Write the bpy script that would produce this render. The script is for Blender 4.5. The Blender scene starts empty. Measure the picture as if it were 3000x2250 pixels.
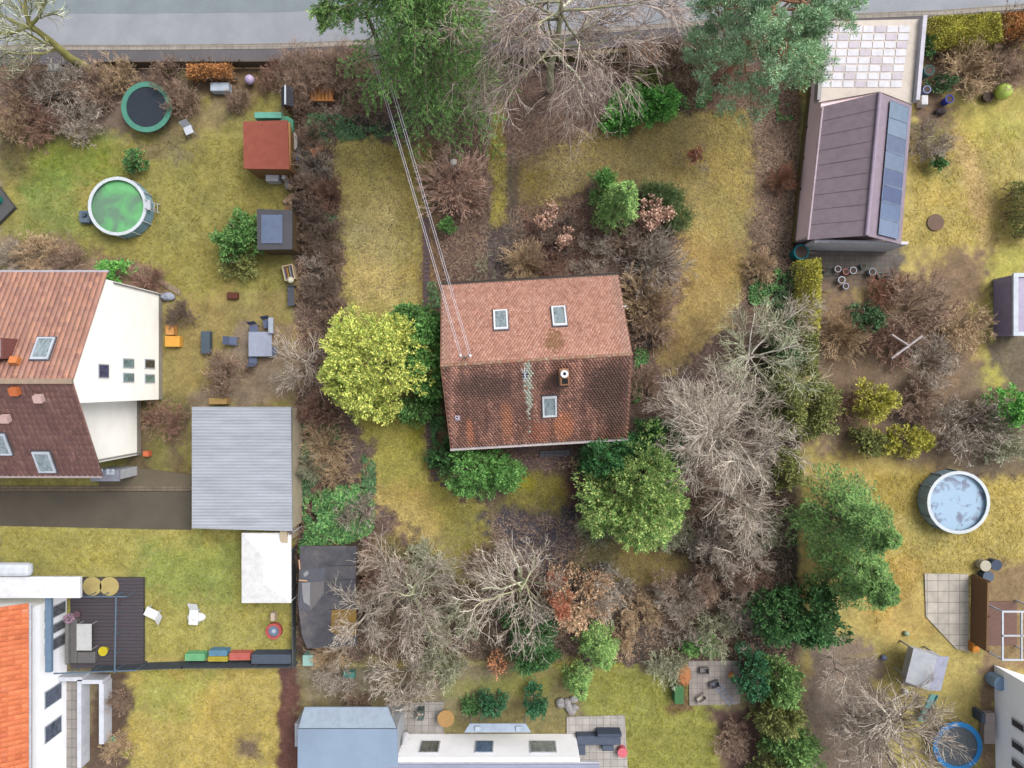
import bpy, math, random
import numpy as np
R = math.radians
SC = bpy.context.scene
# ---------------------------------------------------------------- camera, sky, sun, exposure
HC = 45.0                                   # the drone hovers 45 m above the gardens
cam = bpy.data.cameras.new("camera"); cam.lens = 24.0; cam.sensor_width = 36.0
cam.clip_start = 0.5; cam.clip_end = 2000
co = bpy.data.objects.new("camera", cam); SC.collection.objects.link(co)
co.location = (0, 0, HC); co.rotation_euler = (0, 0, 0); SC.camera = co
W = bpy.data.worlds.new("World"); SC.world = W; W.use_nodes = True
wn = W.node_tree.nodes; wl = W.node_tree.links
for n in list(wn): wn.remove(n)
sky = wn.new('ShaderNodeTexSky'); sky.sky_type = 'NISHITA'; sky.sun_disc = False
SUN_EL, SUN_AZ = R(56), R(52)
sky.sun_elevation = SUN_EL; sky.sun_rotation = SUN_AZ; sky.dust_density = 4.0; sky.air_density = 1.0
hs = wn.new('ShaderNodeHueSaturation'); hs.inputs['Saturation'].default_value = 0.30   # cloud cover greys the sky
bg = wn.new('ShaderNodeBackground'); bg.inputs['Strength'].default_value = 0.15
wo = wn.new('ShaderNodeOutputWorld')
wl.new(sky.outputs[0], hs.inputs['Color']); wl.new(hs.outputs[0], bg.inputs[0]); wl.new(bg.outputs[0], wo.inputs[0])
sl = bpy.data.lights.new("sun", 'SUN'); sl.energy = 1.5; sl.angle = R(30); sl.color = (1, 0.965, 0.92)
so = bpy.data.objects.new("sun", sl); SC.collection.objects.link(so); so.location = (0, 0, 60)
so.rotation_euler = (R(90) - SUN_EL, 0, math.pi - SUN_AZ)
SC.view_settings.view_transform = 'Standard'; SC.view_settings.look = 'None'
SC.view_settings.gamma = 1.0; SC.view_settings.exposure = 1.0
try:
    SC.cycles.max_bounces = 5; SC.cycles.diffuse_bounces = 3; SC.cycles.glossy_bounces = 2
    SC.cycles.transparent_max_bounces = 6; SC.cycles.use_denoising = True
except Exception: pass

F = 2000.0
def P(px, py, z=0.0):                       # the world point at height z seen at a photo coordinate (3000 x 2250)
    s = (HC - z) / F
    return ((px - 1500) * s, (1125 - py) * s, z)
def PX(px, z=0): return (px - 1500) * (HC - z) / F
def PY(py, z=0): return (1125 - py) * (HC - z) / F
def lin(c):
    c = np.asarray(c, float) / 255.0
    return np.where(c <= 0.04045, c / 12.92, ((c + 0.055) / 1.055) ** 2.4)
K = 2.12                                    # picture value of a level white surface under this light
KG = 1.60
def alb(c, k=None):                         # picture colour -> albedo
    a = lin(c) / (k or K); return tuple(np.clip(a, 0.004, 0.85))

# ---------------------------------------------------------------- node helper
class NT:
    def __init__(s, name, rough=0.85, spec=0.2, metal=0.0):
        s.m = bpy.data.materials.new(name); s.m.use_nodes = True
        s.t = s.m.node_tree; s.n = s.t.nodes; s.b = s.n['Principled BSDF']
        s.b.inputs['Roughness'].default_value = rough; s.b.inputs['Metallic'].default_value = metal
        s.b.inputs['Specular IOR Level'].default_value = spec
    def L(s, a, b): s.t.links.new(a, b)
    def put(s, sock, v):
        if hasattr(v, 'is_linked') or hasattr(v, 'links'): s.L(v, sock)
        elif isinstance(v, (tuple, list, np.ndarray)):
            v = list(map(float, v)); sock.default_value = v + [1.0] if len(v) == 3 and len(sock.default_value) == 4 else v
        else: sock.default_value = v
    def obj(s):
        return s.n.new('ShaderNodeTexCoord').outputs['Object']
    def attr(s, name, out='Vector'):
        a = s.n.new('ShaderNodeAttribute'); a.attribute_name = name; return a.outputs[out]
    def mapping(s, v, sc=(1, 1, 1), rot=(0, 0, 0)):
        m = s.n.new('ShaderNodeMapping'); s.L(v, m.inputs[0]); m.inputs['Scale'].default_value = sc; m.inputs['Rotation'].default_value = rot
        return m.outputs[0]
    def noise(s, v, scale=5, detail=3, rough=0.55, dist=0.0):
        m = s.n.new('ShaderNodeTexNoise'); s.L(v, m.inputs['Vector']); m.inputs['Scale'].default_value = scale
        m.inputs['Detail'].default_value = detail; m.inputs['Roughness'].default_value = rough; m.inputs['Distortion'].default_value = dist
        return m.outputs['Fac']
    def ramp(s, f, st, interp='LINEAR'):
        r = s.n.new('ShaderNodeValToRGB'); s.L(f, r.inputs[0]); r.color_ramp.interpolation = interp
        e = r.color_ramp.elements
        while len(e) < len(st): e.new(0.5)
        for i, (p, c) in enumerate(st):
            e[i].position = p
            if not isinstance(c, (tuple, list, np.ndarray)): c = (c, c, c)
            e[i].color = (*map(float, c), 1)
        return r.outputs[0]
    def mix(s, f, a, b, mode='MIX'):
        m = s.n.new('ShaderNodeMix'); m.data_type = 'RGBA'; m.blend_type = mode
        s.put(m.inputs[0], f); s.put(m.inputs[6], a); s.put(m.inputs[7], b); return m.outputs[2]
    def math(s, op, a, b=0.0, c=0.0):
        m = s.n.new('ShaderNodeMath'); m.operation = op
        s.put(m.inputs[0], a); s.put(m.inputs[1], b); s.put(m.inputs[2], c); return m.outputs[0]
    def sep(s, v):
        m = s.n.new('ShaderNodeSeparateXYZ'); s.L(v, m.inputs[0]); return m.outputs
    def island(s):
        return s.n.new('ShaderNodeNewGeometry').outputs['Random Per Island']
    def color(s, v): s.put(s.b.inputs['Base Color'], v)
    def bump(s, h, strength=0.5, dist=0.02):
        b = s.n.new('ShaderNodeBump'); s.L(h, b.inputs['Height']); b.inputs['Strength'].default_value = strength
        b.inputs['Distance'].default_value = dist; s.L(b.outputs[0], s.b.inputs['Normal'])

_mc = {}
def M(c, kind='plain', rough=0.8, metal=0.0, spec=0.25, sc=None):
    """plain: painted / solid surface with faint dirt; the colour is a photo colour"""
    key = (tuple(c), kind, rough, metal, sc)
    if key in _mc: return _mc[key]
    n = NT(kind + "_%d_%d_%d" % tuple(c), rough, spec, metal); a = np.array(alb(c, 1.28 if kind == 'wall' else None)); o = n.obj()
    if kind == 'wall': n.color(n.ramp(n.noise(o, 1.1, 4, .6), [(.3, a * .93), (.6, a)]))
    if kind == 'plain':
        f = n.noise(o, sc or 2.2, 5, 0.65)
        n.color(n.ramp(f, [(0.25, a * 0.80), (0.55, a), (0.8, np.clip(a * 1.08, 0, .86))]))
    elif kind == 'asphalt':
        f = n.noise(o, 26, 3, 0.7); g = n.noise(o, 0.55, 4, 0.6)
        n.color(n.mix(1.0, n.ramp(g, [(0.3, a * 0.86), (0.7, np.clip(a * 1.1, 0, .86))]), n.ramp(f, [(0.3, 0.78), (0.7, 1.15)]), 'MULTIPLY')); n.bump(f, 0.3, 0.01)
    elif kind == 'wood':
        f = n.noise(n.mapping(o, (2, 22, 4)), 2.0, 4, 0.6)
        n.color(n.ramp(f, [(0.25, a * 0.6), (0.5, a), (0.8, np.clip(a * 1.2, 0, .86))])); n.bump(f, 0.3, 0.01)
    elif kind == 'slabs':                     # paving slabs with dark joints
        b = n.n.new('ShaderNodeTexBrick'); n.L(o, b.inputs[0]); b.inputs['Scale'].default_value = sc or 2.0; b.offset = 0.0
        b.inputs['Brick Width'].default_value = 1.0; b.inputs['Row Height'].default_value = 1.0; b.inputs['Mortar Size'].default_value = 0.03
        n.put(b.inputs['Color1'], a); n.put(b.inputs['Color2'], a * 0.86); n.put(b.inputs['Mortar'], a * 0.45)
        n.color(n.mix(1.0, b.outputs[0], n.ramp(n.noise(o, 1.7, 5, .6), [(.3, .8), (.7, 1.12)]), 'MULTIPLY'))
    elif kind == 'ribbed':                    # corrugated sheet
        w = n.n.new('ShaderNodeTexWave'); n.L(o, w.inputs[0]); w.bands_direction = 'Y'; w.inputs['Scale'].default_value = sc or 1.6
        g = n.noise(n.mapping(o, (0.35, 1.6, 1)), 1.2, 5, 0.65)
        n.color(n.mix(1.0, n.ramp(g, [(.3, a * .78), (.7, np.clip(a * 1.08, 0, .86))]), n.ramp(w.outputs[1], [(0, .86), (1, 1.05)]), 'MULTIPLY')); n.bump(w.outputs[1], 0.5, 0.03)
    _mc[key] = n.m; return n.m
def Mwater(c, rough=0.12):
    n = NT("water_%d_%d_%d" % tuple(c), rough, 0.5); a = np.array(alb(c)); o = n.obj()
    n.color(n.ramp(n.noise(o, 0.9, 4, 0.6, 0.6), [(0.35, a * 0.55), (0.5, a), (0.7, np.clip(a * 1.15, 0, .8))])); n.bump(n.noise(o, 4, 2), 0.08, 0.02)
    return n.m
def Mglass(c=(150, 165, 170)):
    key = ('glass', c)
    if key not in _mc:
        n = NT("window_glass", 0.06, 0.6); a = np.array(alb(c)); o = n.obj()
        n.color(n.ramp(n.noise(n.mapping(o, (2.5, 1.2, 1)), 2.2, 4, 0.6, 1.2), [(0.35, a * 0.55), (0.5, a), (0.65, a * 1.25)])); _mc[key] = n.m
    return _mc[key]
def Mveg(name, cols, k=1.0, noise=0.8, rough=0.75):
    """leaves or twigs: each leaf its own tint, with broad light and dark clumps of the plant's own colours"""
    key = ('veg', name)
    if key in _mc: return _mc[key]
    n = NT(name, rough, 0.15); cs = [np.array(alb(c, k * 1.5)) for c in cols]; cs = [c * .86 + .14 * c.mean() for c in cs]
    r = n.ramp(n.island(), [(i / max(1, len(cs) - 1) * 0.9 + 0.05, c) for i, c in enumerate(cs)])
    g = n.noise(n.obj(), noise, 3, 0.6)
    n.color(n.mix(1.0, r, n.ramp(g, [(0.32, 0.66), (0.68, 1.25)]), 'MULTIPLY')); _mc[key] = n.m; return n.m

# ---------------------------------------------------------------- objects
ORI = {}
def link(o): SC.collection.objects.link(o); return o
def tag(o, label=None, cat=None, group=None, kind=None):
    if label: o['label'] = label
    if cat: o['category'] = cat
    if group: o['group'] = group
    if kind: o['kind'] = kind
    return o
def thing(name, label, cat, loc=(0, 0, 0), group=None):
    o = bpy.data.objects.new(name, None); link(o); o.location = loc; o.empty_display_size = 0.2
    ORI[o.name] = tuple(map(float, loc)); return tag(o, label, cat, group)
def np_mesh(name, V, Fs, mats, midx=None, attrs=None):
    me = bpy.data.meshes.new(name); V = np.asarray(V, np.float32); Fs = np.asarray(Fs, np.int32)
    k = Fs.shape[1]; nf = len(Fs)
    me.vertices.add(len(V)); me.vertices.foreach_set('co', V.ravel())
    me.loops.add(nf * k); me.loops.foreach_set('vertex_index', Fs.ravel())
    me.polygons.add(nf); me.polygons.foreach_set('loop_start', np.arange(0, nf * k, k, dtype=np.int32))
    for m in (mats if isinstance(mats, (list, tuple)) else [mats]): me.materials.append(m)
    if midx is not None: me.polygons.foreach_set('material_index', np.asarray(midx, np.int32))
    for an, (ty, data) in (attrs or {}).items():
        a = me.attributes.new(an, ty, 'POINT'); a.data.foreach_set('color' if ty == 'FLOAT_COLOR' else 'vector', np.asarray(data, np.float32).ravel())
    me.update(calc_edges=True); return me
def put_mesh(name, me, parent=None, loc=(0, 0, 0)):
    o = bpy.data.objects.new(name, me); link(o)
    if parent is not None: o.parent = parent
    o.location = loc
    pr = ORI.get(parent.name, (0, 0, 0)) if parent is not None else (0, 0, 0)
    ORI[o.name] = tuple(a + b for a, b in zip(pr, loc)); return o

class MB:
    """collects shapes in world coordinates, optionally in a turned local frame (cx, cy, rot)"""
    def __init__(s, fr=None): s.v = []; s.f = []; s.fr = fr
    def add(s, vs, fs):
        b = len(s.v)
        if s.fr:
            cx, cy, a = s.fr; c, d = math.cos(a), math.sin(a)
            vs = [(cx + x * c - y * d, cy + x * d + y * c, z) for x, y, z in vs]
        s.v += [tuple(map(float, v)) for v in vs]; s.f += [tuple(b + i for i in f) for f in fs]; return s
    def box(s, x0, x1, y0, y1, z0, z1):
        x0, x1 = min(x0, x1), max(x0, x1); y0, y1 = min(y0, y1), max(y0, y1)
        return s.add([(x0, y0, z0), (x1, y0, z0), (x1, y1, z0), (x0, y1, z0), (x0, y0, z1), (x1, y0, z1), (x1, y1, z1), (x0, y1, z1)],
                     [(3, 2, 1, 0), (4, 5, 6, 7), (0, 1, 5, 4), (1, 2, 6, 5), (2, 3, 7, 6), (3, 0, 4, 7)])
    def prism(s, pts, z0, z1):
        a = sum(pts[i][0] * pts[(i + 1) % len(pts)][1] - pts[(i + 1) % len(pts)][0] * pts[i][1] for i in range(len(pts)))
        if a < 0: pts = pts[::-1]
        n = len(pts)
        return s.add([(x, y, z0) for x, y in pts] + [(x, y, z1) for x, y in pts],
                     [tuple(range(n - 1, -1, -1)), tuple(range(n, 2 * n))] + [(i, (i + 1) % n, n + (i + 1) % n, n + i) for i in range(n)])
    def slab(s, q, t):                        # four 3-D corners (ccw from above) with thickness t downwards
        v = [tuple(p) for p in q] + [(p[0], p[1], p[2] - t) for p in q]
        return s.add(v, [(0, 1, 2, 3), (7, 6, 5, 4), (0, 4, 5, 1), (1, 5, 6, 2), (2, 6, 7, 3), (3, 7, 4, 0)])
    def cyl(s, cx, cy, z0, z1, r0, r1=None, n=16):
        r1 = r0 if r1 is None else r1
        A = [(math.cos(2 * math.pi * i / n), math.sin(2 * math.pi * i / n)) for i in range(n)]
        return s.add([(cx + r0 * a, cy + r0 * b, z0) for a, b in A] + [(cx + r1 * a, cy + r1 * b, z1) for a, b in A],
                     [tuple(range(n - 1, -1, -1)), tuple(range(n, 2 * n))] + [(i, (i + 1) % n, n + (i + 1) % n, n + i) for i in range(n)])
    def ring(s, cx, cy, z0, z1, ri, ro, n=40):
        A = [(math.cos(2 * math.pi * i / n), math.sin(2 * math.pi * i / n)) for i in range(n)]
        v = []
        for a, b in A: v += [(cx + ri * a, cy + ri * b, z0), (cx + ro * a, cy + ro * b, z0), (cx + ro * a, cy + ro * b, z1), (cx + ri * a, cy + ri * b, z1)]
        f = []
        for i in range(n):
            j = (i + 1) % n
            for k in range(4): f.append((4 * i + k, 4 * j + k, 4 * j + (k + 1) % 4, 4 * i + (k + 1) % 4)[::-1])
        return s.add(v, f)
    def tube(s, p, q, r, n=6, r1=None):
        p, q = np.array(p, float), np.array(q, float); d = q - p; L = np.linalg.norm(d); d = d / (L + 1e-9)
        u = np.cross(d, (0, 0, 1) if abs(d[2]) < .9 else (1, 0, 0)); u /= np.linalg.norm(u); w = np.cross(d, u); r1 = r if r1 is None else r1
        A = [(math.cos(2 * math.pi * i / n), math.sin(2 * math.pi * i / n)) for i in range(n)]
        return s.add([tuple(p + r * (a * u + b * w)) for a, b in A] + [tuple(q + r1 * (a * u + b * w)) for a, b in A],
                     [tuple(range(n)), tuple(range(2 * n - 1, n - 1, -1))] + [(i, n + i, n + (i + 1) % n, (i + 1) % n) for i in range(n)])
    def dome(s, cx, cy, cz, rx, ry, rz, n=16, m=8, full=True, seed=0, amp=0.0):
        rg = random.Random(seed); v = []; f = []; lo = -math.pi / 2 if full else 0.0
        for j in range(m + 1):
            ph = lo + (math.pi / 2 - lo) * j / m
            for i in range(n):
                th = 2 * math.pi * i / n; k = 1 + amp * (rg.random() - .5)
                v.append((cx + rx * k * math.cos(ph) * math.cos(th), cy + ry * k * math.cos(ph) * math.sin(th), cz + rz * k * math.sin(ph)))
        for j in range(m):
            for i in range(n): f.append((j * n + i, j * n + (i + 1) % n, (j + 1) * n + (i + 1) % n, (j + 1) * n + i))
        return s.add(v, f)
    def build(s, name, mat, parent=None, smooth=False, bevel=0.0, loc=None):
        if parent is None:
            xs = np.array(s.v); o0 = loc or (float(xs[:, 0].mean()), float(xs[:, 1].mean()), float(xs[:, 2].min()))
        else: o0 = ORI[parent.name]
        me = bpy.data.meshes.new(name)
        me.from_pydata([(x - o0[0], y - o0[1], z - o0[2]) for x, y, z in s.v], [], s.f); me.materials.append(mat)
        if smooth:
            for p in me.polygons: p.use_smooth = True
        me.update()
        o = bpy.data.objects.new(name, me); link(o)
        if parent is not None: o.parent = parent; ORI[o.name] = o0
        else: o.location = o0; ORI[o.name] = o0
        if bevel:
            b = o.modifiers.new('bevel', 'BEVEL'); b.width = bevel; b.segments = 2; b.limit_method = 'ANGLE'
        return o
def copy_thing(src, loc, rot=0.0, sc=1.0, label=None, mat=None):
    r = src.copy(); link(r); r.location = loc; r.rotation_euler = (0, 0, rot); r.scale = sc if isinstance(sc, tuple) else (sc, sc, sc)
    if label: r['label'] = label
    for ch in src.children:
        c = ch.copy(); link(c); c.parent = r
        for g in ch.children:
            d = g.copy(); link(d); d.parent = c
    return r
# ================================================================ ground: one sheet to the horizon
def vnoise(x, y, s, seed=0):
    x = x / s + seed * 17.3; y = y / s - seed * 9.1
    xi = np.floor(x).astype(np.int64); yi = np.floor(y).astype(np.int64); fx = x - xi; fy = y - yi
    fx = fx * fx * (3 - 2 * fx); fy = fy * fy * (3 - 2 * fy)
    def h(a, b):
        n = (a * 374761393 + b * 668265263 + seed * 1442695) & 0x7fffffff
        n = ((n ^ (n >> 13)) * 1274126177) & 0x7fffffff
        return ((n ^ (n >> 16)) & 0xffff) / 65535.0
    return (h(xi, yi) * (1 - fx) + h(xi + 1, yi) * fx) * (1 - fy) + (h(xi, yi + 1) * (1 - fx) + h(xi + 1, yi + 1) * fx) * fy
def fbm(x, y, s, seed=0, o=4):
    r = 0; a = 0.5; t = 0
    for i in range(o): r = r + a * vnoise(x, y, s / 2 ** i, seed + i); t += a; a *= 0.55
    return r / t
def sdist(px, py, poly):
    d = np.full(px.shape, 1e9); ins = np.zeros(px.shape, bool); n = len(poly)
    for i in range(n):
        ax, ay = poly[i]; bx, by = poly[(i + 1) % n]; ex, ey = bx - ax, by - ay
        t = np.clip(((px - ax) * ex + (py - ay) * ey) / (ex * ex + ey * ey + 1e-9), 0, 1)
        d = np.minimum(d, np.hypot(px - ax - t * ex, py - ay - t * ey))
        c = ((ay > py) != (by > py)) & (px < ex * (py - ay) / (ey + 1e-12) + ax); ins ^= c
    return np.where(ins, d, -d)
# (polygon in photo coordinates, colour, softness px, wobble px, strength)
LITTER = (112, 86, 76)
ZONES = [
 # the whole plot of the old house: leaf litter
 ([(850, 160), (2360, 150), (2320, 900), (2345, 1960), (860, 1960)], (112, 92, 80), 10, 10, 1),
 ([(1400, 330), (1640, 330), (1700, 480), (1640, 640), (1400, 640)], (136, 106, 90), 60, 60, .8),
 ([(1240, 600), (1440, 600), (1440, 840), (1290, 830), (1240, 900)], (106, 80, 72), 30, 40, .9),
 ([(2210, 300), (2340, 300), (2320, 900), (2180, 900)], (92, 70, 62), 25, 25, .9),
 ([(1980, 200), (2350, 190), (2340, 330), (2000, 330)], (110, 84, 72), 40, 40, .9),
 ([(1480, 560), (1760, 560), (1760, 820), (1480, 800)], (112, 72, 64), 35, 50, .8),
 # left strip under the hedge bushes
 ([(850, 240), (985, 240), (1000, 1560), (860, 1560)], (88, 70, 60), 20, 30, .9),
 ([(960, 330), (1200, 330), (1200, 412), (960, 420)], (74, 78, 66), 22, 30, .85),
 # lawns left of the house
 ([(985, 400), (1100, 405), (1245, 430), (1240, 620), (1238, 900), (1240, 1250), (1280, 1370), (1420, 1470), (1450, 1600), (1400, 1720), (1290, 1700), (1180, 1560), (1110, 1440), (1070, 1250), (1010, 1150), (990, 960), (1010, 760), (990, 620)], (182, 166, 98), 12, 34, 1),
 ([(1120, 420), (1320, 400), (1240, 640), (1236, 860), (1150, 860), (1170, 600)], (150, 134, 74), 40, 30, .75),
 ([(1060, 540), (1160, 560), (1180, 880), (1050, 900), (1020, 740)], (196, 174, 116), 50, 40, .7),
 ([(1040, 1190), (1245, 1190), (1290, 1400), (1420, 1500), (1400, 1640), (1180, 1500), (1100, 1400)], (160, 150, 74), 30, 40, .9),
 ([(1200, 1200), (1245, 1200), (1245, 1330), (1190, 1330)], (140, 134, 50), 20, 15, .8),
 ([(1120, 1450), (1230, 1440), (1330, 1500), (1320, 1620), (1220, 1640), (1140, 1520)], (190, 158, 96), 40, 50, .6),
 ([(1280, 1480), (1450, 1470), (1460, 1640), (1390, 1740), (1270, 1640)], (140, 130, 66), 40, 40, .7),
 ([(1100, 1560), (1250, 1620), (1350, 1740), (1180, 1740), (1090, 1650)], (104, 98, 56), 30, 40, .7),
 # flagstone path with moss, left of the house
 ([(1236, 620), (1290, 620), (1290, 900), (1236, 900)], (120, 96, 72), 8, 10, .9),
 ([(1245, 1200), (1300, 1200), (1320, 1400), (1262, 1400)], (134, 112, 78), 8, 14, .9),
 # lawns behind the house
 ([(1480, 500), (1620, 430), (1790, 395), (1990, 330), (2190, 318), (2216, 430), (2206, 700), (2170, 860), (2080, 980), (2000, 1080), (1910, 1060), (1900, 960), (1990, 900), (2010, 780), (1990, 620), (1900, 560), (1740, 550), (1640, 600), (1500, 600)], (184, 162, 102), 16, 34, 1),
 ([(2110, 330), (2212, 340), (2208, 700), (2170, 850), (2040, 900), (2060, 600)], (178, 158, 92), 36, 40, .8),
 ([(1980, 700), (2180, 700), (2150, 880), (1990, 1060), (1930, 1040), (2000, 900)], (172, 146, 92), 30, 30, .8),
 ([(1900, 960), (2080, 940), (2010, 1090), (1900, 1090)], (130, 106, 72), 30, 30, .6),
 ([(1480, 440), (1600, 420), (1620, 600), (1480, 620)], (148, 124, 70), 30, 40, .7),
 ([(1442, 320), (1474, 320), (1476, 640), (1446, 640)], (150, 132, 58), 9, 10, .9),
 ([(1480, 490), (1600, 490), (1590, 540), (1500, 545)], (144, 128, 58), 20, 20, .6),
 ([(1430, 620), (1510, 610), (1520, 820), (1420, 820)], (92, 84, 80), 22, 20, .85),
 # south of the house
 ([(1520, 1320), (1740, 1310), (1740, 1400), (1530, 1400)], (112, 92, 88), 14, 16, .9),
 ([(1500, 1385), (1660, 1385), (1680, 1520), (1440, 1500)], (136, 126, 62), 20, 20, .95),
 ([(1500, 1400), (1560, 1400), (1560, 1440), (1500, 1440)], (160, 150, 44), 14, 14, .8),
 ([(1660, 1350), (1720, 1350), (1720, 1540), (1660, 1500)], (92, 68, 66), 14, 14, .9),
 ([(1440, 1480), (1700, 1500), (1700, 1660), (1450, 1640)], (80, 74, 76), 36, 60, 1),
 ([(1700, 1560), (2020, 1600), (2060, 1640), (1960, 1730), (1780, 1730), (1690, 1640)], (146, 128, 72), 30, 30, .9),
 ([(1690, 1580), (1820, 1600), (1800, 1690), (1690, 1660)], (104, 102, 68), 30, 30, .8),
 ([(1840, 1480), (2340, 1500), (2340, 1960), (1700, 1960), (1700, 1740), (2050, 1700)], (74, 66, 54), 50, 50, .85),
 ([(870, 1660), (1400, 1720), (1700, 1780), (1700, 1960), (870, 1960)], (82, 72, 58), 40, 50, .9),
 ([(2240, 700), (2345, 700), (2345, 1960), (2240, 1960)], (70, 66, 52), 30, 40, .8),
 # neighbour gardens on the left
 ([(0, 190), (860, 190), (860, 1540), (0, 1540)], (160, 148, 70), 10, 10, 1),
 ([(0, 170), (560, 190), (560, 380), (300, 400), (0, 420)], (136, 112, 94), 30, 40, 1),
 ([(560, 180), (860, 180), (860, 260), (700, 300), (560, 280)], (124, 96, 70), 25, 30, .9),
 ([(500, 280), (700, 300), (640, 400), (400, 480)], (140, 122, 84), 30, 30, .8),
 ([(60, 410), (330, 400), (330, 520), (60, 560)], (124, 142, 42), 50, 40, .8),
 ([(0, 380), (110, 380), (100, 520), (0, 560)], (104, 88, 56), 40, 30, .8),
 ([(60, 540), (240, 540), (240, 680), (60, 700)], (124, 146, 66), 50, 40, .6),
 ([(0, 690), (160, 690), (400, 770), (520, 860), (480, 900), (0, 830)], (150, 122, 94), 18, 25, .95),
 ([(480, 880), (860, 840), (860, 1190), (480, 1190)], (158, 138, 76), 25, 40, .9),
 ([(700, 960), (860, 940), (860, 1190), (560, 1190), (620, 1060)], (150, 126, 100), 25, 30, .9),
 ([(410, 1180), (560, 1180), (560, 1450), (300, 1450)], (120, 98, 70), 25, 30, .9),
 ([(440, 1180), (520, 1180), (500, 1400), (430, 1400)], (140, 134, 62), 25, 25, .8),
 ([(0, 1535), (860, 1545), (860, 1940), (0, 1940)], (180, 168, 80), 8, 8, 1),
 ([(430, 1600), (700, 1600), (700, 1760), (430, 1720)], (150, 160, 70), 50, 40, .8),
 ([(290, 1930), (860, 1930), (860, 2300), (290, 2300)], (190, 168, 82), 8, 10, 1),
 ([(420, 1960), (640, 1960), (560, 2100), (420, 2100)], (176, 172, 76), 40, 40, .8),
 ([(290, 1960), (375, 1960), (370, 2300), (240, 2300)], (110, 88, 70), 14, 16, 1),
 ([(818, 1950), (884, 1950), (878, 2300), (812, 2300)], (116, 78, 66), 8, 8, 1),
 ([(690, 2160), (760, 2160), (760, 2230), (690, 2230)], (120, 98, 84), 20, 12, .9),
 # neighbour gardens at the bottom
 ([(884, 1935), (1700, 1920), (1700, 2300), (884, 2300)], (150, 136, 80), 12, 16, 1),
 ([(900, 1950), (1500, 1940), (1400, 2060), (900, 2060)], (150, 134, 108), 40, 40, .8),
 ([(1320, 1990), (1620, 1980), (1620, 2040), (1320, 2040)], (150, 150, 64), 25, 20, .8),
 ([(1640, 1960), (2120, 1950), (2120, 2300), (1840, 2300), (1700, 2080)], (154, 152, 66), 16, 20, 1),
 ([(2080, 2080), (2230, 2080), (2210, 2300), (2130, 2300)], (112, 84, 72), 20, 20, 1),
 ([(1960, 1960), (2020, 1960), (2030, 2080), (1960, 2080)], (118, 90, 66), 14, 14, .9),
 # neighbour gardens on the right
 ([(2345, 20), (3100, 20), (3100, 2300), (2345, 2300)], (190, 168, 84), 10, 10, 1),
 ([(2690, 130), (3100, 120), (3100, 260), (2900, 300), (2690, 380)], (120, 94, 72), 30, 40, .95),
 ([(2690, 300), (2800, 320), (2790, 490), (2680, 500)], (124, 100, 84), 30, 30, .9),
 ([(2690, 380), (2770, 380), (2760, 520), (2680, 520)], (140, 144, 66), 40, 30, .6),
 ([(2790, 400), (2860, 400), (2940, 760), (2880, 760)], (204, 168, 108), 22, 20, .7),
 ([(2780, 270), (3000, 260), (3000, 420), (2860, 420)], (190, 178, 66), 40, 40, .6),
 ([(2880, 720), (3000, 720), (2980, 1160), (2870, 1130)], (184, 176, 66), 30, 30, .8),
 ([(2345, 720), (2640, 720), (2640, 840), (2345, 860)], (112, 102, 92), 16, 20, 1),
 ([(2345, 850), (2620, 830), (2890, 720), (2880, 1180), (2600, 1320), (2345, 1320)], (138, 112, 88), 35, 40, .95),
 ([(2900, 1020), (3100, 700), (3100, 1180), (2960, 1160)], (112, 98, 84), 14, 12, .9),
 ([(2600, 1180), (3100, 1150), (3100, 1380), (2760, 1400), (2600, 1330)], (124, 104, 84), 30, 30, .95),
 ([(2560, 1380), (2720, 1380), (2720, 1500), (2560, 1500)], (182, 156, 64), 30, 30, .7),
 ([(2500, 1640), (2720, 1620), (2760, 1880), (2560, 1860)], (200, 162, 76), 40, 40, .7),
 ([(2345, 1880), (2560, 1880), (2620, 2300), (2345, 2300)], (144, 122, 104), 30, 30, .95),
 ([(2870, 1640), (3100, 1640), (3100, 1960), (2880, 1960)], (150, 122, 86), 20, 20, .9),
 ([(2870, 1960), (2920, 1960), (2920, 2300), (2880, 2300)], (150, 118, 90), 12, 12, .9),
 # the mossy track from the street and the worn strip beside it
 ([(1434, 300), (1482, 300), (1484, 650), (1438, 650)], (156, 140, 70), 10, 12, .95),
 ([(1488, 420), (1516, 420), (1524, 700), (1494, 700)], (100, 88, 78), 10, 12, .8),
]
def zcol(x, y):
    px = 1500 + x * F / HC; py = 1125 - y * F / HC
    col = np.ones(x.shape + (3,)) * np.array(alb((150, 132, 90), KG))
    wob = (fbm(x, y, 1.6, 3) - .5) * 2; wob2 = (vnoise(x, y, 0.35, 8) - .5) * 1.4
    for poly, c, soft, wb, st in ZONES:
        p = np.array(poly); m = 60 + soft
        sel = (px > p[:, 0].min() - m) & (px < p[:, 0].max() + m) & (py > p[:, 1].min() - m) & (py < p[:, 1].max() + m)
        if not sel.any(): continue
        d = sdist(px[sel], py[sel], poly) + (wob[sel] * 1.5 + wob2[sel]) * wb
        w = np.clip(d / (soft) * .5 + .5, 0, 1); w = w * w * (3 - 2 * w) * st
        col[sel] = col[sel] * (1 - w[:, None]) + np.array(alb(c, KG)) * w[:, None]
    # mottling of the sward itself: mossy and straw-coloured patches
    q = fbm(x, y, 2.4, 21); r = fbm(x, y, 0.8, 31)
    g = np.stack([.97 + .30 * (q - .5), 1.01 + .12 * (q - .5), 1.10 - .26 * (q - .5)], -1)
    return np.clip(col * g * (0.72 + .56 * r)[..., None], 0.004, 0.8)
def bumps(x, y): return 0.05 * (fbm(x, y, 1.1, 41) - .5)
gx = np.concatenate([[-900, -300, -90, -55], np.arange(-37, 37.01, 0.11), [55, 90, 300, 900]])
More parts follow.
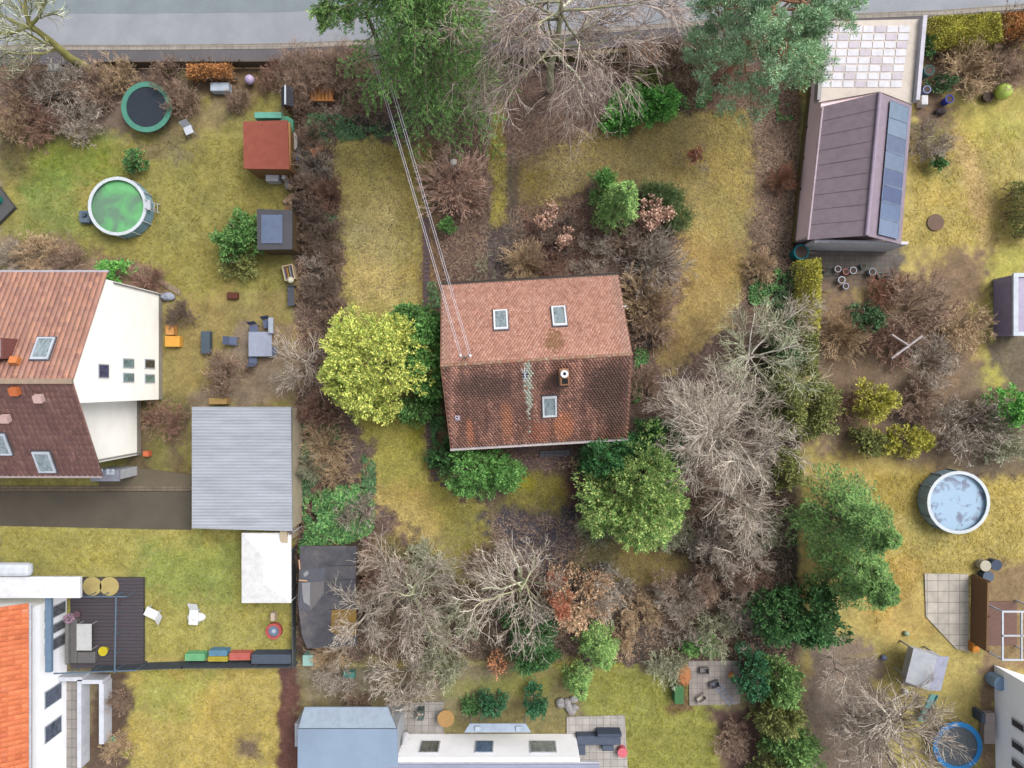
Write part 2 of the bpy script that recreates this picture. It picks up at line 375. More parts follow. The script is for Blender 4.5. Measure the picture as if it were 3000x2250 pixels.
gy = np.concatenate([[-900, -300, -90, -50], np.arange(-28.5, 28.51, 0.11), [50, 90, 300, 900]])
X, Y = np.meshgrid(gx, gy); near = (abs(X) < 36.5) & (abs(Y) < 28)
Z = np.where(near, bumps(X, Y), 0.0) - 0.05
C = zcol(X, Y); C = np.concatenate([C, np.ones(C.shape[:2] + (1,))], -1)
C[..., 3] = np.clip(sdist(1500 + X * F / HC, 1125 - Y * F / HC, ZONES[0][0]) / 20 + .5, .38, 1)      # the wild garden is rougher than the mown lawns around it
soft_ = C[..., 3:4] < .9; C[..., :3] = np.where(soft_, (C[..., :3] * .84 + C[..., :3].mean(-1, keepdims=True) * .16) * .82, C[..., :3])
nx, ny = len(gx), len(gy); I = np.arange(nx * ny).reshape(ny, nx)
Fq = np.stack([I[:-1, :-1], I[:-1, 1:], I[1:, 1:], I[1:, :-1]], -1).reshape(-1, 4)
gm = NT('garden_ground', 0.95, 0.1); o = gm.obj(); cg = gm.attr('soil_colour', 'Color')
n1 = gm.noise(o, 6.5, 4, 0.68); n2 = gm.noise(o, 2.1, 3, 0.6, 0.8); n3 = gm.noise(gm.mapping(o, (1, 1, 1), (0, 0, 1)), 15, 2, 0.7, 1.5)
rg_ = gm.attr('soil_colour', 'Alpha'); c1 = gm.mix(rg_, cg, gm.ramp(n1, [(0.32, 0.52), (0.5, 1.0), (0.66, 1.42)]), 'MULTIPLY')
c1 = gm.mix(1.0, c1, gm.ramp(n2, [(0.3, 0.82), (0.7, 1.16)]), 'MULTIPLY')
c1 = gm.mix(rg_, c1, gm.ramp(n3, [(0.36, 0.55), (0.55, 1.06), (0.7, 1.38)]), 'MULTIPLY')
n4 = gm.noise(o, 9.0, 2, 0.6, 0.6); c1 = gm.mix(rg_, c1, gm.ramp(n4, [(0.60, 1.0), (0.68, 0.5)]), 'MULTIPLY')
gm.color(c1); gm.bump(n1, 0.5, 0.05)
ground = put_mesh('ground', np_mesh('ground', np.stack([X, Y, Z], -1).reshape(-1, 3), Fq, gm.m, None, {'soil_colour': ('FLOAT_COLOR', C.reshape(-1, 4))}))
tag(ground, kind='structure')
for p in ground.data.polygons[:1]: pass
ground.data.polygons.foreach_set('use_smooth', np.ones(len(Fq), bool))

RNG = np.random.default_rng(5)
def pts_in(poly, n, rng=RNG):               # random ground points inside a photo polygon, in photo px
    p = np.array(poly); out = np.zeros((0, 2))
    while len(out) < n:
        q = rng.uniform(p.min(0), p.max(0), (n, 2)); q = q[sdist(q[:, 0], q[:, 1], poly) > 0]; out = np.concatenate([out, q])
    return out[:n]
def w_of(q, z=0): s = (HC - z) / F; return (q[:, 0] - 1500) * s, (1125 - q[:, 1]) * s
# grass blades and fallen leaves: nobody could count them
def slivers(name, polys, n_each, ln, wd, up, bright, label, cat, fixed=None, mat=None):
    cs = []
    for poly, n in zip(polys, n_each):
        q = pts_in(poly, n); x, y = w_of(q); cs.append(np.stack([x, y], -1))
    c = np.concatenate(cs); n = len(c); x, y = c[:, 0], c[:, 1]
    a = RNG.uniform(0, 2 * np.pi, n); L = ln * RNG.uniform(.5, 1.4, n); w = wd * RNG.uniform(.7, 1.3, n)
    d = np.stack([np.cos(a), np.sin(a), RNG.uniform(0, up, n)], -1); s = np.stack([-np.sin(a), np.cos(a), RNG.uniform(-.4, .4, n)], -1)
    base = np.stack([x, y, bumps(x, y) - 0.045], -1)
    V = np.stack([base - s * w[:, None] * .5, base + s * w[:, None] * .5, base + d * L[:, None] + s * w[:, None] * .12, base + d * L[:, None] - s * w[:, None] * .12], 1)
    V[:, :, 2] = np.maximum(V[:, :, 2], base[:, None, 2])
    Fq = np.arange(4 * n).reshape(n, 4)
    if mat is None:
        inn = (sdist(1500 + x * F / HC, 1125 - y * F / HC, ZONES[0][0]) > 0)[:, None]; col = zcol(x, y) * np.where(inn, 1, .78) * (RNG.uniform(bright[0], bright[1], n)[:, None])
        C = np.repeat(np.concatenate([np.clip(col, 0, .8), np.ones((n, 1))], 1), 4, 0)
        m = NT(name, 0.9, 0.1); m.color(m.attr('soil_colour', 'Color')); mat = m.m
        me = np_mesh(name, V.reshape(-1, 3), Fq, mat, None, {'soil_colour': ('FLOAT_COLOR', C)})
    else: me = np_mesh(name, V.reshape(-1, 3), Fq, mat)
    return tag(put_mesh(name, me), label, cat, kind='stuff')
slivers('lawn_grass', [ZONES[8][0], ZONES[18][0], [(1500, 1385), (1680, 1385), (1700, 1520), (1440, 1500)], [(1700, 1560), (2020, 1600), (2060, 1640), (1960, 1730), (1780, 1730)],
        [(0, 430), (820, 400), (820, 850), (500, 860), (0, 690)], [(0, 1550), (850, 1555), (850, 1920), (440, 1920), (420, 1680), (0, 1640)], [(380, 1960), (810, 1960), (810, 2280), (380, 2280)],
        [(2690, 380), (2980, 380), (2980, 720), (2650, 720)], [(2560, 1390), (3000, 1390), (3000, 1640), (2700, 1700), (2560, 1850)], [(1660, 1970), (2080, 1970), (2100, 2260), (1850, 2260)]],
        [40000, 40000, 7000, 9000, 7000, 7000, 5000, 3000, 5000, 3000], 0.22, 0.035, 0.5, (0.6, 1.45),
        'short dry winter grass covering the lawns between the houses', 'grass')
lm = Mveg('fallen_leaf', [(92, 70, 56), (144, 112, 90), (122, 100, 84), (172, 142, 116), (82, 66, 56)], 1.15, 0.6)
slivers('fallen_leaves', [[(1500, 340), (1640, 330), (1900, 560), (1760, 820), (1500, 820)], [(1260, 340), (1430, 340), (1430, 820), (1300, 820)], [(2200, 300), (2340, 300), (2320, 900), (2170, 900)], [(1980, 210), (2340, 200), (2340, 330), (2000, 330)],
        [(860, 240), (1000, 240), (1010, 1560), (870, 1560)], [(1500, 400), (2200, 330), (2180, 860), (1950, 700), (1500, 600)], [(1440, 1330), (2320, 1330), (2320, 1940), (900, 1940), (1400, 1650)], [(1010, 420), (1230, 430), (1230, 880), (1010, 880)]],
        [7000, 5000, 9000, 6000, 8000, 3500, 14000, 1500], 0.13, 0.09, 0.25, (1, 1),
        'brown fallen leaves scattered under the trees and bushes of the old garden', 'leaves', mat=lm)

slivers('fallen_twigs', [[(870, 240), (1000, 240), (1010, 1560), (880, 1560)], [(1260, 340), (1640, 330), (1900, 560), (1760, 820), (1300, 820)], [(2190, 300), (2340, 300), (2320, 900), (2170, 900)], [(1420, 1480), (2320, 1480), (2320, 1900), (900, 1900), (1100, 1650)]],
        [1500, 1500, 1200, 3600], 0.55, 0.03, 0.2, (1, 1), 'thin dead twigs lying on the litter under the bushes', 'twigs', mat=Mveg('dead_twig', [(120, 96, 78), (170, 150, 128), (96, 78, 64)], 1.0, .6))
# ================================================================ street
def sheet(name, poly, z, mat, kind='structure', th=0.0, label=None, cat=None):
    mb = MB(); pts = [(PX(x), PY(y)) for x, y in poly]
    mb.prism(pts, z - max(th, .12), z); o = mb.build(name, mat); return tag(o, label, cat, kind=kind)
kerb_line = [(-200, 146), (400, 146), (815, 142), (1030, 133), (1450, 112), (1800, 94), (2080, 72), (2400, 58), (2760, 44), (3200, 10)]
def off(l, d): return [(x, y + d) for x, y in l]
def band(a, b): return a + b[::-1]
sheet('road', band(off(kerb_line, -700), off(kerb_line, -8)), 0.02, M((164, 168, 176), 'asphalt', 0.8))
sheet('road_resurfaced_strip', band(off(kerb_line, -690), off([(x, y * 1.0) for x, y in kerb_line], -106)), 0.026, M((142, 153, 158), 'asphalt', 0.8))
sheet('kerb', band(off(kerb_line, -8), off(kerb_line, 3)), 0.12, M((176, 168, 158), 'slabs', 0.85, sc=1.9))
sheet('gutter_stones', band(off(kerb_line, -14), off(kerb_line, -8.5)), 0.032, M((158, 146, 134), 'slabs', 0.9, sc=3.5))
sheet('sidewalk', band(off(kerb_line, 3.4), off(kerb_line, 46)[:-2] + [(2760, 60), (3200, 22)]), 0.10, M((112, 108, 112), 'asphalt', 0.85))
# hard surfaces of the neighbours
sheet('driveway', [(-200, 1440), (560, 1440), (560, 1552), (-200, 1536)], 0.03, M((104, 96, 84), 'asphalt', 0.9))
sheet('driveway_edge', [(-200, 1424), (566, 1424), (560, 1438), (-200, 1438)], 0.05, M((138, 124, 106), 'slabs', 0.9))
sheet('gravel_yard', [(290, 1392), (415, 1372), (560, 1390), (560, 1424), (290, 1424)], 0.02, M((118, 108, 90), 'asphalt', 0.9))
sheet('terrace', [(1130, 2060), (1300, 2055), (1300, 2150), (1130, 2150)], 0.04, M((180, 174, 168), 'slabs', 0.85, sc=2.2))
sheet('terrace', [(1660, 2100), (1830, 2095), (1840, 2270), (1660, 2270)], 0.04, M((198, 192, 186), 'slabs', 0.85, sc=2.2))
sheet('terrace', [(2016, 1936), (2168, 1936), (2168, 2062), (2020, 2066)], 0.04, M((172, 162, 156), 'slabs', 0.85, sc=2.6))
sheet('terrace', [(2708, 1680), (2836, 1682), (2838, 1910), (2800, 1900), (2712, 1806)], 0.04, M((206, 198, 186), 'slabs', 0.85, sc=1.4))
sheet('garden_path', [(2856, 1684), (2888, 1684), (2886, 1880), (2850, 1880)], 0.035, M((204, 182, 160), 'slabs', 0.85, sc=1.8))
sheet('garden_path', [(400, 772), (530, 850), (524, 866), (392, 786)], 0.03, M((166, 146, 120), 'slabs', 0.9, sc=3))
sheet('garden_path', [(2355, 720), (2620, 724), (2610, 800), (2370, 810)], 0.03, M((120, 112, 106), 'slabs', 0.9, sc=3))
sheet('terrace', [(90, 2000), (230, 1996), (226, 2270), (80, 2270)], 0.05, M((176, 170, 164), 'slabs', 0.85, sc=1.6))
sheet('doorstep_paving', [(1580, 1322), (1668, 1316), (1670, 1334), (1582, 1340)], 0.10, M((118, 116, 122), 'slabs', 0.85, sc=1.5))
# ================================================================ plants: generators
def unit(v): return v / (np.linalg.norm(v, axis=-1, keepdims=True) + 1e-9)
def grow(rg, P0, D0, L0, R0, levels):
    """levels: list of dicts(nseg, curv, trop, tip, nch, t0, spread, lf, rf). returns [(pts N,k,3 ; rad N,k)]"""
    out = []; P_, D_, L_, R_ = [np.asarray(a, float) for a in (P0, D0, L0, R0)]
    for lv in levels:
        N = len(P_); k = lv.get('nseg', 3); pts = np.zeros((N, k + 1, 3)); dr = np.zeros((N, k + 1, 3))
        pts[:, 0] = P_; d = unit(D_); dr[:, 0] = d
        for i in range(k):
            d = unit(d + lv.get('curv', .2) * rg.normal(size=(N, 3)) + np.array([0, 0, lv.get('trop', 0)]))
            pts[:, i + 1] = pts[:, i] + d * (L_ / k)[:, None]; dr[:, i + 1] = d
        rad = R_[:, None] * np.linspace(1, lv.get('tip', .45), k + 1)[None]
        pts[:, :, 2] = np.maximum(pts[:, :, 2], 0.02)
        out.append((pts, rad)); n = lv.get('nch', 0)
        if not n: break
        t = rg.uniform(lv.get('t0', .3), 1.0, (N, n)); f = t * k; i0 = np.minimum(f.astype(int), k - 1); fr = (f - i0)[..., None]
        ar = np.arange(N)[:, None]
        p = pts[ar, i0] * (1 - fr) + pts[ar, i0 + 1] * fr; dd = dr[ar, i0 + 1]
        rn = rg.normal(size=(N, n, 3)); rn = rn - (rn * dd).sum(-1, keepdims=True) * dd; rn[..., 2] *= lv.get('flat', 1.0); rn = unit(rn)
        nd = unit(dd + rn * (lv.get('spread', .8) * rg.uniform(.6, 1.3, (N, n)))[..., None])
        nl = L_[:, None] * lv.get('lf', .55) * rg.uniform(.6, 1.25, (N, n)) * (1.2 - .45 * t)
        nr = R_[:, None] * lv.get('rf', .55) * (1.15 - .35 * t)
        P_, D_, L_, R_ = p.reshape(-1, 3), nd.reshape(-1, 3), nl.ravel(), nr.ravel()
    return out
def tubes(polys, rmin=0.0, n=3):
    Vs, Fs, b = [], [], 0
    for pts, rad in polys:
        N, k, _ = pts.shape
        if N == 0: continue
        d = unit(pts[:, -1] - pts[:, 0]); ref = np.where(abs(d[:, 2:3]) > .9, np.array([[1., 0, 0]]), np.array([[0., 0, 1]]))
        u = unit(np.cross(d, ref)); w = np.cross(d, u); rr = np.maximum(rad, rmin)
        A = np.arange(n) * 2 * np.pi / n
        ring = u[:, None, :] * np.cos(A)[None, :, None] + w[:, None, :] * np.sin(A)[None, :, None]
        V = pts[:, :, None, :] + ring[:, None] * rr[:, :, None, None]
        Vs.append(V.reshape(-1, 3)); idx = b + np.arange(N * k * n).reshape(N, k, n)
        a = idx[:, :-1]; c = idx[:, 1:]
        Fs.append(np.stack([a, np.roll(a, -1, 2), np.roll(c, -1, 2), c], -1).reshape(-1, 4)); b += N * k * n
    return np.concatenate(Vs), np.concatenate(Fs)
def leaves(rg, c, d, L, Wd, nrm_up=0.0):
    """one diamond leaf per point, long axis d"""
    n = len(c); d = unit(d); r = rg.normal(size=(n, 3)); r[:, 2] *= (1 - nrm_up)
    w = unit(np.cross(d, np.cross(r, d)))
    L = (L * rg.uniform(.6, 1.4, n))[:, None]; Wd = (Wd * rg.uniform(.7, 1.3, n))[:, None]
    V = np.stack([c, c + d * L * .45 + w * Wd * .5, c + d * L, c + d * L * .45 - w * Wd * .5], 1)
    return V.reshape(-1, 3), np.arange(4 * n).reshape(n, 4)
def ball(rg, n): return unit(rg.normal(size=(n, 3)))

# -- leafless shrub (unit size 1 m radius) and leafless tree
def shrub_mesh(seed, stems=20, tilt=(12, 75), curv=.16, trop=.05, spread=.75, lf=.55, n1=6, n2=6, n3=4, r=.012, flat=1.0, up=1.0):
    rg = np.random.default_rng(seed); a = rg.uniform(0, 2 * np.pi, stems); t = np.radians(rg.uniform(*tilt, stems))
    D = np.stack([np.sin(t) * np.cos(a), np.sin(t) * np.sin(a), np.cos(t) * up], -1); rr = rg.uniform(0, .14, stems)
    P0 = np.stack([rr * np.cos(a), rr * np.sin(a), np.zeros(stems)], -1)
    g = grow(rg, P0, D, rg.uniform(.6, 1.0, stems), np.full(stems, r),
             [dict(nseg=5, curv=curv, trop=trop, tip=.5, nch=n1, t0=.3, spread=spread, lf=lf, rf=.62),
              dict(nseg=4, curv=curv, trop=.02, nch=n2, t0=.2, spread=spread, lf=lf, rf=.65, flat=flat),
              dict(nseg=3, curv=curv, nch=n3, t0=.2, spread=spread, lf=.6, rf=.8), dict(nseg=2, curv=curv)])
    return g
_sm = {}
def shrub_lib(kind):
    if kind in _sm: return _sm[kind]
    sp = dict(burst=dict(seed=1, stems=24, n1=6, n2=5, n3=2), dense=dict(seed=2, stems=22, n1=6, n2=6, n3=3, curv=.2), curly=dict(seed=3, stems=14, n1=6, n2=6, n3=2, curv=.34, spread=1.0),
              wand=dict(seed=4, stems=90, n1=4, n2=4, n3=2, curv=.08, spread=.35, tilt=(8, 82)), fine=dict(seed=5, stems=28, n1=6, n2=6, n3=3, r=.010, curv=.18), sparse=dict(seed=6, stems=9, n1=4, n2=4, n3=2, curv=.16, spread=.8, tilt=(20, 75)),
              arch=dict(seed=7, stems=60, n1=5, n2=5, n3=3, curv=.12, trop=-.10, spread=.5, tilt=(5, 55)))[kind]
    g = shrub_mesh(**sp); V, Fq = tubes(g, 0.0050)
    # normalise to radius 1 (95th percentile) and height 1
    q = np.percentile(np.hypot(V[:, 0], V[:, 1]), 96); h = np.percentile(V[:, 2], 99)
    V[:, :2] /= q; V[:, 2] /= h
    me = np_mesh('bare_shrub', V, Fq, bpy.data.materials[0]); _sm[kind] = me; return me
TW = dict(moss=[(92, 94, 44), (122, 120, 62), (140, 134, 82)], birch=[(94, 78, 70), (146, 128, 118), (190, 174, 162)],
    grey=[(86, 74, 66), (146, 132, 118), (196, 184, 168)], brown=[(84, 64, 52), (136, 110, 92), (178, 152, 130)],
    tan=[(112, 88, 64), (172, 144, 108), (208, 182, 142)], red=[(94, 66, 54), (136, 102, 86), (166, 132, 112)],
    lichen=[(86, 86, 64), (142, 142, 108), (200, 204, 172)], silver=[(106, 98, 90), (176, 168, 156), (222, 216, 206)],
    dark=[(70, 58, 50), (110, 92, 80), (144, 126, 112)], pale=[(92, 80, 70), (160, 146, 130), (204, 194, 178)], rust=[(136, 92, 70), (160, 112, 86), (126, 94, 76)],
    copper=[(140, 112, 96), (182, 148, 128), (206, 174, 154)])
def twm(t): return Mveg('twigs_' + t, TW[t], 0.62, 1.3, 0.85)
def inst(me, name, x, y, z, sx, sy, sz, rot, mat, parent=None):
    o = bpy.data.objects.new(name, me); link(o); o.location = (x, y, z); o.rotation_euler = (0, 0, rot); o.scale = (sx, sy, sz)
    if parent is not None: o.parent = parent
    o.material_slots[0].link = 'OBJECT'; o.material_slots[0].material = mat; ORI[o.name] = (x, y, z); return o
_rr = random.Random(9)
def shrub(px, py, rpx, h, kind, tint, label, group=None, sq=1.0, cat='shrub', name='bare_shrub'):
    """rpx: radius in photo px as seen at two thirds of the height"""
    z = h * .6; r = rpx * (HC - z) / F; x, y = PX(px, z), PY(py, z)
    o = inst(shrub_lib(kind), name, x, y, -0.02, r, r * sq, h, _rr.uniform(0, 6.28) if sq == 1 else 0.0, twm(tint))
    return tag(o, label, cat, group)

def bare_tree(px, py, h, rad, label, tint='grey', seed=1, trunk_r=.16, limbs=7, top=None, n=(7, 7, 6, 4), curv=.12, droop=0.0, fork=.35, name='bare_tree', cat='tree', group=None, tw=None, spread=.68, rmin=.0078, lean=(0, 0), lf0=.8, tilt=(35, 78), barkt=None, base=None):
    """px,py is the foot on the ground"""
    rg = np.random.default_rng(seed); x, y = PX(px), PY(py)
    t = thing(name, label, cat, (x, y, 0), group)
    H0 = h * .62
    tp = np.array([[0, 0, -.1], [lean[0] * .3, lean[1] * .3, H0 * .3], [lean[0] * .6, lean[1] * .6, H0 * .65], [lean[0], lean[1], H0]], float)
    tp[1:-1, :2] += rg.normal(size=(2, 2)) * .12
    tr = np.array([trunk_r * 1.3, trunk_r, trunk_r * .8, trunk_r * .55])
    a = np.linspace(0, 2 * np.pi, limbs, endpoint=False) + rg.uniform(-.35, .35, limbs); ti = np.radians(rg.uniform(*tilt, limbs))
    zf = rg.uniform(fork, 1.0, limbs); f = zf * 3; i0 = np.minimum(f.astype(int), 2); fr = (f - i0)[:, None]
    P0 = tp[i0] * (1 - fr) + tp[i0 + 1] * fr
    D = np.stack([np.sin(ti) * np.cos(a), np.sin(ti) * np.sin(a), np.cos(ti)], -1)
    L = rad * lf0 * rg.uniform(.85, 1.15, limbs) / np.maximum(np.sin(ti), .6)
    L = L * rg.uniform(.75, 1.1, limbs)
    g = grow(rg, P0, D, L, np.full(limbs, trunk_r * .42),
             [dict(nseg=6, curv=curv, trop=.03, tip=.4, nch=n[0], t0=.12, spread=spread, lf=.62, rf=.5, flat=.7),
              dict(nseg=5, curv=curv * 1.2, trop=.02 - droop * .3, tip=.5, nch=n[1], t0=.12, spread=spread * 1.1, lf=.62, rf=.5),
              dict(nseg=4, curv=curv * 1.3, trop=-droop, tip=.6, nch=n[2], t0=.12, spread=spread * 1.2, lf=.66, rf=.7),
              dict(nseg=4, curv=curv * 1.5, trop=-droop, tip=.7, nch=n[3], t0=.2, spread=spread * 1.2, lf=.6, rf=.9), dict(nseg=2 if droop == 0 else 4, curv=curv, trop=-droop * 1.4)])
    V, Fq = tubes([(tp[None], tr[None])], n=8)
    V2, F2 = tubes(g[:1], n=5); V = np.concatenate([V, V2]); Fq = np.concatenate([Fq, F2 + len(V) - len(V2)])
    put_mesh('trunk', np_mesh('trunk', V, Fq, twm(barkt or tint)), t)
    V, Fq = tubes(g[1:], rmin)
    put_mesh('crown', np_mesh('crown', V, Fq, twm(tw or tint)), t)
    return t

# -- evergreens
GR = dict(
    spruce=[(60, 98, 46), (86, 128, 58), (126, 160, 80), (72, 112, 54)], spruce_light=[(66, 106, 50), (98, 138, 64), (144, 170, 86)], fir=[(58, 92, 46), (84, 120, 56), (112, 146, 72)],
    pine=[(78, 108, 76), (110, 144, 104), (148, 178, 138), (92, 122, 84)], gold=[(92, 122, 46), (142, 156, 60), (178, 182, 72), (206, 202, 92), (122, 144, 54)],
    thuja=[(58, 98, 48), (82, 124, 58), (110, 150, 78)], cherry=[(62, 110, 48), (86, 138, 60), (116, 160, 82)], yew=[(40, 90, 48), (60, 114, 60), (88, 134, 76)],
    cypress=[(62, 106, 46), (102, 138, 62), (166, 174, 94), (74, 118, 54)], ivy=[(40, 72, 50), (66, 100, 64), (94, 128, 78)], ivyl=[(40, 80, 44), (66, 112, 58), (104, 148, 74), (60, 100, 60)],
    hedge=[(150, 146, 44), (184, 176, 60), (128, 132, 48)], dark=[(38, 76, 40), (58, 100, 52), (84, 120, 66)], olive=[(110, 118, 60), (146, 148, 76), (96, 108, 60)],
    broom=[(70, 98, 56), (94, 120, 68), (110, 132, 80)], rhodo=[(54, 114, 44), (80, 142, 56), (116, 172, 78)], blur=[(84, 120, 60), (110, 140, 70), (70, 104, 58)],
    copper=[(154, 112, 92), (190, 148, 124), (210, 172, 148), (138, 98, 80)], rust=[(150, 86, 60), (170, 106, 76), (132, 86, 66)], deadneedle=[(122, 88, 60), (156, 120, 88), (176, 150, 124), (108, 96, 60)], orange=[(200, 130, 78), (216, 150, 100)],
    teal=[(46, 94, 62), (62, 112, 74), (40, 84, 52)], amber=[(168, 112, 54), (190, 134, 70), (150, 100, 60)])
def grm(t, k=0.70): return Mveg('leaves_' + t, GR[t], k * .86, 0.9, 0.65)
def bush(px, py, rx, ry, h, tint, label, cat='shrub', name='evergreen_bush', seed=1, n=9000, ls=.16, lw=.09, clumps=40, rot=0.0, group=None, k=0.70, z0=.15, upness=.35, twigs=None, lump=.30, shape='round', stem=True, trunk=True):
    """dense leafy crown: lumps over an ellipsoid; rx, ry in photo px at two thirds height"""
    rg = np.random.default_rng(seed + 100); z = h * .6; s = (HC - z) / F; x, y = PX(px, z), PY(py, z); rx, ry = rx * s, ry * s
    t = thing(name, label, cat, (x, y, 0), group)
    cd = ball(rg, clumps); cd[:, 2] = abs(cd[:, 2]); cr = rg.uniform(.45, 1.0, clumps)
    if shape == 'cone': cz = rg.uniform(0.08, 1, clumps) ** 1.2; ca = rg.uniform(0, 6.283, clumps); q = (1 - cz) ** .75 * rg.uniform(.55, 1, clumps); cc = np.stack([q * np.cos(ca), q * np.sin(ca), cz], -1)
    else: cc = cd * cr[:, None] ** .5 * np.array([1 - lump * .6, 1 - lump * .6, .85]); 
    size = rg.uniform(.6, 1.2, clumps) * lump
    ci = rg.choice(clumps, n, p=size ** 2 / (size ** 2).sum()); v = ball(rg, n); v[:, 2] = np.where(v[:, 2] < -.3, -v[:, 2], v[:, 2])
    rad = rg.uniform(.55, 1.0, n) ** .5
    p = cc[ci] + v * rad[:, None] * size[ci][:, None]; d = v + unit(cc[ci] + 1e-6) * .9 + rg.normal(size=(n, 3)) * .35 + np.array([0, 0, upness])
    sc = np.array([rx, ry, h - z0 - ls]); p = p * sc; p[:, 2] = np.maximum(p[:, 2] + z0, 0.06); c, q = math.cos(rot), math.sin(rot)
    p = np.stack([p[:, 0] * c - p[:, 1] * q, p[:, 0] * q + p[:, 1] * c, p[:, 2]], -1)
    an = np.arctan2(p[:, 1], p[:, 0]); ph = rg.uniform(0, 6.283, 4)
    wob = 1 + .10 * np.sin(3 * an + ph[0]) + .07 * np.sin(5 * an + ph[1]) + .06 * np.sin(8 * an + ph[2]) + .05 * np.sin(13 * an + ph[3]); p[:, :2] *= wob[:, None]
    hole = vnoise(p[:, 0] + x, p[:, 1] + y, .45, seed + 3); p[:, 2] *= np.where(hole < .30, .66, 1.0)
    # leaves sit along short sprays that leave the crown outwards
    m_ = max(1, n // 13); b_ = rg.integers(0, n, m_); ri = rg.integers(0, m_, n); tt = rg.uniform(0, 1, n); dd = unit(d[b_])[ri]; lat = unit(np.cross(dd, rg.normal(size=(n, 3)) * .3 + [0, 0, 1.]))
    sg = rg.choice([-1., 1.], n); SL = ls * 2.6 * rg.uniform(.6, 1.3, m_)[ri]
    p = p[b_][ri] + dd * (tt * SL)[:, None] + lat * (sg * ls * .35 * (1.1 - tt))[:, None]; p[:, 2] = np.maximum(p[:, 2], .05)
    d = dd + lat * (sg * .8)[:, None] + rg.normal(size=(n, 3)) * .15
    V, Fq = leaves(rg, p, d, ls, lw)
    V[:, 2] = np.maximum(V[:, 2], 0.02)
    if trunk:
        st = min(rx, ry); m = MB(); m.tube((x, y, -.1), (x, y, h * .75), .05 + .018 * h, 7, .03 + .004 * h)
        for i in range(7):
            a = i * .9 + seed; m.tube((x, y, h * (.12 + .08 * i)), (x + math.cos(a + rot) * rx * .6, y + math.sin(a + rot) * ry * .6, h * (.3 + .08 * i)), .03 + .008 * h, 5, .015)
        m.build('trunk', twm('dark'), t)
    put_mesh('crown', np_mesh('crown', V, Fq, grm(tint, k)), t)
    return t
def conifer(px, py, h, R0, tint, label, seed=1, z0=.12, droop=-.12, per_m=9, power=.8, nl=9, needle=.20, nw=.05, name='conifer', group=None, k=.70, side=9, cat='tree', scraggy=.25, base_at_top=False, hang=.0, trunk_tint='dark', leanto=None):
    rg = np.random.default_rng(seed + 500); x, y = PX(px), PY(py)
    t = thing(name, label, cat, (x, y, 0), group); nb = int(h * per_m)
    zz = h * (z0 + (1 - z0) * rg.uniform(0, 1, nb) ** .9); a = np.arange(nb) * 2.399 + rg.uniform(-.3, .3, nb)
    L = np.maximum(R0 * (1 - (zz / h)) ** power * rg.uniform(1 - scraggy, 1 + scraggy * .5, nb), .25)
    el = np.where(zz > h * .8, .6, .12); D = np.stack([np.cos(a), np.sin(a), el + rg.normal(size=nb) * .08], -1)
    P0 = np.stack([np.zeros(nb), np.zeros(nb), zz], -1)
    g1 = grow(rg, P0, D, L, .015 + L * .009, [dict(nseg=6, curv=.06, trop=droop, tip=.3)])[0]
    pts = g1[0]; k6 = 6
    # side branchlets in the plane of the branch
    S = side; tt = np.tile(np.linspace(.18, .98, S), (nb, 1)); sg = np.tile(np.where(np.arange(S) % 2, 1., -1.), (nb, 1))
    f = tt * k6; i0 = np.minimum(f.astype(int), k6 - 1); fr = (f - i0)[..., None]; ar = np.arange(nb)[:, None]
    bp = pts[ar, i0] * (1 - fr) + pts[ar, i0 + 1] * fr; bd = unit(pts[ar, i0 + 1] - pts[ar, i0])
    lat = unit(np.cross(bd, np.array([0, 0, 1.])) * sg[..., None]); nd = unit(bd * .75 + lat * .9 + np.array([0, 0, -.12 - hang]) + rg.normal(size=bd.shape) * .1)
    nlh = L[:, None] * .42 * (1.15 - tt) + .12
    g2 = grow(rg, bp.reshape(-1, 3), nd.reshape(-1, 3), nlh.ravel(), np.full(nb * S, .012), [dict(nseg=3, curv=.08, trop=-.08 - hang, tip=.5)])[0]
    # needles: sprays along branchlets and along the branch itself
    def spray(pts, n, frac0):
        N, K, _ = pts.shape; K -= 1; u = rg.uniform(frac0, 1, (N, n)); f = u * K; i0 = np.minimum(f.astype(int), K - 1); fr = (f - i0)[..., None]; ar = np.arange(N)[:, None]
        p = pts[ar, i0] * (1 - fr) + pts[ar, i0 + 1] * fr; d = unit(pts[ar, i0 + 1] - pts[ar, i0]); l = np.cross(d, np.array([0, 0, 1.]))
        return p.reshape(-1, 3), (d + l * rg.choice([-1, 1], (N, n))[..., None] * .75 + rg.normal(size=d.shape) * .28).reshape(-1, 3)
    pa, da = spray(g2[0], nl, 0.0); pb, db = spray(pts, nl * 3, .25)
    V, Fq = leaves(rg, np.concatenate([pa, pb]), np.concatenate([da, db]), needle, nw, .6); V[:, 2] = np.maximum(V[:, 2], .03)
    tp = np.array([[0, 0, -.1], [0, 0, h * .5], [0, 0, h * .98]]); V1, F1 = tubes([(tp[None], np.array([[.03 * h ** .8 + .05, .02 * h ** .8 + .03, .01]]))], n=8)
    V2, F2 = tubes([g1], n=4); V1, F1 = np.concatenate([V1, V2]), np.concatenate([F1, F2 + len(V1)])
    put_mesh('trunk', np_mesh('trunk', V1, F1, twm(trunk_tint)), t)
    put_mesh('crown', np_mesh('crown', V, Fq, grm(tint, k)), t)
    return t
